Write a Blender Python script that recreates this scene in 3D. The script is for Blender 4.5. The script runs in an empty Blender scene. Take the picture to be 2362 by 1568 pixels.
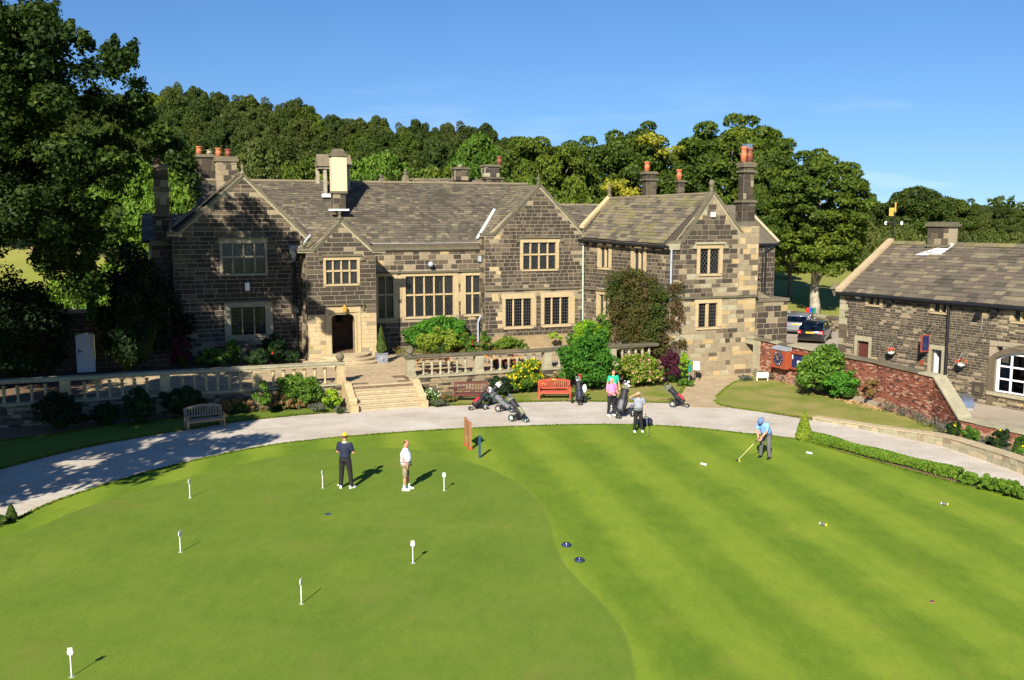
import bpy, math, random
import numpy as np
from math import sin, cos, radians, pi, atan2, hypot, sqrt
from mathutils import Vector, Matrix
RND = random.Random(11)
NP = np.random.default_rng(5)
scene = bpy.context.scene
COL = scene.collection

# ---------------------------------------------------------------- camera, sky, sun, exposure
CAM_H = 9.0
PITCH = radians(7.35)
FOC = 2200.0          # focal length in units of a 2361-wide picture
CX, CY = 1180.5, 784.0
cam_data = bpy.data.cameras.new("camera")
cam_data.sensor_width = 36.0
cam_data.lens = 36.0 * FOC / 2361.0
cam_data.clip_start = 0.1
cam_data.clip_end = 3000.0
cam = bpy.data.objects.new("camera", cam_data)
cam.location = (0, 0, CAM_H)
cam.rotation_euler = (pi / 2 - PITCH, 0, 0)
COL.objects.link(cam)
scene.camera = cam

SUN_EL = radians(32.5)
SH_AZ = radians(73.5)                      # heading of the shadows, from +X
SHD = (cos(SH_AZ), sin(SH_AZ))
world = bpy.data.worlds.new("World")
scene.world = world
world.use_nodes = True
wn = world.node_tree
wn.nodes.clear()
w_out = wn.nodes.new("ShaderNodeOutputWorld")
w_bg = wn.nodes.new("ShaderNodeBackground")
w_sky = wn.nodes.new("ShaderNodeTexSky")
w_sky.sky_type = 'NISHITA'
w_sky.sun_disc = False
w_sky.sun_elevation = SUN_EL
w_sky.sun_rotation = atan2(-SHD[0], -SHD[1])
w_sky.air_density = 1.1
w_sky.dust_density = 0.15
w_sky.ozone_density = 3.0
w_bg.inputs[1].default_value = 0.06
w_hs = wn.nodes.new("ShaderNodeHueSaturation")
w_hs.inputs['Saturation'].default_value = 1.12
w_tc = wn.nodes.new("ShaderNodeTexCoord")
w_sep = wn.nodes.new("ShaderNodeSeparateXYZ")
w_cmb = wn.nodes.new("ShaderNodeCombineXYZ")
w_z = wn.nodes.new("ShaderNodeMath"); w_z.operation = 'MULTIPLY_ADD'
w_z.inputs[1].default_value = 0.9; w_z.inputs[2].default_value = 0.075
wn.links.new(w_tc.outputs['Generated'], w_sep.inputs[0])
wn.links.new(w_sep.outputs[0], w_cmb.inputs[0]); wn.links.new(w_sep.outputs[1], w_cmb.inputs[1])
wn.links.new(w_sep.outputs[2], w_z.inputs[0]); wn.links.new(w_z.outputs[0], w_cmb.inputs[2])
wn.links.new(w_cmb.outputs[0], w_sky.inputs['Vector'])
w_mx = wn.nodes.new("ShaderNodeMix"); w_mx.data_type = 'RGBA'; w_mx.blend_type = 'MULTIPLY'
w_mx.inputs[0].default_value = 1.0; w_mx.inputs[7].default_value = (0.80, 0.91, 1.12, 1)
wn.links.new(w_sky.outputs[0], w_mx.inputs[6])
wn.links.new(w_mx.outputs[2], w_hs.inputs['Color'])
# faint low streaks of cloud
w_map = wn.nodes.new("ShaderNodeMapping"); w_map.inputs['Scale'].default_value = (4, 4, 26)
w_no = wn.nodes.new("ShaderNodeTexNoise"); w_no.inputs['Scale'].default_value = 1.6; w_no.inputs['Detail'].default_value = 6
w_ra = wn.nodes.new("ShaderNodeMapRange"); w_ra.inputs[1].default_value = 0.56; w_ra.inputs[2].default_value = 0.80; w_ra.inputs[4].default_value = 0.32
w_el = wn.nodes.new("ShaderNodeMapRange"); w_el.inputs[1].default_value = 0.16; w_el.inputs[2].default_value = 0.03
w_mu = wn.nodes.new("ShaderNodeMath"); w_mu.operation = 'MULTIPLY'
w_cm = wn.nodes.new("ShaderNodeMix"); w_cm.data_type = 'RGBA'; w_cm.inputs[7].default_value = (9.5, 10.5, 12.5, 1)
wn.links.new(w_tc.outputs['Generated'], w_map.inputs[0]); wn.links.new(w_map.outputs[0], w_no.inputs['Vector'])
wn.links.new(w_no.outputs[0], w_ra.inputs[0]); wn.links.new(w_sep.outputs[2], w_el.inputs[0])
wn.links.new(w_ra.outputs[0], w_mu.inputs[0]); wn.links.new(w_el.outputs[0], w_mu.inputs[1])
wn.links.new(w_mu.outputs[0], w_cm.inputs[0]); wn.links.new(w_hs.outputs[0], w_cm.inputs[6])
wn.links.new(w_cm.outputs[2], w_bg.inputs[0])
wn.links.new(w_bg.outputs[0], w_out.inputs[0])

sun_data = bpy.data.lights.new("sun", 'SUN')
sun_data.energy = 5.0
sun_data.angle = radians(0.5)
sun_data.color = (1.0, 0.93, 0.80)
sun = bpy.data.objects.new("sun", sun_data)
sd = Vector((SHD[0] * cos(SUN_EL), SHD[1] * cos(SUN_EL), -sin(SUN_EL)))
sun.rotation_euler = sd.to_track_quat('-Z', 'Y').to_euler()
sun.location = (-20, -40, 60)
COL.objects.link(sun)
scene.view_settings.view_transform = 'Standard'
scene.view_settings.look = 'None'
scene.view_settings.gamma = 1.0
scene.view_settings.use_curve_mapping = False
scene.view_settings.exposure = 0.92
scene.cycles.max_bounces = 6
scene.cycles.transparent_max_bounces = 12

# ---------------------------------------------------------------- picture point -> place
def ray(x, y):
    a = (x - CX) / FOC
    b = -(y - CY) / FOC
    return (a, cos(PITCH) + b * sin(PITCH), -sin(PITCH) + b * cos(PITCH))
def G(x, y, z=0.0):
    d = ray(x, y)
    t = (z - CAM_H) / d[2]
    return Vector((d[0] * t, d[1] * t, z))
def SS(x, y):
    return (x / 1.2757, y / 1.2757)
TH = radians(21)
C21, S21 = cos(TH), sin(TH)
def UV(u, v, z=0.0):
    return Vector((u * C21 - v * S21, u * S21 + v * C21, z))
def atY(x, y, Y):
    d = ray(x, y)
    t = Y / d[1]
    return Vector((d[0] * t, Y, CAM_H + d[2] * t))

class Fr:
    """upright plane: p + a*dir, height z, o = distance out towards the viewer"""
    def __init__(self, p, ang=None, q=None):
        self.p = Vector((p[0], p[1]))
        if q is not None:
            ang = atan2(q[1] - p[1], q[0] - p[0])
            self.len = hypot(q[1] - p[1], q[0] - p[0])
        self.ang = ang
        self.d = Vector((cos(ang), sin(ang)))
        self.n = Vector((sin(ang), -cos(ang)))
    def px(self, x, y):
        r = ray(x, y)
        t = (self.p.dot(self.n)) / (r[0] * self.n.x + r[1] * self.n.y)
        P = Vector((r[0] * t, r[1] * t))
        return ((P - self.p).dot(self.d), CAM_H + r[2] * t)
    def sx(self, x, y):
        return self.px(x / 1.2757, y / 1.2757)
    def w(self, a, z, o=0.0):
        P = self.p + self.d * a + self.n * o
        return Vector((P.x, P.y, z))
def FV(v):
    p = UV(0, v)
    return Fr((p.x, p.y), TH)

# ---------------------------------------------------------------- materials
MATS = {}
def newmat(name):
    m = bpy.data.materials.new(name)
    m.use_nodes = True
    nt = m.node_tree
    nt.nodes.clear()
    out = nt.nodes.new("ShaderNodeOutputMaterial")
    MATS[name] = m
    return m, nt, out
def ramp(nt, stops):
    r = nt.nodes.new("ShaderNodeValToRGB")
    e = r.color_ramp.elements
    e[0].position, e[0].color = stops[0][0], (*stops[0][1], 1)
    e[1].position, e[1].color = stops[-1][0], (*stops[-1][1], 1)
    for p, c in stops[1:-1]:
        k = e.new(p)
        k.color = (*c, 1)
    return r
def mul(nt, a, f):
    m = nt.nodes.new("ShaderNodeMath")
    m.operation = 'MULTIPLY'
    nt.links.new(a, m.inputs[0])
    m.inputs[1].default_value = f
    return m.outputs[0]
def mathn(nt, op, a, b):
    m = nt.nodes.new("ShaderNodeMath")
    m.operation = op
    for i, q in enumerate((a, b)):
        if isinstance(q, (int, float)):
            m.inputs[i].default_value = q
        else:
            nt.links.new(q, m.inputs[i])
    return m.outputs[0]
def noise(nt, scale, detail=4, rough=0.6, vec=None, dist=0.0):
    n = nt.nodes.new("ShaderNodeTexNoise")
    n.inputs['Scale'].default_value = scale
    n.inputs['Detail'].default_value = detail
    n.inputs['Roughness'].default_value = rough
    n.inputs['Distortion'].default_value = dist
    if vec is not None:
        nt.links.new(vec, n.inputs['Vector'])
    return n
def wpos(nt, scale=(1, 1, 1), rot=(0, 0, 0)):
    g = nt.nodes.new("ShaderNodeNewGeometry")
    mp = nt.nodes.new("ShaderNodeMapping")
    mp.inputs['Scale'].default_value = scale
    mp.inputs['Rotation'].default_value = rot
    nt.links.new(g.outputs['Position'], mp.inputs['Vector'])
    return mp.outputs[0]
def rnd_val(nt):
    g = nt.nodes.new("ShaderNodeNewGeometry")
    o = nt.nodes.new("ShaderNodeObjectInfo")
    s = mathn(nt, 'ADD', g.outputs['Random Per Island'], o.outputs['Random'])
    return mathn(nt, 'FRACT', s, 0)
def mixc(nt, a, b, f, mode='MIX'):
    m = nt.nodes.new("ShaderNodeMix")
    m.data_type = 'RGBA'
    m.blend_type = mode
    for sock, q in ((m.inputs[0], f), (m.inputs[6], a), (m.inputs[7], b)):
        if isinstance(q, (int, float)):
            sock.default_value = q
        elif isinstance(q, tuple):
            sock.default_value = (*q, 1)
        else:
            nt.links.new(q, sock)
    return m.outputs[2]
def surf(nt, out, col, rough=0.8, spec=0.3, metal=0.0, bump=None, bstr=0.3, bdist=0.02):
    p = nt.nodes.new("ShaderNodeBsdfPrincipled")
    if isinstance(col, tuple):
        p.inputs['Base Color'].default_value = (*col, 1)
    else:
        nt.links.new(col, p.inputs['Base Color'])
    p.inputs['Roughness'].default_value = rough
    p.inputs['Specular IOR Level'].default_value = spec
    p.inputs['Metallic'].default_value = metal
    if bump is not None:
        b = nt.nodes.new("ShaderNodeBump")
        b.inputs['Strength'].default_value = bstr
        b.inputs['Distance'].default_value = bdist
        nt.links.new(bump, b.inputs['Height'])
        nt.links.new(b.outputs[0], p.inputs['Normal'])
    nt.links.new(p.outputs[0], out.inputs[0])
    return p
def simple(name, col, rough=0.6, spec=0.3, metal=0.0, var=0.18, scale=6.0, bstr=0.1):
    m, nt, out = newmat(name)
    n = noise(nt, scale, 5, 0.65, wpos(nt))
    lo = tuple(c * (1 - var) for c in col)
    hi = tuple(min(1, c * (1 + var)) for c in col)
    r = ramp(nt, [(0.3, lo), (0.7, hi)])
    nt.links.new(n.outputs[0], r.inputs[0])
    surf(nt, out, r.outputs[0], rough, spec, metal, n.outputs[0], bstr, 0.01)
    return m
def stone(name, a, b, stain=(0.03, 0.027, 0.024), amt=0.35, spread=0.25, scale=1.3):
    """stone: colour a..b per piece, blotched with soot/lichen"""
    m, nt, out = newmat(name)
    rv = rnd_val(nt)
    P = wpos(nt)
    n1 = noise(nt, scale, 6, 0.7, P, 0.4)
    n0 = noise(nt, 4.0, 4, 0.7, P, 0.3)
    base = mixc(nt, a, b, mathn(nt, 'ADD', mul(nt, rv, 0.55), mul(nt, n0.outputs[0], 0.5)))
    n2 = noise(nt, 14, 5, 0.7, P)
    n3 = noise(nt, 60, 3, 0.6, P)
    r1 = ramp(nt, [(0.5 - spread, (0, 0, 0)), (0.5 + spread, (1, 1, 1))])
    nt.links.new(n1.outputs[0], r1.inputs[0])
    f = mathn(nt, 'MULTIPLY', r1.outputs[0], amt)
    c1 = mixc(nt, base, stain, f)
    r2 = ramp(nt, [(0.3, (0.6, 0.6, 0.6)), (0.72, (1.35, 1.32, 1.25))])
    nt.links.new(n2.outputs[0], r2.inputs[0])
    c2 = mixc(nt, c1, r2.outputs[0], 0.8, 'MULTIPLY')
    h = mathn(nt, 'ADD', n2.outputs[0], mul(nt, n3.outputs[0], 0.5))
    surf(nt, out, c2, 0.9, 0.15, 0, h, 0.5, 0.02)
    return m

stone("stone_black", (0.045, 0.036, 0.029), (0.07, 0.054, 0.04), amt=0.4)
stone("stone_dark", (0.054, 0.045, 0.036), (0.090, 0.073, 0.055), amt=0.45)
stone("stone_mid", (0.11, 0.087, 0.060), (0.175, 0.137, 0.092), amt=0.45)
stone("stone_tan", (0.245, 0.20, 0.132), (0.355, 0.292, 0.19), (0.13, 0.1, 0.07), amt=0.4)
stone("stone_gold", (0.40, 0.285, 0.13), (0.48, 0.36, 0.185), (0.25, 0.17, 0.08), amt=0.35)
stone("dressed_stone", (0.42, 0.33, 0.185), (0.54, 0.425, 0.25), (0.26, 0.18, 0.09), amt=0.35)
stone("dressed_grey", (0.34, 0.31, 0.21), (0.46, 0.41, 0.28), (0.12, 0.12, 0.075), amt=0.5)
stone("weathered_cap", (0.11, 0.10, 0.07), (0.23, 0.195, 0.13), (0.045, 0.045, 0.03), amt=0.5)
stone("mortar", (0.34, 0.285, 0.20), (0.40, 0.335, 0.235), (0.18, 0.14, 0.09), amt=0.4)
stone("cream_render", (0.66, 0.56, 0.36), (0.70, 0.60, 0.40), (0.45, 0.36, 0.22), amt=0.3)
stone("flagstone_tan", (0.40, 0.30, 0.18), (0.52, 0.41, 0.26), (0.22, 0.17, 0.11), amt=0.5)
stone("flagstone_grey", (0.28, 0.25, 0.20), (0.38, 0.33, 0.26), (0.12, 0.11, 0.08), amt=0.5)
stone("step_stone", (0.47, 0.38, 0.24), (0.55, 0.45, 0.29), (0.24, 0.19, 0.12), amt=0.5)
stone("rubble_tan", (0.27, 0.20, 0.11), (0.42, 0.32, 0.19), (0.08, 0.065, 0.045), amt=0.5)
stone("slate_brown", (0.125, 0.106, 0.078), (0.175, 0.150, 0.108), (0.05, 0.045, 0.038), amt=0.55, scale=0.8)
stone("slate_dark", (0.080, 0.069, 0.055), (0.125, 0.106, 0.080), (0.03, 0.028, 0.026), amt=0.5, scale=0.8)
stone("slate_pale", (0.19, 0.158, 0.105), (0.25, 0.21, 0.14), (0.09, 0.075, 0.05), amt=0.5, scale=0.8)
stone("slate_moss", (0.16, 0.145, 0.075), (0.25, 0.21, 0.10), (0.06, 0.06, 0.03), amt=0.5, scale=0.8)
stone("slate_plum", (0.125, 0.098, 0.078), (0.18, 0.144, 0.112), (0.05, 0.04, 0.038), amt=0.5, scale=0.8)
stone("brick_red", (0.21, 0.060, 0.035), (0.34, 0.115, 0.07), (0.10, 0.045, 0.035), amt=0.5)
stone("brick_pale", (0.40, 0.22, 0.15), (0.48, 0.31, 0.22), (0.2, 0.09, 0.06), amt=0.5)
stone("brick_dark", (0.09, 0.035, 0.028), (0.15, 0.055, 0.04), (0.05, 0.03, 0.025), amt=0.5)
stone("brick_mortar", (0.48, 0.36, 0.27), (0.52, 0.40, 0.30), (0.28, 0.15, 0.1), amt=0.55)
simple("lead_white", (0.72, 0.74, 0.76), 0.45, 0.4)
simple("lead_grey", (0.25, 0.26, 0.28), 0.5, 0.4, var=0.3)
simple("interior_dark", (0.02, 0.018, 0.016), 0.9)
simple("interior_tan", (0.16, 0.10, 0.055), 0.9, var=0.35)
simple("leading", (0.15, 0.155, 0.165), 0.6)
simple("curtain_white", (0.62, 0.60, 0.56), 0.9)
simple("white_paint", (0.80, 0.80, 0.80), 0.4, var=0.05)
simple("door_blue_white", (0.86, 0.90, 0.96), 0.5, var=0.05)
simple("black_iron", (0.012, 0.012, 0.014), 0.45, 0.4)
simple("pipe_grey", (0.34, 0.38, 0.44), 0.5)
simple("pipe_green", (0.42, 0.52, 0.42), 0.5)
simple("terracotta", (0.48, 0.15, 0.065), 0.7, var=0.3)
simple("terracotta_dark", (0.22, 0.07, 0.045), 0.7, var=0.3)
simple("teak", (0.27, 0.20, 0.15), 0.7, var=0.25, scale=12)
simple("teak_end", (0.34, 0.19, 0.10), 0.6, var=0.2, scale=12)
simple("maroon_paint", (0.10, 0.030, 0.024), 0.5, var=0.12)
simple("cabinet_red", (0.30, 0.065, 0.028), 0.5, var=0.15)
simple("red_paint", (0.40, 0.075, 0.040), 0.45, var=0.12)
simple("cedar", (0.29, 0.135, 0.06), 0.6, var=0.2, scale=14)
simple("table_wood", (0.58, 0.30, 0.12), 0.6, var=0.2, scale=14)
simple("soil", (0.16, 0.105, 0.065), 0.95, var=0.45, scale=14, bstr=0.7)
simple("dry_leaves", (0.40, 0.24, 0.12), 0.95, var=0.4, scale=20, bstr=0.7)
simple("bark", (0.17, 0.13, 0.095), 0.9, var=0.5, scale=3.0, bstr=0.7)
simple("bark_pale", (0.30, 0.265, 0.20), 0.9, var=0.4, scale=3.0, bstr=0.6)
simple("lead_planter", (0.22, 0.215, 0.24), .6, .3, var=.3)
simple("navy", (0.015, 0.025, 0.085), 0.5)
simple("navy_post", (0.022, 0.05, 0.085), 0.5)
simple("silver", (0.55, 0.56, 0.58), 0.25, 0.5, 0.9)
simple("rubber", (0.02, 0.02, 0.022), 0.8)
simple("wheel_grey", (0.42, 0.42, 0.40), 0.5)
simple("wheel_mint", (0.50, 0.74, 0.62), 0.5)
simple("bag_black", (0.014, 0.014, 0.017), 0.6, 0.4)
simple("bag_grey", (0.13, 0.13, 0.14), 0.6, 0.4)
simple("bag_navy", (0.02, 0.026, 0.055), 0.6, 0.4)
simple("bag_red", (0.36, 0.018, 0.03), 0.5, 0.4)
simple("bag_olive", (0.22, 0.225, 0.115), 0.7, 0.3)
simple("frame_green", (0.06, 0.17, 0.11), 0.4, 0.4)
simple("club_white", (0.75, 0.75, 0.74), 0.4)
simple("sock_brown", (0.20, 0.11, 0.08), 0.9, var=0.4)
simple("yellow_plastic", (0.80, 0.64, 0.02), 0.5)
simple("green_plastic", (0.01, 0.16, 0.10), 0.5)
simple("blue_plastic", (0.03, 0.06, 0.50), 0.5)
simple("red_plastic", (0.55, 0.03, 0.015), 0.5)
simple("orange_petal", (0.85, 0.30, 0.10), 0.7)
simple("skin", (0.56, 0.27, 0.17), 0.6, var=0.08)
simple("skin_ruddy", (0.60, 0.24, 0.16), 0.6, var=0.08)
simple("hair_dark", (0.045, 0.028, 0.022), 0.8)
simple("hair_white", (0.62, 0.60, 0.57), 0.8)
simple("hair_brown", (0.10, 0.045, 0.022), 0.8)
simple("cloth_navy", (0.018, 0.022, 0.048), 0.85)
simple("cloth_black", (0.016, 0.015, 0.016), 0.85)
simple("cloth_white", (0.74, 0.77, 0.83), 0.85)
simple("cloth_khaki", (0.26, 0.21, 0.125), 0.9, var=0.3)
simple("cloth_pink", (0.72, 0.21, 0.40), 0.85)
simple("cloth_green", (0.02, 0.42, 0.22), 0.85)
simple("cloth_blue", (0.20, 0.40, 0.80), 0.85)
simple("cloth_grey", (0.11, 0.105, 0.10), 0.85, var=0.2)
simple("cloth_cap_blue", (0.13, 0.21, 0.42), 0.85)
simple("cloth_yellow", (0.85, 0.62, 0.01), 0.8)
simple("eye_dark", (0.02, 0.015, 0.012), 0.4)
simple("shaft_steel", (0.60, 0.60, 0.58), 0.3, 0.5, 0.7)
simple("shaft_yellow", (0.70, 0.60, 0.18), 0.4, 0.5)
simple("gold_leaf", (0.75, 0.46, 0.08), 0.35, 0.5, 0.5)
simple("lamp_red", (0.60, 0.015, 0.02), 0.25, 0.6)
simple("plate_yellow", (0.85, 0.55, 0.02), 0.5)
simple("hub_blue", (0.02, 0.03, 0.085), 0.5, 0.4)
def stripes_mat():
    m, nt, out = newmat("cloth_stripe")
    g = nt.nodes.new("ShaderNodeNewGeometry")
    sp = nt.nodes.new("ShaderNodeSeparateXYZ")
    nt.links.new(g.outputs['Position'], sp.inputs[0])
    s = mathn(nt, 'MULTIPLY', sp.outputs[2], 21.0)
    fr = mathn(nt, 'FRACT', s, 0)
    gt = mathn(nt, 'GREATER_THAN', fr, 0.33)
    surf(nt, out, mixc(nt, (0.62, 0.62, 0.66), (0.07, 0.08, 0.13), gt), 0.85)
stripes_mat()
def paint(name, col, metal=0.0):
    m, nt, out = newmat(name)
    p = surf(nt, out, col, 0.28, 0.5, metal)
    p.inputs['Coat Weight'].default_value = 0.8
    p.inputs['Coat Roughness'].default_value = 0.05
    return m
paint("car_silver", (0.30, 0.32, 0.36), 0.5)
paint("car_black", (0.006, 0.006, 0.008))
paint("car_blue", (0.16, 0.23, 0.36), 0.4)
def glass(name, tint, fac_add=0.02, rough=0.03):
    m, nt, out = newmat(name)
    t = nt.nodes.new("ShaderNodeBsdfTransparent")
    t.inputs[0].default_value = (*tint, 1)
    gl = nt.nodes.new("ShaderNodeBsdfGlossy")
    gl.inputs['Roughness'].default_value = rough
    n = noise(nt, 7.0, 2, 0.5, wpos(nt))
    b = nt.nodes.new("ShaderNodeBump")
    b.inputs['Strength'].default_value = 0.15
    b.inputs['Distance'].default_value = 0.02
    nt.links.new(n.outputs[0], b.inputs['Height'])
    nt.links.new(b.outputs[0], gl.inputs['Normal'])
    f = nt.nodes.new("ShaderNodeFresnel")
    f.inputs[0].default_value = 1.5
    fa = mathn(nt, 'ADD', f.outputs[0], fac_add)
    mx = nt.nodes.new("ShaderNodeMixShader")
    nt.links.new(fa, mx.inputs[0])
    nt.links.new(t.outputs[0], mx.inputs[1])
    nt.links.new(gl.outputs[0], mx.inputs[2])
    nt.links.new(mx.outputs[0], out.inputs[0])
glass("window_glass", (0.50, 0.52, 0.50), -0.01)
glass("car_glass", (0.16, 0.20, 0.20), 0.06, 0.01)

def foliage(name, cols, transl=0.25, shift=0.0, gloss=0.012, var_scale=0.6):
    """cols: dark -> light leaf colours"""
    m, nt, out = newmat(name)
    g = nt.nodes.new("ShaderNodeNewGeometry")
    o = nt.nodes.new("ShaderNodeObjectInfo")
    n = noise(nt, var_scale, 3, 0.6, wpos(nt))
    a = mathn(nt, 'MULTIPLY', g.outputs['Random Per Island'], 0.42)
    b = mathn(nt, 'MULTIPLY', n.outputs[0], 0.85)
    c = mathn(nt, 'MULTIPLY', o.outputs['Random'], 0.28)
    t = mathn(nt, 'ADD', mathn(nt, 'ADD', a, b), mathn(nt, 'SUBTRACT', c, 0.28))
    k = len(cols)
    r = ramp(nt, [(0.08 + 0.84 * i / (k - 1), cl) for i, cl in enumerate(cols)])
    nt.links.new(t, r.inputs[0])
    d = nt.nodes.new("ShaderNodeBsdfDiffuse")
    tr = nt.nodes.new("ShaderNodeBsdfTranslucent")
    gl = nt.nodes.new("ShaderNodeBsdfGlossy")
    gl.inputs['Roughness'].default_value = 0.6
    nt.links.new(r.outputs[0], d.inputs[0])
    tc = mixc(nt, r.outputs[0], (1.0, 1.0, 0.25), 1.0, 'MULTIPLY')
    nt.links.new(tc, tr.inputs[0])
    m1 = nt.nodes.new("ShaderNodeMixShader")
    m1.inputs[0].default_value = transl
    nt.links.new(d.outputs[0], m1.inputs[1])
    nt.links.new(tr.outputs[0], m1.inputs[2])
    m2 = nt.nodes.new("ShaderNodeMixShader")
    m2.inputs[0].default_value = gloss
    nt.links.new(m1.outputs[0], m2.inputs[1])
    nt.links.new(gl.outputs[0], m2.inputs[2])
    nt.links.new(m2.outputs[0], out.inputs[0])
foliage("leaf_wood", [(0.014, 0.026, 0.006), (0.036, 0.062, 0.009), (0.068, 0.098, 0.014), (0.10, 0.118, 0.022)], var_scale=0.12)
foliage("leaf_wood_olive", [(0.024, 0.036, 0.008), (0.055, 0.078, 0.014), (0.085, 0.108, 0.02), (0.115, 0.118, 0.03)], var_scale=0.12)
foliage("leaf_sycamore", [(0.018, 0.036, 0.006), (0.046, 0.078, 0.009), (0.092, 0.135, 0.012), (0.18, 0.21, 0.02)], var_scale=0.25)
foliage("leaf_bright", [(0.028, 0.07, 0.008), (0.065, 0.135, 0.012), (0.12, 0.205, 0.02), (0.18, 0.25, 0.03)], var_scale=0.3)
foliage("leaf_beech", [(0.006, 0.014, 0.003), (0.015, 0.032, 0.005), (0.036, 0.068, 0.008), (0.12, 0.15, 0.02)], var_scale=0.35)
foliage("leaf_grass", [(0.05, 0.10, 0.01), (0.11, 0.17, 0.015), (0.2, 0.22, 0.03)], gloss=0.0)
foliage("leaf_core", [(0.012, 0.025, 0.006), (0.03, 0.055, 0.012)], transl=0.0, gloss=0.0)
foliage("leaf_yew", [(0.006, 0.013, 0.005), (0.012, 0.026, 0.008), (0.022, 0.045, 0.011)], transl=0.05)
foliage("leaf_autumn", [(0.12, 0.16, 0.015), (0.26, 0.25, 0.02), (0.48, 0.34, 0.03)])
foliage("leaf_shrub", [(0.025, 0.065, 0.010), (0.06, 0.14, 0.015), (0.12, 0.22, 0.025), (0.20, 0.28, 0.05)], var_scale=2.0)
foliage("leaf_laurel", [(0.02, 0.075, 0.010), (0.05, 0.16, 0.015), (0.10, 0.25, 0.02)], var_scale=2.0)
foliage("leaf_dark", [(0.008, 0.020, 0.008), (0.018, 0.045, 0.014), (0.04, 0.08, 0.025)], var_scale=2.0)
foliage("leaf_yellowgreen", [(0.10, 0.22, 0.01), (0.22, 0.38, 0.02), (0.40, 0.48, 0.03)], var_scale=2.0)
foliage("leaf_box", [(0.07, 0.14, 0.012), (0.12, 0.22, 0.02), (0.20, 0.30, 0.03)], var_scale=2.5)
foliage("leaf_conifer_gold", [(0.09, 0.16, 0.015), (0.18, 0.26, 0.02), (0.30, 0.34, 0.03)], var_scale=2.5)
foliage("leaf_conifer", [(0.03, 0.07, 0.015), (0.07, 0.12, 0.02), (0.13, 0.17, 0.03)], var_scale=2.5)
foliage("leaf_purple", [(0.035, 0.010, 0.018), (0.085, 0.018, 0.038), (0.15, 0.035, 0.055)], var_scale=2.0)
foliage("leaf_creeper", [(0.035, 0.075, 0.010), (0.07, 0.085, 0.018), (0.125, 0.062, 0.028), (0.16, 0.070, 0.045)], var_scale=0.9)
foliage("leaf_russet", [(0.09, 0.09, 0.03), (0.22, 0.15, 0.05), (0.36, 0.17, 0.08)], var_scale=2.0)
foliage("leaf_lavender", [(0.07, 0.085, 0.055), (0.13, 0.14, 0.10), (0.18, 0.17, 0.16)], var_scale=3.0)
foliage("leaf_hydrangea", [(0.07, 0.13, 0.015), (0.15, 0.23, 0.02), (0.27, 0.31, 0.04)], var_scale=2.0)
for nm, c in (("petal_yellow", (0.85, 0.68, 0.01)), ("petal_pink", (0.80, 0.42, 0.30)), ("petal_red", (0.75, 0.03, 0.05)),
              ("petal_white", (0.78, 0.72, 0.68)), ("petal_coral", (0.75, 0.12, 0.08)), ("petal_lilac", (0.34, 0.25, 0.32))):
    foliage(nm, [tuple(x * 0.75 for x in c), c], transl=0.2, gloss=0.02)

def grass(name, cols, stripe=None, dry=None, bump=0.5, fine=42, mott=0.35):
    m, nt, out = newmat(name)
    P = wpos(nt)
    n1 = noise(nt, mott, 5, 0.6, P)
    n2 = noise(nt, 3.5, 5, 0.7, wpos(nt, (1, 0.45, 1)))
    n3 = noise(nt, fine, 3, 0.7, wpos(nt, (1, 0.35, 1)))
    n5 = noise(nt, 18, 4, 0.75, wpos(nt, (0.5, 1.6, 1)))
    s = mathn(nt, 'ADD', mul(nt, n1.outputs[0], 0.36), mul(nt, n2.outputs[0], 0.26))
    s = mathn(nt, 'ADD', s, mul(nt, n3.outputs[0], 0.26))
    s = mathn(nt, 'ADD', s, mul(nt, n5.outputs[0], 0.36))
    if stripe:
        g = nt.nodes.new("ShaderNodeNewGeometry")
        sp = nt.nodes.new("ShaderNodeSeparateXYZ")
        nt.links.new(g.outputs['Position'], sp.inputs[0])
        ca, sa, per, amp = stripe
        q = mathn(nt, 'ADD', mathn(nt, 'MULTIPLY', sp.outputs[0], ca), mathn(nt, 'MULTIPLY', sp.outputs[1], sa))
        q = mathn(nt, 'ADD', q, mul(nt, n1.outputs[0], 0.7))
        w = mathn(nt, 'SINE', mathn(nt, 'MULTIPLY', q, 2 * pi / per), 0)
        w = mathn(nt, 'MULTIPLY', w, 1.6)
        mn = mathn(nt, 'MAXIMUM', mathn(nt, 'MINIMUM', w, 1.0), -1.0)
        s = mathn(nt, 'ADD', s, mathn(nt, 'MULTIPLY', mn, amp))
    k = len(cols)
    r = ramp(nt, [(0.33 + 0.46 * i / (k - 1), cl) for i, cl in enumerate(cols)])
    nt.links.new(s, r.inputs[0])
    col = r.outputs[0]
    if dry:
        n4 = noise(nt, dry[1], 5, 0.65, P, 0.5)
        r4 = ramp(nt, [(dry[2], (0, 0, 0)), (dry[2] + 0.26, (1, 1, 1))])
        nt.links.new(n4.outputs[0], r4.inputs[0])
        col = mixc(nt, col, dry[0], mathn(nt, 'MULTIPLY', r4.outputs[0], dry[3]))
    surf(nt, out, col, 0.9, 0.12, 0, n3.outputs[0], bump, 0.03)
grass("grass_green", [(0.058, 0.122, 0.010), (0.128, 0.200, 0.016), (0.212, 0.278, 0.025)],
      stripe=(0.98, 0.195, 2.7, 0.075), dry=((0.23, 0.19, 0.045), 0.7, 0.57, 0.5))
grass("grass_putting", [(0.054, 0.112, 0.012), (0.106, 0.168, 0.018), (0.166, 0.224, 0.026)],
      dry=((0.19, 0.17, 0.045), 0.45, 0.55, 0.55), bump=0.3)
grass("grass_collar", [(0.10, 0.16, 0.018), (0.13, 0.19, 0.022), (0.17, 0.22, 0.03)], bump=0.25)
grass("grass_lawn", [(0.07, 0.14, 0.010), (0.12, 0.18, 0.018), (0.17, 0.20, 0.03)],
      dry=((0.34, 0.26, 0.10), 0.35, 0.36, 0.75))
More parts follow.
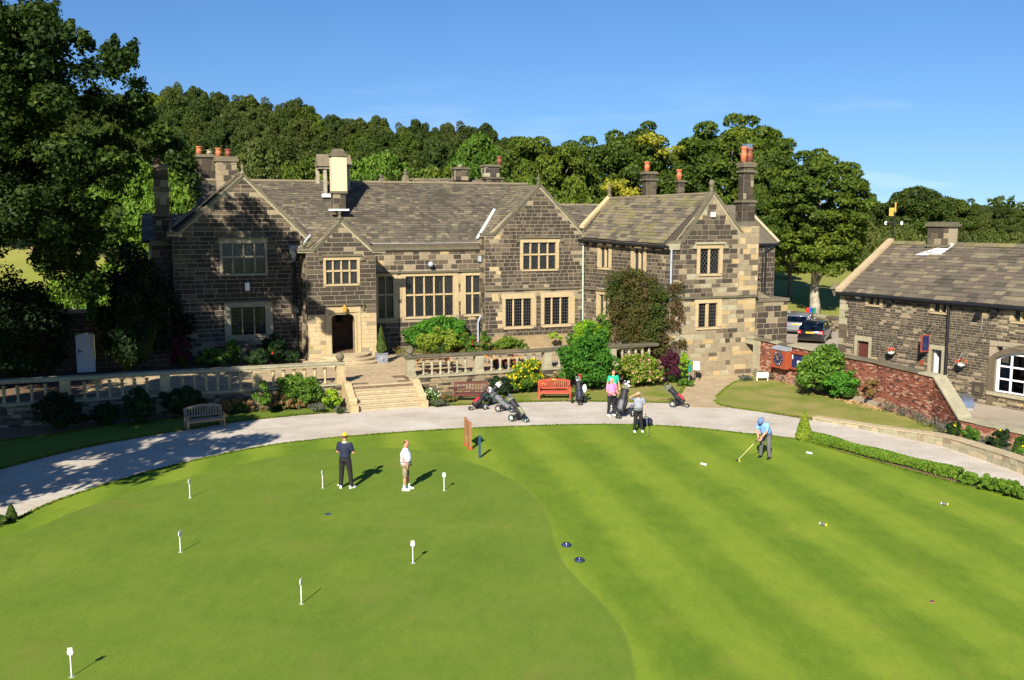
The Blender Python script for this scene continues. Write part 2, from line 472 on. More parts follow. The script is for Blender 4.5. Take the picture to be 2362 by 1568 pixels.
grass("grass_strip", [(0.06, 0.12, 0.010), (0.10, 0.16, 0.018), (0.15, 0.19, 0.03)],
      dry=((0.22, 0.19, 0.07), 0.6, 0.5, 0.6))
grass("grass_park", [(0.11, 0.155, 0.018), (0.19, 0.21, 0.035), (0.28, 0.26, 0.07)],
      dry=((0.33, 0.26, 0.11), 0.05, 0.5, 0.6), fine=25, mott=0.08)
def gravel(name, a, b):
    m, nt, out = newmat(name)
    P = wpos(nt)
    v = nt.nodes.new("ShaderNodeTexVoronoi")
    v.inputs['Scale'].default_value = 34
    nt.links.new(P, v.inputs['Vector'])
    n1 = noise(nt, 0.6, 4, 0.6, P)
    n2 = noise(nt, 25, 4, 0.8, P)
    r = ramp(nt, [(0.25, a), (0.8, b)])
    s = mathn(nt, 'ADD', mul(nt, n1.outputs[0], 0.4), mul(nt, n2.outputs[0], 0.5))
    sep = nt.nodes.new("ShaderNodeSeparateColor")
    nt.links.new(v.outputs['Color'], sep.inputs[0])
    s = mathn(nt, 'ADD', s, mul(nt, sep.outputs[0], 0.22))
    nt.links.new(s, r.inputs[0])
    n4 = noise(nt, 0.35, 5, 0.7, wpos(nt, (1, 2.2, 1)), 0.6)
    r4 = ramp(nt, [(0.42, (1, 1, 1)), (0.68, (0.80, 0.73, 0.64))])
    nt.links.new(n4.outputs[0], r4.inputs[0])
    surf(nt, out, mixc(nt, r.outputs[0], r4.outputs[0], 0.8, 'MULTIPLY'), 0.9, 0.2, 0, v.outputs['Distance'], 0.5, 0.02)
gravel("gravel", (0.30, 0.26, 0.205), (0.67, 0.61, 0.53))
gravel("yard_paving", (0.24, 0.20, 0.15), (0.46, 0.40, 0.31))
gravel("tarmac", (0.22, 0.20, 0.21), (0.36, 0.33, 0.33))

# ---------------------------------------------------------------- object helpers
def link(o, parent=None):
    COL.objects.link(o)
    if parent is not None:
        o.parent = parent
    return o
def tag(o, label=None, cat=None, group=None, kind=None):
    if label: o['label'] = label
    if cat: o['category'] = cat
    if group: o['group'] = group
    if kind: o['kind'] = kind
    return o
ORG = {}
def thing(name, label, cat, loc=(0, 0, 0), group=None):
    o = bpy.data.objects.new(name, None)
    o.empty_display_size = 0.3
    o.location = loc
    COL.objects.link(o)
    tag(o, label, cat, group)
    ORG[o.name] = Vector(loc)
    return o
def org(o):
    while o is not None:
        if o.name in ORG:
            return ORG[o.name]
        o = o.parent
    return Vector((0, 0, 0))

class MB:
    def __init__(self):
        self.v, self.f, self.m = [], [], []
    def add(self, vs, fs, mi=0):
        b = len(self.v)
        self.v.extend(tuple(x) for x in vs)
        for f in fs:
            self.f.append(tuple(i + b for i in f))
            self.m.append(mi)
    def hexa(self, lo, hi, mi=0):
        """lo, hi: 4 corners each, same winding"""
        n = len(lo)
        fs = [tuple(range(n - 1, -1, -1)), tuple(range(n, 2 * n))]
        for i in range(n):
            j = (i + 1) % n
            fs.append((i, j, n + j, n + i))
        self.add(list(lo) + list(hi), fs, mi)
    def box(self, x0, x1, y0, y1, z0, z1, mi=0):
        self.hexa([(x0, y0, z0), (x1, y0, z0), (x1, y1, z0), (x0, y1, z0)],
                  [(x0, y0, z1), (x1, y0, z1), (x1, y1, z1), (x0, y1, z1)], mi)
    def fbox(self, fr, a0, a1, z0, z1, o0, o1, mi=0):
        self.fpoly(fr, [(a0, z0), (a1, z0), (a1, z1), (a0, z1)], o0, o1, mi)
    def fpoly(self, fr, pts, o0, o1, mi=0):
        self.hexa([fr.w(a, z, o0) for a, z in pts], [fr.w(a, z, o1) for a, z in pts], mi)
    def tube(self, path, r, n=8, mi=0, caps=True):
        path = [Vector(p) for p in path]
        rs = r if isinstance(r, (list, tuple)) else [r] * len(path)
        vs, fs = [], []
        prev = None
        for i, p in enumerate(path):
            if i == 0: t = path[1] - p
            elif i == len(path) - 1: t = p - path[i - 1]
            else: t = path[i + 1] - path[i - 1]
            t.normalize()
            if prev is None:
                a = Vector((0, 0, 1)) if abs(t.z) < 0.9 else Vector((1, 0, 0))
                x = t.cross(a).normalized()
            else:
                x = (prev - t * prev.dot(t)).normalized()
            prev = x
            y = t.cross(x)
            for k in range(n):
                th = 2 * pi * k / n
                vs.append(p + (x * cos(th) + y * sin(th)) * rs[i])
        for i in range(len(path) - 1):
            for k in range(n):
                k2 = (k + 1) % n
                fs.append((i * n + k, i * n + k2, (i + 1) * n + k2, (i + 1) * n + k))
        if caps:
            fs.append(tuple(range(n - 1, -1, -1)))
            fs.append(tuple(range((len(path) - 1) * n, len(path) * n)))
        self.add(vs, fs, mi)
    def lathe(self, c, prof, n=12, mi=0, sx=1.0, sy=1.0, rot=0.0):
        vs, fs = [], []
        for r, z in prof:
            for k in range(n):
                th = 2 * pi * (k + 0.5) / n + rot
                vs.append((c[0] + r * cos(th) * sx, c[1] + r * sin(th) * sy, c[2] + z))
        for i in range(len(prof) - 1):
            for k in range(n):
                k2 = (k + 1) % n
                fs.append((i * n + k, i * n + k2, (i + 1) * n + k2, (i + 1) * n + k))
        fs.append(tuple(range(n - 1, -1, -1)))
        fs.append(tuple(range((len(prof) - 1) * n, len(prof) * n)))
        self.add(vs, fs, mi)
    def ball(self, c, r, n=14, mi=0, sc=(1, 1, 1)):
        m = n // 2 + 1
        prof = [(max(0.001, sin(pi * i / (m - 1))) * r, -cos(pi * i / (m - 1)) * r * sc[2]) for i in range(m)]
        self.lathe(c, prof, n, mi, sc[0], sc[1])
    def build(self, name, mats, parent=None, smooth=False, off=None):
        me = bpy.data.meshes.new(name)
        o0 = org(parent) if parent is not None else Vector((0, 0, 0))
        if off is not None: o0 = Vector(off)
        me.from_pydata([(a - o0.x, b - o0.y, c - o0.z) for a, b, c in self.v], [], self.f)
        if isinstance(mats, str): mats = [mats]
        for m in mats: me.materials.append(MATS[m])
        if len(mats) > 1: me.polygons.foreach_set('material_index', self.m)
        if smooth: me.polygons.foreach_set('use_smooth', [True] * len(me.polygons))
        me.update()
        o = bpy.data.objects.new(name, me)
        if off is not None: o.location = off
        if parent is not None and not isinstance(parent, str) and parent.name not in ORG:
            pass
        return link(o, parent)
def one(name, mat, fn, parent=None, smooth=False, **kw):
    b = MB()
    fn(b)
    return b.build(name, mat, parent, smooth, **kw)

# ---------------------------------------------------------------- stones, bricks, slates
def block_mesh(name, mat, ch=0.10):
    """unit block: x 0..1, z 0..1, y 0 (back) .. -1 (face), chamfered face; shared by alike pieces"""
    me = bpy.data.meshes.new(name)
    c = 0.035
    vs = [(0, 0, 0), (1, 0, 0), (1, 0, 1), (0, 0, 1),
          (0, -.6, 0), (1, -.6, 0), (1, -.6, 1), (0, -.6, 1),
          (c, -1, ch), (1 - c, -1, ch), (1 - c, -1, 1 - ch), (c, -1, 1 - ch)]
    fs = [(4, 5, 9, 8), (5, 6, 10, 9), (6, 7, 11, 10), (7, 4, 8, 11), (8, 9, 10, 11),
          (0, 1, 5, 4), (1, 2, 6, 5), (2, 3, 7, 6), (3, 0, 4, 7)]
    me.from_pydata(vs, [], fs)
    me.materials.append(MATS[mat])
    return me
BLOCKS = {}
def get_block(name, mat):
    k = (name, mat)
    if k not in BLOCKS: BLOCKS[k] = block_mesh(name, mat)
    return BLOCKS[k]
def intervals(poly, z):
    xs = []
    n = len(poly)
    for i in range(n):
        (x0, z0), (x1, z1) = poly[i], poly[(i + 1) % n]
        if (z0 <= z < z1) or (z1 <= z < z0):
            xs.append(x0 + (x1 - x0) * (z - z0) / (z1 - z0))
    xs.sort()
    return [(xs[i], xs[i + 1]) for i in range(0, len(xs) - 1, 2)]
def masonry(fr, poly, holes, ch, ln, pick, out, proud=0.03, gap=0.014, base=0.0):
    """lay courses over poly minus holes. out gets (kind, data...)"""
    z = min(p[1] for p in poly)
    zt = max(p[1] for p in poly)
    row = 0
    while z < zt - 0.06:
        h = RND.uniform(*ch)
        if z + h > zt: h = zt - z
        z1 = z + h
        iv = intervals(poly, z + h * 0.5)
        lo = intervals(poly, z + 0.01)
        hi = intervals(poly, z1 - 0.01)
        for k, (a, b) in enumerate(iv):
            segs = [(a, b)]
            for (h0, h1, g0, g1) in holes:
                ov = min(z1, g1) - max(z, g0)
                if ov > 0.35 * h:
                    ns = []
                    for (s0, s1) in segs:
                        if h1 <= s0 or h0 >= s1: ns.append((s0, s1)); continue
                        if h0 > s0 + 0.03: ns.append((s0, h0))
                        if h1 < s1 - 0.03: ns.append((h1, s1))
                    segs = ns
            for (s0, s1) in segs:
                x = s0
                first = True
                while x < s1 - 0.02:
                    L = RND.uniform(*ln)
                    if first: L *= RND.uniform(0.5, 1.0)
                    if s1 - (x + L) < ln[0] * 0.45: L = s1 - x
                    xe = min(s1, x + L)
                    q = [x, xe, x, xe]     # lo-left lo-right hi-left hi-right
                    rect = True
                    if len(lo) == len(iv) == len(hi):
                        if abs(x - a) < 1e-6 and abs(lo[k][0] - hi[k][0]) > 0.02:
                            q[0], q[2] = min(lo[k][0], xe - .02), min(hi[k][0], xe - 0.02); rect = False
                        if abs(xe - b) < 1e-6 and abs(lo[k][1] - hi[k][1]) > 0.02:
                            q[1], q[3] = max(lo[k][1], x + .02), max(hi[k][1], x + 0.02); rect = False
                    mat = pick((x + xe) / 2, (z + z1) / 2)
                    d = proud * RND.uniform(0.6, 1.25)
                    out.append(dict(fr=fr, q=q, z0=z + gap / 2, z1=z1 - gap / 2, g=gap / 2, d=d, mat=mat, rect=rect, base=base))
                    x = xe
                    first = False
        z = z1
        row += 1
def patchn(a, z):
    return sin(a * 1.3 + 2 * sin(z * .9)) + sin(z * 1.9 + 1.5 * sin(a * .8)) + RND.uniform(-.5, .5)
def px_size(P, w, h):
    d = max(3.0, hypot(P[0], P[1]))
    inview = abs(P[0]) / max(P[1], 1) < 0.56
    return (w * h) / (d * d) * (1 if inview else 0.01)
def lay(stones, name, parent, n_ind, stuff_name, stuff_parent=None):
    """the n_ind that show largest become objects sharing a block mesh, the rest one joined part"""
    cand = [s for s in stones if s['rect']]
    cand.sort(key=lambda s: -px_size(s['fr'].w((s['q'][0] + s['q'][1]) / 2, s['z0']), s['q'][1] - s['q'][0], s['z1'] - s['z0']))
    ind = set(id(s) for s in cand[:n_ind])
    mats = sorted(set(s['mat'] for s in stones))
    b = MB()
    po = org(parent)
    for s in stones:
        fr, q, z0, z1, g = s['fr'], s['q'], s['z0'], s['z1'], s['g']
        if id(s) in ind:
            o = bpy.data.objects.new(name, get_block(name, s['mat']))
            P = fr.w(q[0] + g, z0, s['base'])
            o.location = P - po
            o.rotation_euler = (0, 0, fr.ang)
            o.scale = (q[1] - q[0] - 2 * g, s['d'], z1 - z0)
            link(o, parent)
        else:
            mi = mats.index(s['mat'])
            c = 0.012
            o0, o1, o2 = s['base'], s['base'] + s['d'] * 0.6, s['base'] + s['d']
            A = [(q[0] + g, z0), (q[1] - g, z0), (q[3] - g, z1), (q[2] + g, z1)]
            B = [(q[0] + g + c, z0 + c), (q[1] - g - c, z0 + c), (q[3] - g - c, z1 - c), (q[2] + g + c, z1 - c)]
            vs = [fr.w(a, z, o0) for a, z in A] + [fr.w(a, z, o1) for a, z in A] + [fr.w(a, z, o2) for a, z in B]
            fs = [(4, 5, 9, 8), (5, 6, 10, 9), (6, 7, 11, 10), (7, 4, 8, 11), (8, 9, 10, 11),
                  (0, 1, 5, 4), (1, 2, 6, 5), (2, 3, 7, 6), (3, 0, 4, 7)]
            b.add(vs, fs, mi)
    if b.v:
        o = b.build(stuff_name, mats, stuff_parent or parent)
        o['kind'] = 'stuff'
def palette(ws):
    names = list(ws); tot = sum(ws.values())
    def f(a=0, z=0):
        r = RND.random() * tot
        for n in names:
            r -= ws[n]
            if r <= 0: return n
        return names[-1]
    return f
def slate_mesh(name, mat):
    me = bpy.data.meshes.new(name)
    # x 0..1 along eave, y 0..1 up the slope, z thickness (lower edge thick)
    vs = [(0, 0, 0), (1, 0, 0), (1, 1, 0), (0, 1, 0), (0, 0, 1), (1, 0, 1), (1, 1, .25), (0, 1, .25)]
    fs = [(4, 5, 6, 7), (0, 1, 5, 4), (1, 2, 6, 5), (3, 0, 4, 7), (2, 3, 7, 6)]
    me.from_pydata(vs, [], fs)
    me.materials.append(MATS[mat])
    return me
def slope(p0, p1, top, poly, course, width, pick, out, thick=0.035, sag=0.0):
    """roof slope: p0->p1 along eave, top = a point up-slope above p0; poly in (s,t)"""
    p0, p1, top = Vector(p0), Vector(p1), Vector(top)
    es = (p1 - p0).normalized()
    et = (top - p0)
    et = (et - es * et.dot(es)).normalized()
    en = es.cross(et).normalized()
    if en.z < 0: en = -en
    t = min(p[1] for p in poly)
    tm = max(p[1] for p in poly)
    r = 0
    while t < tm - 0.04:
        frac = (t / max(tm, .1))
        c = (course[0] * (1 - frac) + course[1] * frac) * RND.uniform(0.93, 1.07)
        t1 = min(t + c, tm)
        for (a, b) in intervals(poly, (t + t1) / 2):
            x = a
            first = True
            while x < b - 0.02:
                L = RND.uniform(*width)
                if first: L *= RND.uniform(0.4, 1)
                if b - (x + L) < width[0] * 0.4: L = b - x
                xe = min(b, x + L)
                P = p0 + es * x + et * (t + RND.uniform(-0.012, 0.012))
                P += en * (.015 + .015 * sin(x * .9 + t * 1.1))
                out.append(dict(P=P, es=es, et=et, en=en, w=xe - x - 0.008, l=t1 - t + 0.03, th=thick * RND.uniform(0.75, 1.3), mat=pick((x + xe) / 2, t)))
                x = xe
                first = False
        t = t1
        r += 1
SL = {}
def lay_slates(sl, name, parent, n_ind, stuff_name):
    cand = sorted(sl, key=lambda s: -px_size(s['P'], s['w'], s['l']))
    ind = set(id(s) for s in cand[:n_ind])
    mats = sorted(set(s['mat'] for s in sl))
    b = MB()
    po = org(parent)
    for s in sl:
        if id(s) in ind:
            k = (name, s['mat'])
            if k not in SL: SL[k] = slate_mesh(name, s['mat'])
            o = bpy.data.objects.new(name, SL[k])
            M = Matrix((s['es'] * s['w'], s['et'] * s['l'], s['en'] * s['th'])).transposed().to_4x4()
            loc, rot, sc = (Matrix.Translation(s['P'] - po) @ M).decompose()
            o.location, o.rotation_euler, o.scale = loc, rot.to_euler(), sc
            link(o, parent)
        else:
            P, es, et, en = s['P'], s['es'] * s['w'], s['et'] * s['l'], s['en'] * s['th']
            vs = [P, P + es, P + es + et, P + et, P + en, P + es + en, P + es + et + en * .25, P + et + en * .25]
            b.add(vs, [(4, 5, 6, 7), (0, 1, 5, 4), (1, 2, 6, 5), (3, 0, 4, 7), (2, 3, 7, 6)], mats.index(s['mat']))
    if b.v:
        o = b.build(stuff_name, mats, parent)
        o['kind'] = 'stuff'

def backing(fr, rect, holes, tri, o0, o1, mat, name, parent):
    """solid wall behind the facing stones, with true openings; tri = extra polygon on top"""
    b = MB()
    a0, a1, z0, z1 = rect
    xs = sorted(set([a0, a1] + [x for h in holes for x in h[:2] if a0 < x < a1]))
    zs = sorted(set([z0, z1] + [x for h in holes for x in h[2:] if z0 < x < z1]))
    for j in range(len(zs) - 1):
        run = None
        for i in range(len(xs) - 1):
            cx, cz = (xs[i] + xs[i + 1]) / 2, (zs[j] + zs[j + 1]) / 2
            solid = not any(h[0] < cx < h[1] and h[2] < cz < h[3] for h in holes)
            if solid:
                if run is None: run = xs[i]
                end = xs[i + 1]
            if (not solid or i == len(xs) - 2) and run is not None:
                b.fbox(fr, run, end, zs[j], zs[j + 1], o0, o1)
                run = None
    if tri: b.fpoly(fr, tri, o0, o1)
    return b.build(name, mat, parent)

def lattice(b, fr, a0, a1, z0, z1, o, style, mi=0):
    w = 0.009
    def strip(p, q):
        (xa, za), (xb, zb) = p, q
        dx, dz = xb - xa, zb - za
        L = hypot(dx, dz)
        if L < 0.02: return
        nx, nz = -dz / L * w / 2, dx / L * w / 2
        b.fpoly(fr, [(xa - nx, za - nz), (xb - nx, zb - nz), (xb + nx, zb + nz), (xa + nx, za + nz)], o, o + 0.006, mi)
    W, Hh = a1 - a0, z1 - z0
    if style == 'sq':
        for i in range(1, 4): strip((a0 + W * i / 4, z0), (a0 + W * i / 4, z1))
        n = max(2, round(Hh / 0.19))
        for j in range(1, n): strip((a0, z0 + Hh * j / n), (a1, z0 + Hh * j / n))
    else:
        px = W / 3.0
        pz = px * 1.5
        k = -int(W / px) - 1
        kk = int(Hh / pz) + 1
        sl = pz / px
        for i in range(k, kk + 1):
            c = z0 + i * pz          # rising z = c + sl*(x-a0)
            xs, xe = a0, a1
            lo = max(a0, a0 + (z0 - c) / sl); hi = min(a1, a0 + (z1 - c) / sl)
            if hi > lo: strip((lo, c + sl * (lo - a0)), (hi, c + sl * (hi - a0)))
        for i in range(0, kk + int(W / px) + 2):
            c = z0 + i * pz
            lo = max(a0, a0 + (c - z1) / sl); hi = min(a1, a0 + (c - z0) / sl)
            if hi > lo: strip((lo, c - sl * (lo - a0)), (hi, c - sl * (hi - a0)))

def window(fr, s0, s1, lights, trans, parent, style='di', jw=0.2, head=0.22, sill=0.16, hood=None, mat='dressed_stone',
           curt=(), deep=0.16, lead=True, hoodmat='weathered_cap', bigL=0.0, bigR=0.0, mull=0.11, tmat=None, wallmat=True):
    """s0,s1: upper-left and lower-right corner of the glazed opening in source pixels. returns hole rectangle"""
    a0, zt = fr.sx(*s0)
    a1, zb = fr.sx(*s1)
    a0b, _ = fr.sx(s0[0], s1[1]); a1t, _ = fr.sx(s1[0], s0[1])
    zt = (zt + fr.sx(s1[0], s0[1])[1]) / 2; zb = (zb + fr.sx(s0[0], s1[1])[1]) / 2
    trz = [fr.sx((s0[0] + s1[0]) / 2, t)[1] for t in trans]
    b = MB()
    pr = 0.035
    b.fbox(fr, a0 - jw - bigL, a0, zb - 0.004, zt + 0.004, -deep, pr)
    b.fbox(fr, a1, a1 + jw + bigR, zb - 0.004, zt + 0.004, -deep, pr)
    b.fbox(fr, a0 - jw - .06, a1 + jw + .06, zt + 0.004, zt + head, -deep, pr + 0.004)
    # sloped sill
    sa0, sa1 = a0 - jw * 0.6, a1 + jw * 0.6
    b.hexa([fr.w(sa0, zb - sill, -deep), fr.w(sa1, zb - sill, -deep), fr.w(sa1, zb - sill, pr + .05), fr.w(sa0, zb - sill, pr + .05)],
           [fr.w(sa0, zb - .004, -deep), fr.w(sa1, zb - .004, -deep), fr.w(sa1, zb - .07, pr + .05), fr.w(sa0, zb - .07, pr + .05)])
    lw = (a1 - a0 - mull * (lights - 1)) / lights
    edges = []
    for i in range(lights):
        x = a0 + i * (lw + mull)
        edges.append((x, x + lw))
        if i < lights - 1:
            m0, m1 = x + lw, x + lw + mull
            b.hexa([fr.w(m0, zb, -deep + .02), fr.w(m1, zb, -deep + .02), fr.w(m1 - .03, zb, -.02), fr.w(m0 + .03, zb, -.02)],
                   [fr.w(m0, zt, -deep + .02), fr.w(m1, zt, -deep + .02), fr.w(m1 - .03, zt, -.02), fr.w(m0 + .03, zt, -.02)])
    rows = [zb] + sorted(trz) + [zt]
    for t in trz:
        for (x, y) in edges:
            b.fbox(fr, x, y, t - 0.05, t + 0.05, -deep + .02, -.025)
    w = b.build('window', mat, parent)
    if hood:
        hb = MB()
        h0, hz = a0 - jw - hood[0], zt + head
        h1 = a1 + jw + hood[1]
        hb.hexa([fr.w(h0, hz + .002, -.03), fr.w(h1, hz + .002, -.03), fr.w(h1, hz + .002, .13), fr.w(h0, hz + .002, .13)],
                [fr.w(h0, hz + .14, -.03), fr.w(h1, hz + .14, -.03), fr.w(h1, hz + .07, .13), fr.w(h0, hz + .07, .13)])
        if hood[2]:
            for (x, y) in ((h0 - .16, h0), (h1, h1 + .16)):
                hb.fbox(fr, x, y, hz - .24, hz - .08, -.02, .12)
            hb.fbox(fr, h0 - .04, h0 + .05, hz - .24, hz, -.02, .1)
            hb.fbox(fr, h1 - .05, h1 + .04, hz - .24, hz, -.02, .1)
        hb.build('hood_mould', hoodmat, w)
    lb = MB()
    for (x, y) in edges:
        for j in range(len(rows) - 1):
            r0 = rows[j] + (0.05 if j > 0 else 0)
            r1 = rows[j + 1] - (0.05 if j < len(rows) - 2 else 0)
            one('pane', 'window_glass', lambda q: q.fbox(fr, x, y, r0, r1, -deep + .035, -deep + .041), w)
            if lead: lattice(lb, fr, x, y, r0, r1, -deep + .045, style)
    if lead and lb.v: lb.build('leading', 'leading', w)
    for (i, f0, f1, g0, g1) in curt:
        x, y = edges[i]
        cb = MB()
        W = y - x
        n = 9
        xa, xb = x + W * f0, x + W * f1
        z0_, z1_ = zb + (zt - zb) * g0, zb + (zt - zb) * g1
        vs = []
        for k in range(n + 1):
            xx = xa + (xb - xa) * k / n
            oo = -deep - .10 + .02 * sin(k * 2.4)
            vs += [fr.w(xx, z0_, oo), fr.w(xx, z1_, oo)]
        cb.add(vs, [(2 * k, 2 * k + 2, 2 * k + 3, 2 * k + 1) for k in range(n)])
        cb.build('curtain', 'curtain_white', w)
    rb = MB()
    d1 = -1.3
    e = 0.02
    rb.fbox(fr, a0 - .1, a1 + .1, zb - .1, zt + .1, d1 - .02, d1)
    rb.fbox(fr, a0 - .1, a1 + .1, zb - .12, zb - .1, d1, -.46)
    rb.fbox(fr, a0 - .1, a1 + .1, zt + .1, zt + .12, d1, -.46)
    rb.fbox(fr, a0 - .12, a0 - .1, zb - .12, zt + .12, d1, -.46)
    rb.fbox(fr, a1 + .1, a1 + .12, zb - .12, zt + .12, d1, -.46)
    rb.build('room_recess', 'interior_dark', w)
    return (a0 - .02, a1 + .02, zb - .02, zt + .02), (a0 - jw - bigL, a1 + jw + bigR, zb - sill, zt + head)

# ---------------------------------------------------------------- leaves
def quads_object(name, C, N, size, mat, parent=None, aspect=1.6, jit=0.9, off=None, extra=None):
    """one mesh of leaf faces: centres C, rough normals N, sizes"""
    n = len(C)
    C = np.asarray(C, dtype=np.float64); N = np.asarray(N, dtype=np.float64)
    N = N + NP.normal(0, jit, N.shape)
    N /= np.linalg.norm(N, axis=1)[:, None] + 1e-9
    A = NP.normal(0, 1, N.shape)
    T = np.cross(N, A); T /= np.linalg.norm(T, axis=1)[:, None] + 1e-9
    B = np.cross(N, T)
    s = (size * NP.uniform(0.6, 1.35, n))[:, None]
    P0 = C - T * s * aspect / 2
    P1 = C - B * s * 0.42 + N * s * 0.08
    P2 = C + T * s * aspect / 2
    P3 = C + B * s * 0.42 + N * s * 0.08
    V = np.stack([P0, P1, P2, P3], axis=1).reshape(-1, 3)
    if off is not None: V = V - np.asarray(off)
    elif parent is not None: V = V - np.asarray(org(parent))
    V = V.astype(np.float32)
    me = bpy.data.meshes.new(name)
    me.vertices.add(4 * n); me.loops.add(4 * n); me.polygons.add(n)
    me.vertices.foreach_set('co', V.ravel())
    me.loops.foreach_set('vertex_index', np.arange(4 * n, dtype=np.int32))
    me.polygons.foreach_set('loop_start', np.arange(0, 4 * n, 4, dtype=np.int32))
    me.polygons.foreach_set('loop_total', np.full(n, 4, dtype=np.int32))
    me.materials.append(MATS[mat])
    me.update(calc_edges=True)
    o = bpy.data.objects.new(name, me)
    if off is not None: o.location = off
    return link(o, parent)
def sph(n):
    v = NP.normal(0, 1, (n, 3))
    return v / np.linalg.norm(v, axis=1)[:, None]
def blob_points(centres, radii, per, squash=0.8, fill=0.25, up=0.15):
    """leaf centres spread through the outer shells of many small clumps"""
    Cs, Ns = [], []
    for c, r in zip(centres, radii):
        k = max(8, int(per * r * r))
        d = sph(k)
        d[:, 2] = np.where((d[:, 2] < -0.35) & (NP.random(k) < 0.6), -d[:, 2], d[:, 2])
        rr = r * (1 - np.abs(NP.normal(0, fill, k)))
        p = d * rr[:, None]
        p[:, 2] *= squash
        Cs.append(np.asarray(c) + p)
        nn = d.copy(); nn[:, 2] += up
        Ns.append(nn)
    return np.concatenate(Cs), np.concatenate(Ns)
def clumps(c, rx, ry, rz, n, rr, shell=0.75, low=-0.6, seed=None):
    d = sph(n * 3)
    d = d[d[:, 2] > low][:n]
    f = NP.uniform(shell, 1.0, len(d)) ** 1
    pts = np.asarray(c) + d * np.array([rx, ry, rz]) * f[:, None]
    rad = NP.uniform(rr[0], rr[1], len(d))
    return pts, rad
def shrub(name, label, cat, base, rx, ry, h, mat, leaf=0.07, dens=1.0, ncl=None, flowers=None, group=None, rot=0, top=1.0, core=True, low=-0.5, fcl=None):
    """base on the ground; a mound of leaf clumps"""
    base = Vector(base)
    t = thing(name, label, cat, base, group)
    leaf = leaf * 1.25
    n = ncl or int(min(120, max(22, 26 * (rx * ry + rx * h))))
    r0 = min(rx, ry * 1.3, h / 2)
    d = sph(n * 3); d = d[d[:, 2] > low][:n]
    f = NP.uniform(.62, 1.0, len(d))
    wob = 1 + .16 * np.sin(3 * np.arctan2(d[:, 1], d[:, 0]) + base.x * 3) + .13 * np.sin(6 * d[:, 2] + 5 * d[:, 0] + base.y * 3) + NP.normal(0, .12, len(d))
    pts = np.array([0, 0, h * .46]) + d * np.array([rx * .8, ry * .8, h * .44]) * (f * wob)[:, None]
    rad = NP.uniform(r0 * .16, r0 * .40, len(d))
    area = 4 * pi * ((rx * ry) ** 1.6 / 3 + (rx * h / 2) ** 1.6 / 3 + (ry * h / 2) ** 1.6 / 3) ** (1 / 1.6)
    total = min(16000, 3.4 * (1.0 if core else .55) * area / (.67 * leaf * leaf))
    per = total / float(np.sum(rad ** 2))
    P, N = blob_points(pts, rad, per, .85)
    k = P[:, 2] > 0.0
    P, N = P[k], N[k]
    quads_object('foliage', P + np.array(base), N, np.full(len(P), leaf), mat, t)
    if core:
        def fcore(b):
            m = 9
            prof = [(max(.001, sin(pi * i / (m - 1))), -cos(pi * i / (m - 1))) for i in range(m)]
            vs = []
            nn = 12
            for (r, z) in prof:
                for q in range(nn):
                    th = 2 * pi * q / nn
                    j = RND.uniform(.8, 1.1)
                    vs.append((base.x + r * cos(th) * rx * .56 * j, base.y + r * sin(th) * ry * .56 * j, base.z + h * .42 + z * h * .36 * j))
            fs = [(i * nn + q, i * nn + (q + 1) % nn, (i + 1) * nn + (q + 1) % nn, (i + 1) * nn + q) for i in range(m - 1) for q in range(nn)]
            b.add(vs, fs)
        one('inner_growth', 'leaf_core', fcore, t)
    if flowers:
        fm, fn, fs = flowers
        dd = sph(fn)
        dd[:, 2] = np.abs(dd[:, 2]) - 0.15
        cc = NP.integers(0, len(pts), fn)
        q = pts[cc] + dd * rad[cc][:, None] * np.array([1.08, 1.08, 0.98])
        keep = q[:, 2] > 0.08
        q, dd = q[keep], dd[keep]
        k = 5
        Q = np.repeat(q, k, axis=0) + NP.normal(0, fs * 0.35, (len(q) * k, 3))
        fo = quads_object('blossom', Q + np.array(base), np.repeat(dd, k, axis=0), np.full(len(Q), fs), fm, t, aspect=1.0, jit=0.6)
        fo['kind'] = 'stuff'
    return t
def tree_mesh(kind, h, r, leaf, dens, ncl, squash=0.6, low=-0.5, base_frac=0.25, cl=(0.18, 0.32), trunk_r=0.4, mat='leaf_sycamore', bark='bark', flat=1.0):
    """returns (crown mesh object data, trunk mesh data) around origin"""
    zc = h * (base_frac + (1 - base_frac) / 2)
    rz = h * (1 - base_frac) / 2
    pts, rad = clumps((0, 0, zc), r * 0.86, r * 0.86, rz * 0.88, ncl, (r * cl[0], r * cl[1]), 0.5, low)
    ph = NP.uniform(0, 6.28, 3)
    # uneven outline
    for i in range(len(pts)):
        th = atan2(pts[i, 1], pts[i, 0])
        k = 1 + 0.14 * sin(2 * th + ph[0]) + 0.10 * sin(3 * th + ph[1]) + 0.08 * sin(5 * pts[i, 2] / h * 3 + ph[2])
        pts[i, 0] *= k; pts[i, 1] *= k
    P, N = blob_points(pts, rad, dens, squash, 0.22, 0.35)
    o = quads_object('crown', P, N, np.full(len(P), leaf), mat)
    cm = o.data
    bpy.data.objects.remove(o)
    b = MB()
    zb = h * base_frac
    b.tube([(0, 0, -0.5), (0.05, 0, zb * 0.5), (0, 0.08, zb), (0.1, 0, zc), (0, 0, zc + rz * 0.5)],
           [trunk_r * 1.25, trunk_r, trunk_r * 0.85, trunk_r * 0.5, trunk_r * 0.15], 9)
    order = NP.permutation(len(pts))[:min(len(pts), 16)]
    for i in order:
        p = pts[i]
        z0 = min(zb + (p[2] - zb) * 0.35, zc)
        m = Vector((p[0] * 0.5, p[1] * 0.5, z0 * 0.4 + p[2] * 0.6))
        b.tube([(0, 0, max(z0, zb * 0.8)), m, p], [trunk_r * 0.38, trunk_r * 0.22, trunk_r * 0.07], 5)
    o = b.build('trunk', bark, None, True)
    tm = o.data
    bpy.data.objects.remove(o)
    return cm, tm
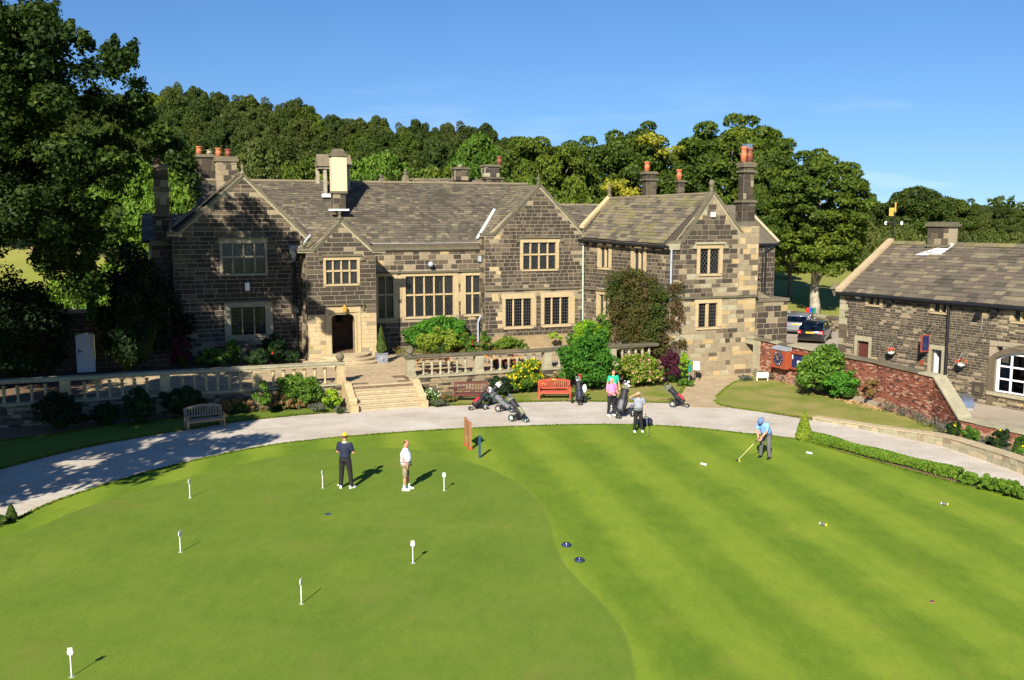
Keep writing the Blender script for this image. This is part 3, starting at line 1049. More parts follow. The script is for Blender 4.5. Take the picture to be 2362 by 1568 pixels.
def put_tree(meshes, name, label, loc, rot=0, sc=(1, 1, 1), group=None, mat=None, cat='tree'):
    t = thing(name, label, cat, loc, group)
    for nm, me in zip(('crown', 'trunk'), meshes):
        o = bpy.data.objects.new(nm, me)
        o.rotation_euler = (0, 0, rot)
        o.scale = sc
        if nm == 'crown' and mat:
            link(o, t)
            o.material_slots[0].link = 'OBJECT'
            o.material_slots[0].material = MATS[mat]
        else:
            link(o, t)
    return t

# ================================================================ THE GROUND
def smooth(t):
    t = max(0.0, min(1.0, t)); return t * t * (3 - 2 * t)
def terr(X, Y):
    A = float(np.interp(X, [-140, -90, -57, -20, 0, 30, 60, 120], [24, 24, 19, 14, 11.5, 5.5, 2.0, 2.0]))
    s = smooth((Y - 68) / 100.0)
    return A * s - 0.06 + 0.25 * sin(X * 0.11) * smooth((Y - 75) / 40)
def GT(x, y):
    z = 0.0
    for _ in range(30):
        p = G(x, y, z)
        z = 0.5 * z + 0.5 * terr(p.x, p.y)
    return Vector((p.x, p.y, terr(p.x, p.y)))
def make_ground():
    xs = np.concatenate([np.arange(-900, -160, 60), np.arange(-160, 160, 4), np.arange(160, 960, 60)])
    ys = np.concatenate([np.arange(-60, 60, 10), np.arange(60, 200, 4), np.arange(200, 1500, 60)])
    vs = [(x, y, terr(x, y)) for y in ys for x in xs]
    nx = len(xs)
    fs = [(j * nx + i, j * nx + i + 1, (j + 1) * nx + i + 1, (j + 1) * nx + i) for j in range(len(ys) - 1) for i in range(nx - 1)]
    b = MB(); b.add(vs, fs)
    o = b.build('ground', 'grass_park', None, True)
    tag(o, kind='structure')
make_ground()
def sheet(name, pts, z, mat, depth=0.05, kind='structure', side=None):
    b = MB()
    n = len(pts)
    top = [(p[0], p[1], z) for p in pts]
    bot = [(p[0], p[1], z - depth) for p in pts]
    area = sum(top[i][0] * top[(i + 1) % n][1] - top[(i + 1) % n][0] * top[i][1] for i in range(n))
    order = range(n) if area > 0 else range(n - 1, -1, -1)
    b.add(top + bot, [tuple(order)], 0)
    b.f += [(i, (i + 1) % n, n + (i + 1) % n, n + i) for i in range(n)]
    b.m += [1 if side else 0] * n
    o = b.build(name, [mat, side] if side else mat)
    tag(o, kind=kind)
    return o
def curve(pts, n=6):
    """smooth a pixel polyline by Catmull-Rom"""
    out = []
    P = [pts[0]] + list(pts) + [pts[-1]]
    for i in range(1, len(P) - 2):
        for k in range(n):
            t = k / n
            out.append(tuple(0.5 * ((2 * P[i][j]) + (-P[i - 1][j] + P[i + 1][j]) * t + (2 * P[i - 1][j] - 5 * P[i][j] + 4 * P[i + 1][j] - P[i + 2][j]) * t * t
                       + (-P[i - 1][j] + 3 * P[i][j] - 3 * P[i + 1][j] + P[i + 2][j]) * t ** 3) for j in (0, 1)))
    out.append(tuple(pts[-1]))
    return out
green_edge = curve([(-300, 1318), (-120, 1258), (0, 1218), (60, 1190), (120, 1163), (200, 1135), (300, 1104), (400, 1077), (500, 1054), (600, 1034), (700, 1020), (800, 1010),
              (900, 1002), (1000, 995), (1100, 990), (1200, 986), (1300, 983), (1400, 982), (1500, 984), (1600, 990), (1700, 1001), (1800, 1011),
              (1860, 1022), (1940, 1045), (2020, 1068), (2100, 1090), (2200, 1117), (2300, 1141), (2361, 1158), (2480, 1195), (2700, 1270)], 4)
GE = [G(x, y) for x, y in green_edge]
near = [Vector((24, 2)), Vector((-24, 2))]
def jit(P, a):
    return [Vector((p.x + RND.uniform(-a, a), p.y + RND.uniform(-a, a))) for p in P]
def dens(P, step):
    out = []
    for i in range(len(P) - 1):
        a, b = P[i], P[i + 1]
        n = max(1, int((b - a).length / step))
        out += [a.lerp(b, k / n) for k in range(n)]
    out.append(P[-1]); return out
GEj = jit(dens([Vector((p.x, p.y)) for p in GE], 0.35), 0.018)
sheet('lawn', GEj + near, 0.05, 'grass_green', 0.07, side='soil')
putt = curve([(-400, 1420), (-150, 1290), (60, 1225), (230, 1160), (400, 1112), (560, 1070), (700, 1044), (800, 1033), (900, 1033), (1000, 1045), (1100, 1072),
              (1180, 1108), (1235, 1150), (1262, 1200), (1275, 1250), (1300, 1305), (1350, 1358), (1400, 1410), (1435, 1460), (1452, 1520), (1458, 1568), (1440, 1700), (1400, 1900)], 5)
PT = [G(x, y, 0.05) for x, y in putt]
PV = [Vector((p.x, p.y)) for p in PT]
cl = []
for i, p in enumerate(PV):
    a = PV[max(0, i - 1)]; c = PV[min(len(PV) - 1, i + 1)]
    d = (c - a).normalized()
    cl.append(p + Vector((d.y, -d.x)) * 0.0 + Vector((-d.y, d.x)) * 0.06)
sheet('green_fringe', jit(dens(cl, 0.3), 0.012) + [Vector((2.0, 4)), Vector((-20, 4))], 0.054, 'grass_collar', 0.003)
sheet('putting_green', dens(PV, 0.3) + [Vector((1.8, 5)), Vector((-18, 5))], 0.058, 'grass_putting', 0.003)
# gravel carriage sweep
outer = curve([(-400, 1215), (-200, 1140), (0, 1082), (100, 1055), (200, 1031), (300, 1012), (400, 995), (460, 986), (520, 976), (600, 966), (700, 956), (795, 948), (980, 936), (1080, 932), (1230, 925),
               (1330, 924), (1450, 926), (1540, 928), (1640, 928), (1672, 938), (1773, 953), (1873, 969), (1950, 982), (2023, 997), (2100, 1013), (2173, 1029), (2273, 1063), (2361, 1095), (2500, 1160), (2750, 1290)], 4)
OE = [Vector((G(x, y).x, G(x, y).y)) for x, y in outer]
sheet('gravel_path', OE + [Vector((30, 1)), Vector((-30, 1))], 0.0, 'gravel', 0.04)
def G2(x, y, z=0.0):
    p = G(x, y, z); return Vector((p.x, p.y))
# beds and lawns
sheet('flower_bed', [G2(*p) for p in ((-250, 1130), (0, 1078), (200, 1029), (400, 993), (520, 974), (700, 955), (796, 947))] + [UV(8.8, 45.6).xy, UV(-16, 45.6).xy], 0.012, 'soil', 0.05)
ls = curve([(-200, 1140), (0, 1083), (100, 1056), (200, 1032), (300, 1013), (400, 996), (460, 987), (520, 977), (600, 967), (700, 957), (790, 950)], 4)
lsb = curve([(775, 940), (742, 938), (700, 941), (650, 944), (560, 952), (480, 962), (380, 972), (300, 980), (200, 993), (100, 1008), (0, 1020), (-200, 1060)], 4)
sheet('lawn_strip', jit(dens([G2(*p) for p in ls], .3), .012) + jit([G2(*p) for p in lsb], .02), 0.05, 'grass_strip', 0.06, side='soil')
sheet('flower_bed', [G2(*p) for p in ((978, 937), (1080, 934), (1230, 927), (1330, 926), (1450, 928), (1544, 930), (1590, 885), (1600, 870))] + [UV(28.5, 46.3).xy, UV(12.2, 46.3).xy], 0.012, 'soil', 0.05)
ml = curve([(1034, 936), (1120, 932), (1230, 927), (1330, 926), (1450, 928), (1540, 929), (1556, 922), (1580, 890), (1590, 880)], 4) + curve([(1590, 878), (1540, 884), (1500, 884), (1440, 888), (1380, 892), (1320, 898), (1240, 905), (1180, 908), (1120, 912), (1060, 918), (1034, 924)], 4)
sheet('lawn_strip', jit([G2(*p) for p in ml], .015), 0.05, 'grass_lawn', 0.06, side='soil')
# right-hand lawn
rl = curve([(1649, 926), (1672, 938), (1773, 953), (1873, 968), (1950, 980), (2023, 993), (2100, 1006), (2176, 1016)], 4) + \
     curve([(2182, 1004), (2150, 985), (2111, 967), (2036, 944), (1961, 923), (1924, 912), (1861, 895), (1800, 878), (1773, 872), (1740, 871), (1714, 877), (1690, 886), (1668, 902), (1652, 918)], 4)
sheet('lawn', jit([G2(*p) for p in rl], .012), 0.06, 'grass_lawn', 0.07, side='soil')
sheet('flower_bed', [G2(*p) for p in ((1745, 866), (1773, 876), (1861, 898), (1961, 926), (2036, 947), (2111, 970), (2173, 1016), (2273, 1050), (2361, 1082), (2500, 1140), (2560, 1050), (2300, 990), (2200, 980), (2100, 930), (1960, 880), (1800, 855))], 0.035, 'soil', 0.05)

sheet('soil_strip', [G2(*p) for p in ((1846, 1012), (1864, 1009), (1940, 1026), (2020, 1049), (2100, 1070), (2200, 1096), (2300, 1122), (2361, 1140), (2600, 1215), (2600, 1270), (2361, 1185), (2200, 1142), (2000, 1085), (1846, 1040))], 0.016, 'soil', 0.01)
def tufts(name, line, n, mat, w=.05, h=.05, z=.05):
    L = dens(line, .05)
    idx = NP.integers(0, len(L), n)
    C = np.array([(L[i].x, L[i].y, z) for i in idx]) + NP.normal(0, 1, (n, 3)) * np.array([w, w, .008]) + np.array([0, 0, h * .2])
    N = NP.normal(0, 1, (n, 3)); N[:, 2] *= .2
    TUFTS.append((name, C, N, h, mat))
TUFTS = []
V2 = lambda P: [Vector((p.x, p.y)) for p in P]
tufts('grass_tufts', V2(GE), 9000, 'leaf_grass', .035, .06)
tufts('grass_tufts', [G2(*p) for p in ls], 2500, 'leaf_grass', .035, .06)
tufts('grass_tufts', [G2(*p) for p in lsb], 2000, 'leaf_grass', .05, .07)
tufts('grass_tufts', [G2(*p) for p in ml], 3500, 'leaf_grass', .04, .06)
tufts('grass_tufts', [G2(*p) for p in rl], 4500, 'leaf_grass', .04, .06)

# retaining kerb along the right-hand side of the gravel
kb = thing('kerb_wall', 'low curved retaining kerb of tan stone blocks right of the gravel', 'kerb', G(2150, 1020))
KP = [G2(*p) for p in curve([(1873, 969), (1950, 982), (2023, 997), (2100, 1013), (2173, 1029), (2273, 1063), (2361, 1095), (2460, 1140)], 5)]
KD = dens(KP, 0.8)
for i in range(len(KD) - 1):
    a, c = KD[i], KD[i + 1]
    fr = Fr(a, q=c)
    tt = i / len(KD)
    hh = 0.10 + 0.34 * smooth(tt * 1.3)
    ns = 1 if hh < .2 else 2
    for k in range(ns):
        z0, z1 = hh * k / ns, hh * (k + 1) / ns - 0.006
        one('stone', RND.choice(['dressed_grey', 'step_stone', 'stone_tan', 'dressed_grey']),
            lambda q: q.fbox(fr, 0.005, fr.len - .005, z0, z1, -0.28, RND.uniform(-.012, .012)), kb)
    one('coping_stone', 'step_stone', lambda q: q.fbox(fr, 0.004, fr.len - .004, hh, hh + .05, -0.46, 0.03), kb)

# edging stones along the green
eg = thing('lawn_edging', 'line of small brown edging stones along the green\'s gravel side', 'edging', G(600, 1034))
EV = dens([Vector((p.x, p.y)) for p in GE[:80]], 0.30)
EV = [p for p in EV if p.y > 24 and p.x < 1.0]
for i in range(0, len(EV) - 1):
    if RND.random() < 0.12: continue
    fr = Fr(EV[i], q=EV[i + 1])
    one('stone', RND.choice(['stone_mid', 'rubble_tan', 'stone_dark', 'rubble_tan']),
        lambda q: q.fbox(fr, 0.015, fr.len * RND.uniform(.8, .97), -0.005, 0.035 + RND.uniform(0, .03), RND.uniform(-.12, -.08) + .02, RND.uniform(0, .03) + .02), eg)

# stone path to the doorway
spath = sheet('stone_path', [G2(*p) for p in ((1541, 929), (1556, 916), (1583, 884), (1596, 872), (1630, 862), (1745, 862), (1745, 868), (1700, 880), (1672, 898), (1654, 918), (1648, 928), (1680, 942), (1600, 940))], 0.012, 'flagstone_tan', 0.03)
pa, pb = G2(1598, 932), G2(1660, 868)
pd = (pb - pa).normalized(); pn = Vector((pd.y, -pd.x))
poly_path = [G2(*p) for p in ((1541, 929), (1556, 918), (1583, 886), (1598, 873), (1635, 864), (1745, 864), (1742, 869), (1700, 879), (1672, 897), (1654, 918), (1648, 928), (1665, 934), (1600, 936))]
def inside(p, poly):
    c = False
    n = len(poly)
    for i in range(n):
        a, b = poly[i], poly[(i + 1) % n]
        if (a.y > p.y) != (b.y > p.y) and p.x < (b.x - a.x) * (p.y - a.y) / (b.y - a.y) + a.x:
            c = not c
    return c
r = -3.0
while r < 14:
    rl_ = RND.uniform(0.5, 0.75)
    s = -3.0 + RND.uniform(0, .6)
    while s < 5:
        w = RND.uniform(0.6, 1.05)
        cc = pa + pd * (r + rl_ / 2) + pn * (s + w / 2)
        if inside(cc, poly_path):
            p00 = pa + pd * (r + .012) + pn * (s + .012); p11 = pa + pd * (r + rl_ - .012) + pn * (s + w - .012)
            p10 = pa + pd * (r + .012) + pn * (s + w - .012); p01 = pa + pd * (r + rl_ - .012) + pn * (s + .012)
            zz = 0.018 + RND.uniform(-.002, .003)
            one('paving_slab', 'flagstone_tan',
                lambda q: q.hexa([(*v, 0.005) for v in (p00, p10, p11, p01)], [(*v, zz) for v in (p00, p10, p11, p01)]), spath)
        s += w
    r += rl_

# ================================================================ TERRACE
VL, VR = 45.4, 46.1
terr_poly = [UV(-16, VL + .1), UV(8.75, VL + .1), UV(8.75, 44.62), UV(12.1, 44.62), UV(12.1, VR + .1), UV(27.15, VR + .1), UV(26.0, 55.5), UV(-16, 55.5)]
tf = sheet('terrace_floor', [p.xy for p in terr_poly], 0.985, 'soil', 0.9)
SLAB = None
def slab_mesh(mat):
    me = bpy.data.meshes.new('flagstone')
    e = .01
    vs = [(0, 0, 0), (1, 0, 0), (1, 1, 0), (0, 1, 0), (e, e, 1), (1 - e, e, 1), (1 - e, 1 - e, 1), (e, 1 - e, 1)]
    me.from_pydata(vs, [], [(4, 5, 6, 7), (0, 1, 5, 4), (1, 2, 6, 5), (2, 3, 7, 6), (3, 0, 4, 7)])
    me.materials.append(MATS[mat]); return me
SM = [slab_mesh(m) for m in ('flagstone_tan', 'flagstone_tan', 'flagstone_grey')]
tp2 = [p.xy for p in terr_poly]
nfl = 0
v = 44.63
while v < 53.5:
    hv = RND.uniform(0.6, 0.95)
    u = -3.0 + RND.uniform(0, .8)
    while u < 27:
        w = RND.uniform(0.8, 1.5)
        c = UV(u + w / 2, v + hv / 2)
        ok = all(inside(UV(a, b).xy, tp2) for a, b in ((u + .01, v + .02), (u + w - .01, v + .02), (u + .01, v + hv - .02), (u + w - .01, v + hv - .02)))
        if ok and nfl < 290 and not (u + w < 8.0 and v > 51.3):
            o = bpy.data.objects.new('flagstone', RND.choice(SM if u > 13 else SM[:2]))
            P = UV(u + .008, v + .008, 0.99)
            o.location = P; o.rotation_euler = (0, 0, TH)
            o.scale = (w - .016, hv - .016, RND.uniform(.022, .032))
            link(o, tf); nfl += 1
        u += w
    v += hv

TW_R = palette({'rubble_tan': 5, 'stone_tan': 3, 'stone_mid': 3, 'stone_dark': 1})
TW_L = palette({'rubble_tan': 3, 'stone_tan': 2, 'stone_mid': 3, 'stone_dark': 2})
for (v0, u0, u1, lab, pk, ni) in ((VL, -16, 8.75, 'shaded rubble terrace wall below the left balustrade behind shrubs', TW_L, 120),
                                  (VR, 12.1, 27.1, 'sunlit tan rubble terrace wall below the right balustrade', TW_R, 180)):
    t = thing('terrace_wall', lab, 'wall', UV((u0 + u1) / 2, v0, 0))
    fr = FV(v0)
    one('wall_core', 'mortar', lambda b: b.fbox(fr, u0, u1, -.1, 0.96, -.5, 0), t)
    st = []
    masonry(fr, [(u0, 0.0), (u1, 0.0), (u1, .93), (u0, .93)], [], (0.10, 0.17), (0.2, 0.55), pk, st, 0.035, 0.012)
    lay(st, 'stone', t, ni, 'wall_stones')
    one('string_course', 'dressed_grey', lambda b: b.fbox(fr, u0, u1, .94, 1.03, -.48, 0.09), t)

def baluster(b, c, s=1.0):
    x, y, z = c
    b.lathe((x, y, z), [(.085, 0), (.085, .05), (.055, .07), (.075, .12), (.045, .17), (.05, .22), (.088, .56), (.092, .60), (.055, .625), (.05, .66), (.085, .69), (.085, .76)], 8)
def balustrade(v0, piers, label, u_start, u_end, ball_at, mat_b, mat_c, nb=6):
    fr = FV(v0)
    t = thing('balustrade', label, 'balustrade', UV(piers[len(piers) // 2], v0, 1.0))
    z0 = 1.03
    segs = [u_start] + piers + [u_end]
    for i, p in enumerate(piers):
        one('pier', mat_b, lambda b: (b.fbox(fr, p - .21, p + .21, z0, z0 + .86, -.42, 0.0), b.fbox(fr, p - .25, p + .25, z0, z0 + .12, -.46, .04),
                                      b.fbox(fr, p - .15, p + .15, z0 + .2, z0 + .74, 0.0, .015)), t)
    cuts = sorted(set([u_start, u_end] + [p for p in piers]))
    x = u_start
    while x < u_end - .05:
        e = min(u_end, x + RND.uniform(1.2, 1.9))
        if u_end - e < .5: e = u_end
        dz = RND.uniform(-.006, .006)
        one('coping_stone', mat_c, lambda b: (b.fbox(fr, x + .004, e - .004, z0 + .865 + dz, z0 + .945 + dz, -.45, .03),
                                              b.fbox(fr, x + .006, e - .006, z0 + .945 + dz, z0 + 1.02 + dz, -.49, .07)), t)
        x = e
    edges = [u_start - .2] + piers + [u_end + .2]
    first = None
    for i in range(len(edges) - 1):
        a, c = edges[i] + .25, edges[i + 1] - .25
        if c - a < .6: continue
        n = max(1, int(round((c - a) / 0.53)) - 1) if nb is None else max(1, min(nb, int((c - a) / .45)))
        for k in range(n):
            u = a + (c - a) * (k + 1) / (n + 1)
            if first is None:
                bb = MB(); baluster(bb, (0, 0, 0))
                ob = bb.build('baluster', mat_b, None, True)
                ob.parent = t
                first = ob
            else:
                ob = link(first.copy(), t)
            ob.location = fr.w(u, z0, -.21) - org(t)
    for u in ball_at:
        c = fr.w(u, z0 + 1.02, -.21)
        one('ball_finial', 'weathered_cap', lambda b: (b.ball((c.x, c.y, c.z + .24), .20, 16), b.lathe((c.x, c.y, c.z), [(.15, 0), (.09, .06), (.09, .1)], 10)), t, True)
    return t
pl = [FV(VL).px(x, 870)[0] for x in (148, 380, 594, 787)]
sp = pl[1] - pl[0]
balustrade(VL, [-12.0, -7.8] + pl, 'pale stone balustrade left of the steps running into tree shade', -15.5, 8.8, [pl[-1]], 'dressed_stone', 'dressed_grey')
pr = [FV(VR).px(x, 830)[0] for x in (948, 1106, 1264)]
sp = pr[2] - pr[1]
balustrade(VR, pr + [pr[2] + sp * 1.0], 'weathered balustrade right of the steps ending at the creeper wall', pr[0] - .25, 26.4, [pr[0]], 'dressed_grey', 'weathered_cap')

# steps up from the gravel
st = thing('stone_steps', 'broad flight of six tan stone steps from gravel up to terrace', 'steps', UV(10.4, 43.6, 0))
uL, uR = 8.95, 11.95
for k in range(6):
    v0 = 43.38 + .25 * k
    z1 = (k + 1) / 6
    def f(b):
        lo = [UV(uL, v0, z1 - 1 / 6), UV(uR, v0, z1 - 1 / 6), UV(uR, 44.95, z1 - 1 / 6), UV(uL, 44.95, z1 - 1 / 6)]
        b.hexa(lo, [Vector((p.x, p.y, z1 - .045)) for p in lo])
        lo2 = [UV(uL, v0 - .035, z1 - .045), UV(uR, v0 - .035, z1 - .045), UV(uR, 44.95, z1 - .045), UV(uL, 44.95, z1 - .045)]
        b.hexa(lo2, [Vector((p.x, p.y, z1 - .002 if k == 5 else z1)) for p in lo2])
    one('step', 'step_stone', f, st)
for side, (a, c) in (('l', (8.6, 8.95)), ('r', (11.95, 12.3))):
    def f(b):
        pv = [(43.15, 0), (45.4, 0), (45.4, 1.12), (44.75, 1.12), (43.62, .48), (43.5, .34), (43.15, .34)]
        b.hexa([UV(a, p, z) for p, z in pv], [UV(c, p, z) for p, z in pv])
        b.tube([UV(a - .01, 43.68, .46), UV(c + .01, 43.68, .46)], .17, 12)
    one('cheek_wall', 'dressed_stone', f, st)

# ================================================================ MANOR HOUSE
house = thing('manor_house', 'dark weathered stone gabled manor house behind the terrace with mullioned windows', 'manor house', UV(12, 53, 1.0))
ST, RF = [], []       # facing stones, slates
dark_mix = {'stone_black': 3, 'stone_dark': 6, 'stone_mid': .8}
light_mix = palette({'stone_mid': 6, 'stone_dark': 3, 'stone_tan': .7})
def pick_gable(cx, z_e, apex, left=True):
    """paler near the copings, darker lower down"""
    P0 = palette(dark_mix); P1 = palette({'stone_mid': 5, 'stone_tan': 3, 'stone_dark': 3}); P2 = palette({'stone_black': 6, 'stone_dark': 3, 'stone_mid': .6})
    def f(a, z):
        if z > z_e:
            half = (apex - z)
            if half < 0.55 or RND.random() < 0.12: return P1()
            return P0()
        return P0()
    return f
# --- left gable
FA = FV(55.0)
hA1, sA1 = window(FA, (652.9, 715.7), (780.4, 803.2), 4, [755.7], house, 'di', .13, .26, .14, (.1, .25, True), curt=[(0, .3, .6, 0, .18), (2, .1, .5, .05, .35), (3, .4, .8, 0, .18)], mat='dressed_grey')
hA2, sA2 = window(FA, (678.6, 903.2), (782.1, 983.6), 3, [], house, 'sq', .25, .3, .18, (.45, .35, False), bigL=.1, bigR=.15, curt=[(0, 0, .22, .3, 1), (2, .5, .95, 0, 1)], mat='dressed_grey')
aL, aR, zE = 1.42, 8.3, 7.95
backing(FA, (aL, aR, 0.9, zE), [hA1, hA2], [(aL, zE), (aR + .2, zE), (5.25, 11.22)], -.45, 0, 'mortar', 'wall', house)
PA0 = palette(dark_mix); PA1 = palette({'stone_black': 5, 'stone_dark': 3, 'stone_mid': 1}); PA2 = palette({'stone_tan': 4, 'stone_mid': 4, 'stone_dark': 3, 'stone_black': 2})
def pA(a, z):
    if z > 8 and (11.1 - z) < abs(a - 5.25) * .95 + .45: return RND.choice(['stone_mid', 'stone_tan', 'stone_dark', 'stone_mid'])
    if 4.0 < z < 5.9: return PA1()
    if z < 2.8 and a < 5.5: return PA2()
    if patchn(a, z) > 1.1: return light_mix()
    return PA0()
masonry(FA, [(aL, 0.95), (aR, 0.95), (aR, zE), (8.45, zE), (5.25, 11.15), (aL + .05, zE), (aL, zE)], [sA1, sA2], (0.20, 0.29), (0.38, 0.85), pA, ST, .011, .026)
# --- porch
FB = FV(52.6)
hB1, sB1 = window(FB, (957.8, 764.7), (1051.5, 834.3), 4, [796.8], house, 'di', .14, .2, .12, (.1, .1, True), curt=[(0, .1, .9, .5, 1), (1, .1, .9, .5, 1), (2, .1, .9, .5, 1), (3, .1, .9, 0, 1)])
bL, bR, zB = 8.2, 12.02, 7.12
d0 = FB.sx(975, 930); d1 = FB.sx(1045, 1040)
da, db, dz1 = d0[0], d1[0], FB.sx(1010, 925)[1]
door_hole = (da, db, 0.9, dz1)
backing(FB, (bL, bR, 0.9, zB), [hB1, door_hole], [(bL, zB), (bR, zB), (10.1, 8.75)], -.5, 0, 'mortar', 'wall', house)
PB0 = palette({'stone_black': 2, 'stone_dark': 7, 'stone_mid': .8}); PB1 = palette({'dressed_stone': 7, 'stone_tan': 2, 'stone_gold': .6})
def pB(a, z):
    if z < 3.75: return PB1()
    if z > 7.2 and (8.75 - z) < abs(a - 10.1) * .86 + .35: return RND.choice(['stone_mid', 'stone_dark', 'stone_tan'])
    if patchn(a, z) > 1.2: return light_mix()
    return PB0()
masonry(FB, [(bL, 0.95), (bR, 0.95), (bR, zB), (10.1, 8.72), (bL, zB)], [sB1, (da - .34, db + .34, .9, dz1 + .45)], (0.21, 0.29), (0.42, .9), pB, ST, .010, .024)
def doorframe(b):
    w = .34
    b.fbox(FB, da - w, da, 1.42, dz1 + .42, -.35, .05)
    b.fbox(FB, db, db + w, 1.42, dz1 + .42, -.35, .05)
    b.fbox(FB, da, db, dz1 + .1, dz1 + .42, -.35, .05)
    b.fpoly(FB, [(da, dz1 + .1), (da, dz1 - .18), (da + .12, dz1 - .04), (da + .35, dz1 + .03), ((da + db) / 2, dz1 + .07), (db - .35, dz1 + .03), (db - .12, dz1 - .04), (db, dz1 - .18), (db, dz1 + .1)], -.33, .02)
    for (x0, x1) in ((da - .1, da - .03), (db + .03, db + .1)):
        b.fbox(FB, x0, x1, 1.44, dz1 + .05, .05, .09)
    b.fbox(FB, da - .2, db + .2, dz1 + .12, dz1 + .19, .05, .10)
dfm = one('door_surround', 'dressed_stone', doorframe, house)
one('hood_mould', 'weathered_cap', lambda b: (b.fbox(FB, da - .55, db + .55, dz1 + .50, dz1 + .60, -.02, .16), b.fbox(FB, da - .55, da - .45, dz1 + .2, dz1 + .5, -.02, .12),
     b.fbox(FB, db + .45, db + .55, dz1 + .2, dz1 + .5, -.02, .12)), dfm)
cl_ = FB.w((da + db) / 2 + .05, dz1 + .42, .28)
one('lantern', 'gold_leaf', lambda b: (b.lathe(cl_, [(.04, -.30), (.11, -.22), (.13, 0), (.03, .12)], 6), b.tube([FB.w((da + db) / 2 + .05, dz1 + .55, 0), cl_ + Vector((0, 0, .14))], .02, 5)), dfm)
def porch_in(b):
    b.fbox(FB, da - .5, da - .45, 1.4, dz1 + .2, -3.4, -.5)
    b.fbox(FB, db + .45, db + .5, 1.4, dz1 + .2, -3.4, -.5)
    b.fbox(FB, da - .5, db + .5, dz1 + .2, dz1 + .3, -3.4, -.5)
    b.fbox(FB, da - .45, db + .45, 1.40, 1.46, -3.4, -.3)
one('porch_interior', 'interior_tan', porch_in, house)
def innerdoor(b):
    b.fbox(FB, da + .35, db + .42, 1.46, dz1 + .15, -2.9, -2.82)
idr = one('door', 'interior_tan', innerdoor, house)
one('notice', 'interior_dark', lambda b: b.fbox(FB, da + .75, da + 1.1, 2.9, 3.3, -2.82, -2.78), idr)
one('handle', 'black_iron', lambda b: b.tube([FB.w(da + .48, 2.55, -2.78), FB.w(da + .75, 2.55, -2.78)], .04, 6), idr)
# porch side wall (faces left)
FBs = Fr(UV(bL, 55.0).xy, q=UV(bL, 52.6).xy)
one('wall', 'mortar', lambda b: b.fbox(FBs, 0, FBs.len - .02, .9, zB, -.4, 0), house)
masonry(FBs, [(0, .95), (FBs.len, .95), (FBs.len, zB), (0, zB)], [], (.26, .34), (.3, .6), palette({'stone_tan': 4, 'stone_mid': 3, 'stone_dark': 3}), ST, .010, .024)
FBr = Fr(UV(bR, 52.6).xy, q=UV(bR, 55.3).xy)
one('wall', 'stone_dark', lambda b: b.fbox(FBr, .02, FBr.len, .9, zB, -.4, 0), house)
# --- hall
FC = FV(55.3)
hC1, sC1 = window(FC, (1192.3, 811.7), (1333.5, 929.2), 5, [866.8], house, 'di', .22, .2, .14, None, curt=[(0, .1, .95, .5, 1), (3, .55, .95, .5, .85), (4, .05, .9, .45, 1)], bigR=.12)
hC2, sC2 = window(FC, (1369.2, 810.2), (1411.9, 923.4), 2, [863.0], house, 'di', .2, .2, .14, None, bigL=.12, curt=[(1, .1, .9, .4, 1)])
hC3, sC3 = window(FC, (1111.6, 813.0), (1158.0, 935.0), 2, [867.5], house, 'di', .2, .2, .14, None, bigR=.1, curt=[(0, .1, .9, .2, .9), (1, .1, .9, .2, .9)])
cL, cR, zC = 12.0, 19.3, 7.05
backing(FC, (cL, cR, 0.9, zC), [hC1, hC2, hC3], None, -.5, 0, 'mortar', 'wall', house)
PC0 = palette({'stone_tan': 2.5, 'stone_mid': 4, 'stone_dark': 4, 'stone_gold': .2}); PC1 = palette({'stone_dark': 6, 'stone_black': 2, 'stone_mid': 2}); PC2 = palette({'stone_dark': 3, 'dressed_stone': 5, 'stone_mid': 2})
zsC = FC.sx(1260, 802)[1]
def pC(a, z):
    if z > zsC: return PC0()
    if z > 2.7: return PC2()
    return PC1()
masonry(FC, [(cL, .95), (cR, .95), (cR, zC), (cL, zC)], [sC1, sC2, sC3], (.24, .34), (.35, .75), pC, ST, .013, .032)
one('string_course', 'weathered_cap', lambda b: b.fbox(FC, cL, cR, zsC, zsC + .12, 0, .13), house)
one('parapet_coping', 'weathered_cap', lambda b: (b.fbox(FC, cL + .1, cR - .1, zC, zC + .16, -.5, .16), b.fbox(FC, cL + .1, cR - .1, zC - .07, zC, -.1, .09)), house)
one('parapet_wall', 'stone_mid', lambda b: b.fbox(FC, cL + .5, cR - .2, zC + .16, zC + .38, -.3, -.1), house)
one('gutter_lead', 'lead_white', lambda b: b.fbox(FC, cL + .5, cR - .2, zC + .385, zC + .40, -.35, -.06), house)
# --- right gable
FD = FV(54.4)
hD1, sD1 = window(FD, (1538.6, 713.2), (1634.5, 791.2), 4, [748.6], house, 'di', .2, .26, .12, (.1, .1, True), curt=[(3, .2, .95, .1, .9), (3, .4, .7, 0, .5)])
hD2, sD2 = window(FD, (1486.4, 878.4), (1562.6, 958.9), 3, [], house, 'sq', .2, .3, .18, None, bigL=.0, bigR=.12, curt=[(2, .4, .7, 0, .7)])
hD3, sD3 = window(FD, (1600.7, 874.2), (1672.7, 952.9), 3, [], house, 'sq', .2, .3, .18, None, bigL=.02, bigR=.2, curt=[(2, .35, .6, 0, .7)])
dL, dR, zD = 19.12, 25.70, 7.85
apD = (22.65, 10.85)
backing(FD, (dL, dR, .9, zD), [hD1, hD2, hD3], [(dL + .15, zD), (dR, zD), apD], -.5, 0, 'mortar', 'wall', house)
zsD = (FD.sx(1427, 856)[1] + FD.sx(1719, 847)[1]) / 2
PD0 = palette({'stone_black': 1.5, 'stone_dark': 7, 'stone_mid': .8}); PD1 = palette({'stone_mid': 4, 'stone_tan': 3, 'stone_dark': 3})
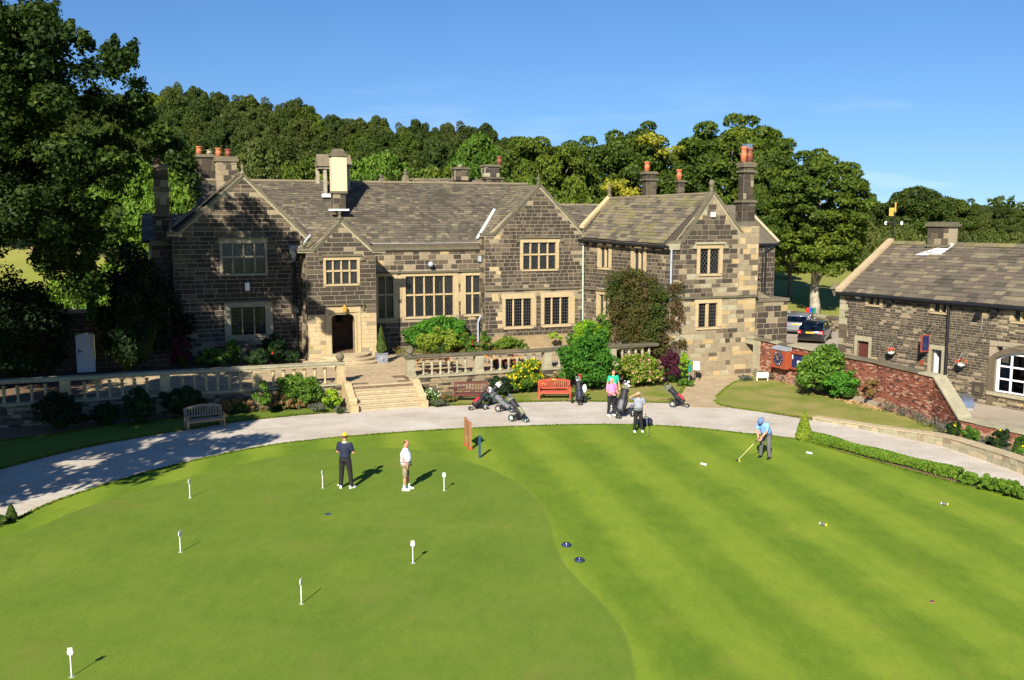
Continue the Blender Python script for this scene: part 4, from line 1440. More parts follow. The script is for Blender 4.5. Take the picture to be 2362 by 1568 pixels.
def pD(a, z):
    if z > 8.0 and (10.8 - z) < abs(a - 22.65) * .9 + .5: return PD1()
    if abs(a - 19.95) < .22: return RND.choice(['stone_mid', 'stone_tan', 'dressed_stone'])
    if zsD - .35 < z < zsD: return RND.choice(['stone_tan', 'dressed_stone', 'stone_tan', 'stone_mid'])
    if patchn(a, z) > 1.0: return light_mix()
    return PD0()
masonry(FD, [(dL, .95), (dR, .95), (dR, zD), (apD[0], apD[1] - .05), (dL + .2, zD), (dL, zD)], [sD1, sD2, sD3], (.19, .28), (.26, .62), pD, ST, .011, .026)
one('string_course', 'weathered_cap', lambda b: b.fbox(FD, dL, dR, zsD, zsD + .12, 0, .12), house)
one('plinth', 'rubble_tan', lambda b: (b.fbox(FD, dL, dR, .9, 1.65, 0, .22), b.fpoly(FD, [(dL, 1.65), (dR, 1.65), (dR, 1.75), (dL, 1.75)], .0, .18)), house)
FDs = Fr(UV(dL, 55.4).xy, q=UV(dL, 54.4).xy)
one('wall', 'mortar', lambda b: b.fbox(FDs, 0, FDs.len - .02, .9, zD, -.3, 0), house)
masonry(FDs, [(0, .95), (FDs.len, .95), (FDs.len, zD), (0, zD)], [], (.24, .36), (.3, .5), PD1, ST, .011, .026)
# --- side wall of the cross wing (faces left)
FE = Fr(UV(25.72, 54.4).xy, q=UV(27.05, 46.1).xy)
Le = FE.len
zE1, zE2 = FE.px(1350, 556)[1], FE.px(1543, 568)[1]
zEv = (zE1 + zE2) / 2
hE1, sE1 = window(FE, (1766, 727), (1790.5, 786.5), 2, [], house, 'di', .28, .25, .14, None, curt=[(0, .1, .9, .2, .9)], mull=.16)
hE2, sE2 = window(FE, (1865.4, 733), (1892, 797), 2, [], house, 'di', .28, .25, .14, None, curt=[(0, .1, .9, .2, .9), (1, .1, .8, .1, .9)], mull=.16)
hE3, sE3 = window(FE, (1763, 867), (1787, 931), 2, [], house, 'di', .28, .25, .14, None, mull=.16, curt=[(0, .1, .7, 0, 1), (1, .1, .6, 0, 1)])
backing(FE, (0, Le - .02, -.1, zEv), [hE1, hE2, hE3], None, -.45, 0, 'mortar', 'wall', house)
PE1 = palette({'stone_dark': 6, 'stone_mid': 2})
PE0 = lambda a, z: light_mix() if patchn(a * 1.3, z) > .2 else PE1()
masonry(FE, [(0, .05), (Le, .05), (Le, zEv), (0, zEv)], [sE1, sE2, sE3], (.19, .28), (.25, .52), PE0, ST, .011, .026)
zsE = FE.sx(1748, 853)[1]
one('string_course', 'weathered_cap', lambda b: b.fbox(FE, 0, Le * .995, zsE, zsE + .12, 0, .12), house)
# --- cross wing front
FF = FV(46.1)
hF1, sF1 = window(FF, (2059.6, 731), (2115, 804.3), 2, [], house, 'di', .2, .24, .14, (.15, .15, True), curt=[(1, .1, .95, 0, 1)], mull=.12, hoodmat='dressed_grey')
hF2, sF2 = window(FF, (2054.5, 891.7), (2108, 961.6), 2, [], house, 'sq', .2, .28, .14, None, curt=[(1, .05, .4, .1, .7), (1, .62, .95, 0, 1)], mull=.2, bigR=.12)
fL, fR = 27.05, 32.72
zF = 7.3
apF = (29.64, 10.32)
fRs = 32.0
backing(FF, (fL, fR, -.1, zF), [hF1, hF2], [(fL + .1, zF), (fR - .15, zF), apF], -.5, 0, 'mortar', 'wall', house)
zsF = (FF.sx(2005, 879)[1] + FF.sx(2219, 874)[1]) / 2
PF0 = palette({'stone_dark': 6, 'stone_mid': 3, 'stone_black': 1}); PF1 = palette({'stone_tan': 9, 'stone_gold': .8, 'stone_mid': 1.2, 'dressed_grey': 1.2}); PF2 = palette({'stone_tan': 6, 'stone_gold': 2, 'dressed_stone': 2, 'stone_mid': 1.3})
def pF(a, z):
    if a > 31.2 and z < 8: return PF2()
    if z > 6.8:
        return PF1() if (10.2 - z) < abs(a - 29.64) * .95 + .45 else PF0()
    if z > 5.4 or (z > zsF and a < 29 and RND.random() < .6): return RND.choice([PF0(), PF0(), PF0(), PF1()])
    return PF0() if patchn(a * 1.5, z * 1.3) < -1.5 else PF1()
masonry(FF, [(fL, .02), (fR, .02), (fR, zF), (apF[0], apF[1] - .05), (fL, zF)], [sF1, sF2], (.22, .31), (.3, .75), pF, ST, .010, .020)
one('string_course', 'weathered_cap', lambda b: b.fbox(FF, fL - .1, fR + .1, zsF, zsF + .11, 0, .12), house)
# right return of the wing and the dark range behind it
FFr = Fr(UV(fR, 46.1).xy, q=UV(fR, 56).xy)
one('wall', 'stone_mid', lambda b: b.fbox(FFr, .02, FFr.len, -.1, zF, -.4, 0), house)
FGb = FV(52.0)
g0, gz = FGb.px(1748, 566); g1, _ = FGb.px(1787, 566)
one('wall', 'mortar', lambda b: b.fbox(FGb, g0 - 1.2, g1, -.1, gz, -2.5, 0), house)
masonry(FGb, [(g0 - .2, .4), (g1, .4), (g1, gz), (g0 - .2, gz)], [], (.28, .36), (.4, .8), palette({'stone_black': 3, 'stone_dark': 6, 'stone_mid': 1}), ST, .012, .03)
one('gutter', 'black_iron', lambda b: b.fbox(FGb, g0 - .3, g1 + .2, gz, gz + .14, 0, .22), house)
ra, rz = FGb.px(1745, 483)
def rback(b):
    b.add([FGb.w(g0 - 1.5, gz + .1, .2), FGb.w(g1 + .15, gz + .1, .2), FGb.w(g0 + .25, gz + 2.6, -2.4), FGb.w(g0 - 1.5, gz + 2.6, -2.4),
           FGb.w(g0 - 1.5, gz - .1, -2.4), FGb.w(g1 + .15, gz - .1, -2.4)], [(0, 1, 2, 3), (0, 3, 4), (1, 5, 2), (0, 4, 5, 1), (2, 5, 4, 3)])
one('roof', 'slate_brown', rback, house)
one('coping', 'dressed_grey', lambda b: b.tube([FGb.w(g1 + .15, gz + .2, .2), FGb.w(g0 + .25, gz + 2.7, -2.3)], .12, 4), house)
one('downpipe', 'black_iron', lambda b: (b.tube([FGb.w(g0 + .55, gz, .12), FGb.w(g0 + .5, 2.0, .12)], .06, 6), b.tube([FGb.w(g0 + .3, gz - .6, .12), FGb.w(g0 + .28, 2.0, .12)], .045, 6),
     b.tube([FGb.w(g1 - .1, gz, .12), FGb.w(g0 + .45, gz - .45, .12)], .05, 6)), house)
# low stone extension on the right
FG = FV(46.4)
e0 = fR; e1, ez = FG.px(1817, 690)
one('wall', 'mortar', lambda b: b.fbox(FG, e0, e1, -.1, ez - .1, -1.7, 0), house)
masonry(FG, [(e0, 1.2), (e1, 1.2), (e1, ez - .1), (e0, ez - .1)], [], (.28, .38), (.35, .8), palette({'stone_dark': 5, 'stone_mid': 3, 'stone_tan': 2, 'stone_gold': .4}), ST, .012, .03)
one('coping', 'weathered_cap', lambda b: b.fbox(FG, e0, e1 + .06, ez - .1, ez + .08, -1.76, .07), house)
one('stair_parapet', 'weathered_cap', lambda b: b.hexa([FG.w(e0 + .1, ez + .08, -.9), FG.w(e0 + 1.5, ez + .08, -.3), FG.w(e0 + 1.5, ez + .08, -.9), FG.w(e0 + .1, ez + .08, -1.6)],
     [FG.w(e0 + .1, ez + 1.0, -1.0), FG.w(e0 + 1.3, ez + .2, -.45), FG.w(e0 + 1.3, ez + .2, -.8), FG.w(e0 + .1, ez + 1.0, -1.5)]), house)

# --- copings on gables
def gcoping(fr, pts, wd=(-.35, .12), th=.13, mat='weathered_cap'):
    for i in range(len(pts) - 1):
        (a0, z0), (a1, z1) = pts[i], pts[i + 1]
        L = hypot(a1 - a0, z1 - z0)
        n = max(1, int(L / 1.1))
        dx, dz = (a1 - a0) / L, (z1 - z0) / L
        nx, nz = -dz, dx
        if nz < 0: nx, nz = -nx, -nz
        for k in range(n):
            s0, s1 = L * k / n + .003, L * (k + 1) / n - .003
            p = [(a0 + dx * s0, z0 + dz * s0), (a0 + dx * s1, z0 + dz * s1)]
            one('coping', mat, lambda b: b.fpoly(fr, [p[0], p[1], (p[1][0] + nx * th, p[1][1] + nz * th), (p[0][0] + nx * th, p[0][1] + nz * th)], wd[0], wd[1]), house)
            one('verge_band', 'dressed_grey', lambda b: b.fpoly(fr, [(p[0][0] - nx * .10, p[0][1] - nz * .10), (p[1][0] - nx * .10, p[1][1] - nz * .10), (p[1][0] + nx * -.003, p[1][1] - nz * .003), (p[0][0] - nx * .003, p[0][1] - nz * .003)], .0, .05), house)
gcoping(FA, [(1.15, 8.05), (1.75, 8.1)]); gcoping(FA, [(1.75, 8.12), (5.25, 11.24)]); gcoping(FA, [(8.62, 7.82), (5.25, 11.24)])
gcoping(FB, [(7.75, 7.16), (8.65, 7.17)]); gcoping(FB, [(8.65, 7.2), (10.1, 8.78)]); gcoping(FB, [(11.85, 7.15), (10.1, 8.78)]); gcoping(FB, [(11.85, 7.12), (12.6, 7.12)])
gcoping(FD, [(18.9, 7.92), (19.75, 7.92)]); gcoping(FD, [(19.75, 7.95), (22.65, 10.88)]); gcoping(FD, [(25.72, 7.85), (22.65, 10.88)])
kf = FF.px(1525, 550)[0]
gcoping(FF, [(27.0, 7.55), (27.75, 7.6)]); gcoping(FF, [(27.75, 7.62), (29.64, 10.34)]); gcoping(FF, [(31.6, 8.05), (29.64, 10.34)])
def finial(fr, a, z, kind, h=.6, o=-.1):
    c = fr.w(a, z, o)
    if kind == 'spike': pr = [(.14, 0), (.10, .12), (.05, .2), (.11, .28), (.13, .36), (.06, .46), (.03, h), (.005, h + .25)]
    elif kind == 'ball': pr = [(.16, 0), (.10, .15), (.07, .28), (.17, .40), (.18, .5), (.10, .62), (.02, .66)]
    else: pr = [(.16, 0), (.16, .12), (.09, .2), (.06, .3), (.11, .36), (.09, .44), (.02, h)]
    one('finial', 'weathered_cap', lambda b: b.lathe(c, pr, 8), house, True)
finial(FA, 5.25, 11.3, 'urn', .62); finial(FB, 10.1, 8.85, 'urn', .4); finial(FD, 22.65, 10.95, 'spike', .62); finial(FF, 29.64, 10.4, 'ball')
finial(FA, 1.35, 8.15, 'urn', .6); finial(FB, 8.0, 7.25, 'urn', .5)
one('kneeler', 'dressed_grey', lambda b: (b.fbox(FF, 26.9, 27.6, 7.2, 7.55, -.4, .1)), house)

# --- roofs
RFP = {'slate_brown': 6, 'slate_dark': 3, 'slate_pale': 1.4, 'slate_plum': 1}
pr_main = palette(RFP)
pr_light = palette({'slate_brown': 4, 'slate_pale': 5, 'slate_moss': 1, 'slate_dark': .6})
pr_moss = palette({'slate_moss': 4, 'slate_pale': 3, 'slate_brown': 4, 'slate_dark': 1})
def blotch(a, b, s=.35):
    def f(x, t):
        k = sin(x * 1.7 + sin(t * 1.3) * 2) + sin(t * 2.1 + x * .6)
        return b() if (k > s + RND.uniform(-.8, .8)) else a()
    return f
pr_dk = palette({'slate_dark': 6, 'slate_brown': 3, 'slate_plum': .6})
vE, zEa, vRd, zRd = 55.45, 7.42, 59.7, 11.12
Lm = hypot(vRd - vE, zRd - zEa)
p0, p1, top = UV(8.4, vE, zEa), UV(19.1, vE, zEa), UV(8.4, vRd, zRd)
def hip(b):
    b.add([UV(3, vE + .05, zEa - .05), UV(25, vE + .05, zEa - .05), UV(25, vRd, zRd - .03), UV(3, vRd, zRd - .03), UV(3, vRd + 4.3, zEa - .05), UV(25, vRd + 4.3, zEa - .05)],
          [(0, 1, 2, 3), (3, 2, 5, 4), (0, 3, 4), (1, 5, 2), (0, 4, 5, 1)])
roof = one('roof', 'slate_dark', hip, house)
slope(p0, p1, top, [(-.3, 0), (10.75, 0), (14.4, Lm), (-3.4, Lm)], (.23, .15), (.20, .48), blotch(pr_main, pr_dk), RF, .04)
# gable roofs: ridge solids + visible left slopes
def gable_roof(u_l, z_l, u_c, z_c, u_r, z_r, v0, v1, pick, crs=(.24, .2), left=True, zback=None):
    zb = zback if zback is not None else z_c
    def f(b):
        b.add([UV(u_l, v0, z_l - .05), UV(u_c, v0, z_c - .05), UV(u_r, v0, z_r - .05), UV(u_l, v1, z_l - .05), UV(u_c, v1, zb - .05), UV(u_r, v1, z_r - .05)],
              [(0, 1, 2), (3, 5, 4), (0, 3, 4, 1), (1, 4, 5, 2), (0, 2, 5, 3)])
    one('roof', 'slate_dark', f, house)
    L = hypot(u_c - u_l, z_c - z_l)
    if left:
        slope(UV(u_l, v1, z_l), UV(u_l, v0 + .12, z_l), UV(u_c, v1, zb), [(0, 0), (v1 - v0 - .12, 0), (v1 - v0 - .12, L), (0, L)], crs, (.3, .6), pick, RF, .04)
    one('ridge_tiles', 'slate_pale', lambda b: b.tube([UV(u_c, v0 + .2, z_c + .0), UV(u_c, v1, zb + .0)], .1, 6), house)
gable_roof(0.85, 7.8, 5.25, 11.42, 8.6, 7.75, 55.1, 62.5, pr_light)
gable_roof(8.0, 7.05, 10.1, 8.72, 12.3, 7.0, 52.7, 57.2, pr_light)
gable_roof(19.3, 7.9, 22.65, 10.85, 25.8, 7.8, 54.5, 60.5, pr_light)
one('ridge_tiles', 'slate_pale', lambda b: b.tube([UV(3.5, vRd, zRd + .02), UV(24, vRd, zRd + .02)], .13, 6), house)
# valley leads
one('valley_lead', 'lead_white', lambda b: b.tube([UV(19.02, vE + .0, 7.75), UV(20.9, 57.6, 9.47)], .10, 4), house)
one('valley_lead', 'lead_white', lambda b: b.tube([UV(7.9, 53.0, 7.33), UV(8.9, 55.3, 8.0)], .07, 4), house)
one('valley_lead', 'lead_white', lambda b: b.fbox(FV(52.75), 7.85, 8.7, 7.12, 7.22, -.5, -.1), house)
# cross wing roof: slope facing left between eaves (FE) and ridge
rF = UV(29.64, 46.2, 10.28)
eF = FE.w(Le - .25, zE2 + .12, .32); eB = FE.w(.1, zE1 + .2, .32)
_n = (eF - eB).cross(rF - eB).normalized()
_r = Vector(ray(1405, 458)); _c = Vector((0, 0, CAM_H))
rBk = _c + _r * (_n.dot(eB - _c) / _n.dot(_r))
def crossroof(b):
    rr = UV(32.9, 46.6, 7.4); rb = rBk + Vector((3.3, 1.2, -2.9))
    b.add([eF - Vector((0, 0, .06)), eB - Vector((0, 0, .06)), rBk - Vector((0, 0, .05)), rF - Vector((0, 0, .05)), rr, rb], [(0, 3, 2, 1), (3, 4, 5, 2), (0, 4, 3), (1, 2, 5), (0, 1, 5, 4)])
one('roof', 'slate_dark', crossroof, house)
es_ = (eF - eB); Ls = es_.length; es_.normalize()
def st_of(P):
    d = P - eB; s = d.dot(es_); return s
upv = (rBk - eB); upv = (upv - es_ * upv.dot(es_)); Lt = upv.length
sB, sF_ = st_of(rBk), st_of(rF)
upF = (rF - eB) - es_ * sF_
slope(eB, eF, eB + upv, [(0, 0), (Ls, 0), (sF_ - .1, upF.length * 1.0), (sB, Lt)], (.27, .2), (.35, .7), blotch(pr_moss, pr_light, .2), RF, .04)
one('ridge_tiles', 'slate_pale', lambda b: b.tube([rF, rBk], .11, 6), house)
one('gutter', 'black_iron', lambda b: b.tube([FE.w(-.1, zE1 + .08, .38), FE.w(Le + .25, zE2 - .04, .38)], .085, 6), house)
for k in range(9):
    a = Le * (k + .5) / 9
    zz = zE1 + (zE2 - zE1) * (k + .5) / 9
    one('gutter_bracket', 'black_iron', lambda b: b.hexa([FE.w(a - .05, zz, .0), FE.w(a + .05, zz, .0), FE.w(a + .05, zz - .25, .0), FE.w(a - .05, zz - .25, .0)],
        [FE.w(a - .05, zz, .32), FE.w(a + .05, zz, .32), FE.w(a + .05, zz - .08, .32), FE.w(a - .05, zz - .08, .32)]), house)
kn = atY(1341, 522, UV(25.6, 54.0).y)
one('coping', 'dressed_stone', lambda b: b.hexa([kn + Vector((-.12, 0, -.1)), kn + Vector((.15, 0, -.1)), rBk + Vector((.15, 0, 0)), rBk + Vector((-.12, 0, 0))],
    [kn + Vector((-.12, 0, .08)), kn + Vector((.15, 0, .08)), rBk + Vector((.15, 0, .2)), rBk + Vector((-.12, 0, .2))]), house)
one('finial', 'weathered_cap', lambda b: b.lathe(rBk + Vector((0, 0, .15)), [(.16, 0), (.08, .2), (.1, .4), (.01, .9)], 6), house)
# lower roof behind, between the two gables
fb = FV(61)
q0, z0_ = fb.px(1283, 474); q1, _ = fb.px(1400, 474)
def rb2(b):
    b.add([fb.w(q0 - 2, z0_, 0), fb.w(q1, z0_, 0), fb.w(q1, z0_ - 3.2, 3.6), fb.w(q0 - 2, z0_ - 3.2, 3.6), fb.w(q0 - 2, z0_ - 3.2, -3), fb.w(q1, z0_ - 3.2, -3)],
          [(0, 3, 2, 1), (0, 1, 5, 4), (0, 4, 3), (1, 2, 5), (2, 3, 4, 5)])
one('roof', 'slate_dark', rb2, house)
slope(fb.w(q0 - 2, z0_ - 3.15, 3.6), fb.w(q1, z0_ - 3.15, 3.6), fb.w(q0 - 2, z0_ + .04, 0), [(0, 1.6), (q1 - q0 + 2, 1.6), (q1 - q0 + 2, 4.75), (0, 4.75)], (.25, .2), (.3, .6), pr_main, RF, .04)
one('ridge_tiles', 'slate_pale', lambda b: b.tube([fb.w(q0 - 2, z0_ + .03, 0), fb.w(q1, z0_ + .03, 0)], .12, 6), house)
# second range behind the main ridge
fb = FV(67)
q0, z0_ = fb.px(945, 411); q1, z1_ = fb.px(1122, 417)
one('roof', 'slate_pale', lambda b: b.add([fb.w(q0, z0_, 0), fb.w(q1, z1_, 0), fb.w(q1 + .5, z1_ - 3.5, 4.0), fb.w(q0 - .5, z0_ - 3.5, 4.0), fb.w(q0, z0_ - 3.5, -3), fb.w(q1, z0_ - 3.5, -3)],
          [(0, 3, 2, 1), (0, 1, 5, 4), (0, 4, 3), (1, 2, 5), (2, 3, 4, 5)]), house)
slope(fb.w(q0 - .3, z0_ - 3.1, 4.02), fb.w(q1 + .3, z0_ - 3.1, 4.02), fb.w(q0 - .3, z0_ + .04, .02), [(0, 3.4), (q1 - q0 + .6, 3.4), (q1 - q0, 5.0), (.4, 5.0)], (.25, .2), (.4, .8), pr_light, RF, .04)
# left rear wing
fb = FV(61)
q0, zt_ = fb.px(327, 493); q1 = q0 + 8; _, ze_ = fb.px(335, 556)
vs_ = zt_ - ze_
one('roof', 'slate_plum', lambda b: b.add([fb.w(q0, zt_, -2.4), fb.w(q1, zt_, -2.4), fb.w(q1, ze_, .25), fb.w(q0 - .1, ze_, .25), fb.w(q0, ze_, -5), fb.w(q1, ze_, -5)],
          [(0, 3, 2, 1), (0, 1, 5, 4), (0, 4, 3), (1, 2, 5), (2, 3, 4, 5)]), house)
slope(fb.w(q0 - .1, ze_ + .02, .27), fb.w(q1, ze_ + .02, .27), fb.w(q0, zt_ + .04, -2.4), [(0, 0), (6, 0), (6, hypot(vs_, 2.65)), (.1, hypot(vs_, 2.65))], (.3, .25), (.3, .6), palette({'slate_plum': 4, 'slate_pale': 2}), RF, .04)
one('wall', 'cream_render', lambda b: b.fbox(fb, q0 + .3, q1, .5, ze_, -5, 0), house)
one('gutter', 'black_iron', lambda b: b.fbox(fb, q0 - .1, q1, ze_ - .12, ze_, .12, .3), house)

# --- chimneys
def side_frames(fr, a0, a1, o0, o1):
    """front and left faces of a block standing on fr between offsets o1 (front) and o0 (back)"""
    F = Fr(fr.w(a0, 0, o1).xy, fr.ang)
    Lf = Fr(fr.w(a0, 0, o0).xy, q=fr.w(a0, 0, o1).xy)
    return F, Lf
def chimney(fr, x0, x1, yt, yb, depth, pick, pots=(), cap=.18, collars=(), coremat='mortar', ch=(.28, .36), label=None, oct_=False, ztop_pad=0, mort=.016):
    a0, zt = fr.px(x0, yt); a1, _ = fr.px(x1, yt); _, zb = fr.px((x0 + x1) / 2, yb)
    c = one('chimney', coremat, lambda b: b.fbox(fr, a0, a1, zb, zt, -depth, 0), house)
    F, Lf = side_frames(fr, a0, a1, -depth, 0)
    s = []
    masonry(F, [(0, zb), (a1 - a0, zb), (a1 - a0, zt), (0, zt)], [], ch, (.3, .55), pick, s, .02, mort)
    masonry(Lf, [(0, zb), (depth, zb), (depth, zt), (0, zt)], [], ch, (.3, .55), pick, s, .02, mort)
    lay(s, 'stone', c, 0, 'chimney_stones')
    def capf(b):
        b.fbox(fr, a0 - .1, a1 + .1, zt, zt + cap * .5, -depth - .1, .1)
        b.fbox(fr, a0 - .05, a1 + .05, zt + cap * .5, zt + cap, -depth - .05, .05)
    one('chimney_cap', 'weathered_cap', capf, c)
    for y in collars:
        z = fr.px((x0 + x1) / 2, y)[1]
        one('chimney_band', 'weathered_cap', lambda b: b.fbox(fr, a0 - .12, a1 + .12, z - .06, z + .05, -depth - .12, .12), c)
    for (px_, ph, mat, ry) in pots:
        a, _ = fr.px(px_, yt)
        cc = fr.w(a, zt + cap, -depth / 2 + ry)
        one('chimney_pot', mat, lambda b: b.lathe(cc, [(.19, 0), (.17, ph * .35), (.20, ph * .42), (.20, ph * .5), (.15, ph * .55), (.16, ph * .85), (.21, ph * .9), (.19, ph)], 10), c, True)
    return c
pk_dark = palette({'stone_black': 4, 'stone_dark': 6, 'stone_mid': 1.5})
pk_mixed = palette({'stone_dark': 4, 'stone_mid': 3, 'stone_tan': 3})
# tall stepped stack against the left flank
f1 = FV(55.6)
chimney(f1, 354, 387, 386, 520, .9, pk_mixed, [(363, .45, 'terracotta_dark', 0)], collars=(438,))
chimney(f1, 352, 396, 498, 560, 1.1, pk_dark, [], cap=.1)
chimney(f1, 350, 400, 566, 860, 1.4, pk_dark, [], cap=.25)
f2 = FV(61.5)
chimney(f2, 453, 493, 362, 480, 1.2, pk_dark, [(461, .5, 'terracotta', .0), (485, .3, 'dressed_grey', 0)], coremat='stone_mid', collars=(434,))
f3 = FV(59.0)
chimney(f3, 498, 546, 372, 470, 1.0, palette({'stone_tan': 5, 'stone_mid': 3, 'stone_dark': 1}), [(506, .5, 'terracotta', 0), (528, .45, 'terracotta_dark', 0)], cap=.3, coremat='dressed_grey')
# central stack: dark base, pale rendered shaft
f4 = FV(57.0)
chimney(f4, 768, 797, 446, 482, .7, palette({'stone_mid': 4, 'stone_dark': 4, 'stone_tan': 1}), [], cap=.14)
cs = chimney(f4, 765, 799, 360, 444, .75, palette({'cream_render': 1}), [], cap=.2, coremat='cream_render', ch=(.5, .55), mort=.004)
a_, z_ = f4.px(779, 352)
one('chimney_cap', 'weathered_cap', lambda b: b.lathe(f4.w(a_ + .05, z_ - .02, -.38), [(.5, 0), (.5, .1), (.42, .22), (.3, .26)], 4, 0, 1, 1, TH), cs)
one('lead_flashing', 'lead_white', lambda b: b.fbox(f4, f4.px(757, 480)[0], f4.px(803, 480)[0], f4.px(780, 486)[1], f4.px(780, 481)[1] - .02, .0, .25), house)
# bellcote beside it
f5 = FV(58.6)
def bell(b):
    for (x, o) in ((738, -1.0), (750, -.2), (806, -.6)):
        a, zt = f5.px(x, 385); _, zb = f5.px(x, 452)
        b.fbox(f5, a - .1, a + .1, zb, zt, o - .1, o + .1)
    a0, zt = f5.px(736, 384); a1, _ = f5.px(808, 384)
    b.fbox(f5, a0, a1, zt - .12, zt, -1.1, 0)
bc = one('bellcote', 'bark_pale', bell, house)
def bellroof(b):
    a0, zt = f5.px(733, 383); a1, _ = f5.px(812, 383)
    b.add([f5.w(a0, zt, .1), f5.w(a1, zt, .1), f5.w(a1, zt + .75, -.55), f5.w(a0, zt + .75, -.55), f5.w(a0, zt, -1.2), f5.w(a1, zt, -1.2)], [(0, 1, 2, 3), (3, 2, 5, 4), (0, 3, 4), (1, 5, 2), (0, 4, 5, 1)])
one('bellcote_roof', 'slate_pale', bellroof, bc)
one('lead_flashing', 'lead_white', lambda b: b.fbox(f5, f5.px(741, 450)[0], f5.px(760, 450)[0], f5.px(750, 455)[1], f5.px(750, 447)[1], .05, .3), house)
f6 = FV(66)
for (x, yt, yb) in ((880, 402, 422), (935, 390, 422)):
    a, zt = f6.px(x, yt); _, zb = f6.px(x, yb)
    hh = zt - zb
    one('pinnacle', 'weathered_cap', lambda b: b.lathe(f6.w(a, zb, 0), [(.34, 0), (.22, hh * .55), (.1, hh * .6), (.16, hh * .7), (.08, hh * .8), (.13, hh * .88), (.02, hh)], 6), house)
chimney(f6, 1050, 1080, 390, 416, .9, pk_mixed, [(1066, .2, 'dressed_grey', 0)], cap=.15)
chimney(f6, 1119, 1152, 384, 408, .9, palette({'stone_dark': 2, 'dressed_grey': 3}), [(1153, .6, 'terracotta_dark', .3)], cap=.15, coremat='lead_grey')
chimney(f6, 1122, 1160, 412, 432, 1.0, pk_dark, [], cap=.12)
f7 = FV(54.5)
chimney(f7, 1491, 1514, 401, 462, .6, pk_dark, [(1497, .62, 'terracotta', 0)], cap=.16, collars=(414,))
chimney(f7, 1566, 1579, 420, 455, .35, pk_dark, [(1569, .7, 'terracotta', 0)], cap=.12)
f8 = FV(46.0)
chimney(f8, 1712, 1741, 467, 514, .65, pk_dark, [], cap=.16, collars=(512,))
chimney(f8, 1716, 1739, 385, 460, .5, palette({'stone_black': 2, 'stone_dark': 6, 'stone_mid': 2, 'stone_tan': .6}), [(1719, .85, 'terracotta', .05), (1735, .8, 'terracotta_dark', -.05)], cap=.28, collars=(378, 395))
a, z = f8.px(1733, 333)
one('cowl', 'silver', lambda b: b.fbox(f8, a - .2, a + .2, z - .25, z + .05, -.6, -.2), house)
# light buttress strip below that chimney
b0, _ = FF.px(1703, 600)
one('chimney_breast', 'mortar', lambda b: b.fbox(FF, b0, fR + .02, zsF + .12, FF.px(1720, 522)[1], .0, .10), house)
fbq = Fr(FF.w(0, 0, .10).xy, FF.ang)
masonry(fbq, [(b0, zsF + .12), (fR, zsF + .12), (fR, FF.px(1720, 522)[1]), (b0, FF.px(1720, 522)[1])], [], (.27, .33), (.3, .55), PF2, ST, .015, .012)

# --- rainwater pipes, lamps
one('downpipe', 'pipe_green', lambda b: b.tube([FD.w(FD.px(1343, 560)[0] + .0, 7.3, .1), FD.w(FD.px(1343, 660)[0], 1.8, .1)], .05, 6), house)
one('rainwater_head', 'lead_grey', lambda b: b.fbox(FD, FD.px(1343, 545)[0] - .12, FD.px(1343, 545)[0] + .2, 7.3, 7.75, .0, .25), house)
one('downpipe', 'pipe_grey', lambda b: b.tube([FC.w(FC.px(1113, 595)[0] - .12, 6.4, .12), FC.w(FC.px(1113, 700)[0] - .12, 3.1, .12), FC.w(FC.px(1107, 760)[0] - .2, 2.6, .2), FC.w(FC.px(1107, 760)[0] - .2, 1.2, .2)], .055, 6), house)
one('rainwater_head', 'pipe_grey', lambda b: b.fbox(FC, FC.px(1110, 590)[0] - .25, FC.px(1110, 590)[0] + .1, 6.3, 6.65, .0, .3), house)
a = FF.px(1545, 600)[0]
one('downpipe', 'pipe_grey', lambda b: b.tube([FF.w(a + .02, 7.25, .1), FF.w(a + .02, 4.4, .1)], .055, 6), house)
a = FA.px(690, 640)[0]
one('downpipe', 'black_iron', lambda b: (b.tube([FA.w(a - .3, 6.6, .15), FA.w(a - .3, 1.1, .15)], .09, 8), b.fbox(FA, a - .5, a - .1, 3.6, 3.95, 0, .3)), house)
one('rainwater_head', 'lead_grey', lambda b: b.lathe(FA.w(a - .3, 6.5, .2), [(.1, 0), (.12, .2), (.22, .55), (.3, .75), (.3, .9)], 8), house)
a, z = FA.sx(727, 843)
one('alarm_box', 'white_paint', lambda b: b.fbox(FA, a - .12, a + .12, z - .22, z + .22, .03, .14), house)
a, z = FC.sx(1264, 777)
one('wall_lamp', 'pipe_grey', lambda b: (b.ball(FC.w(a, z, .25), .17, 12), b.tube([FC.w(a, z - .3, .03), FC.w(a, z + .1, .1)], .03, 5)), house, True)
a, z = FF.sx(2095, 631)
one('alarm_box', 'white_paint', lambda b: b.fbox(FF, a - .13, a + .13, z - .13, z + .13, .03, .14), house)
a, z = FE.sx(1806, 832)
one('wall_lamp', 'black_iron', lambda b: (b.lathe(FE.w(a, z, .3), [(.16, -.1), (.1, .1), (.02, .15)], 8), b.tube([FE.w(a + .1, z + .1, .02), FE.w(a, z + .1, .3)], .03, 5)), house, True)
one('overhead_cable', 'bark_pale', lambda b: b.tube([FA.w(8.0, 9.0, .3), UV(8.6, 54.6, 8.35), UV(9.3, 54.9, 8.3), UV(10.0, 54.5, 8.45)], .02, 4), house)

lay(ST, 'stone', house, 300, 'wall_stones')
lay_slates(RF, 'slate', house, 300, 'roof_slates')

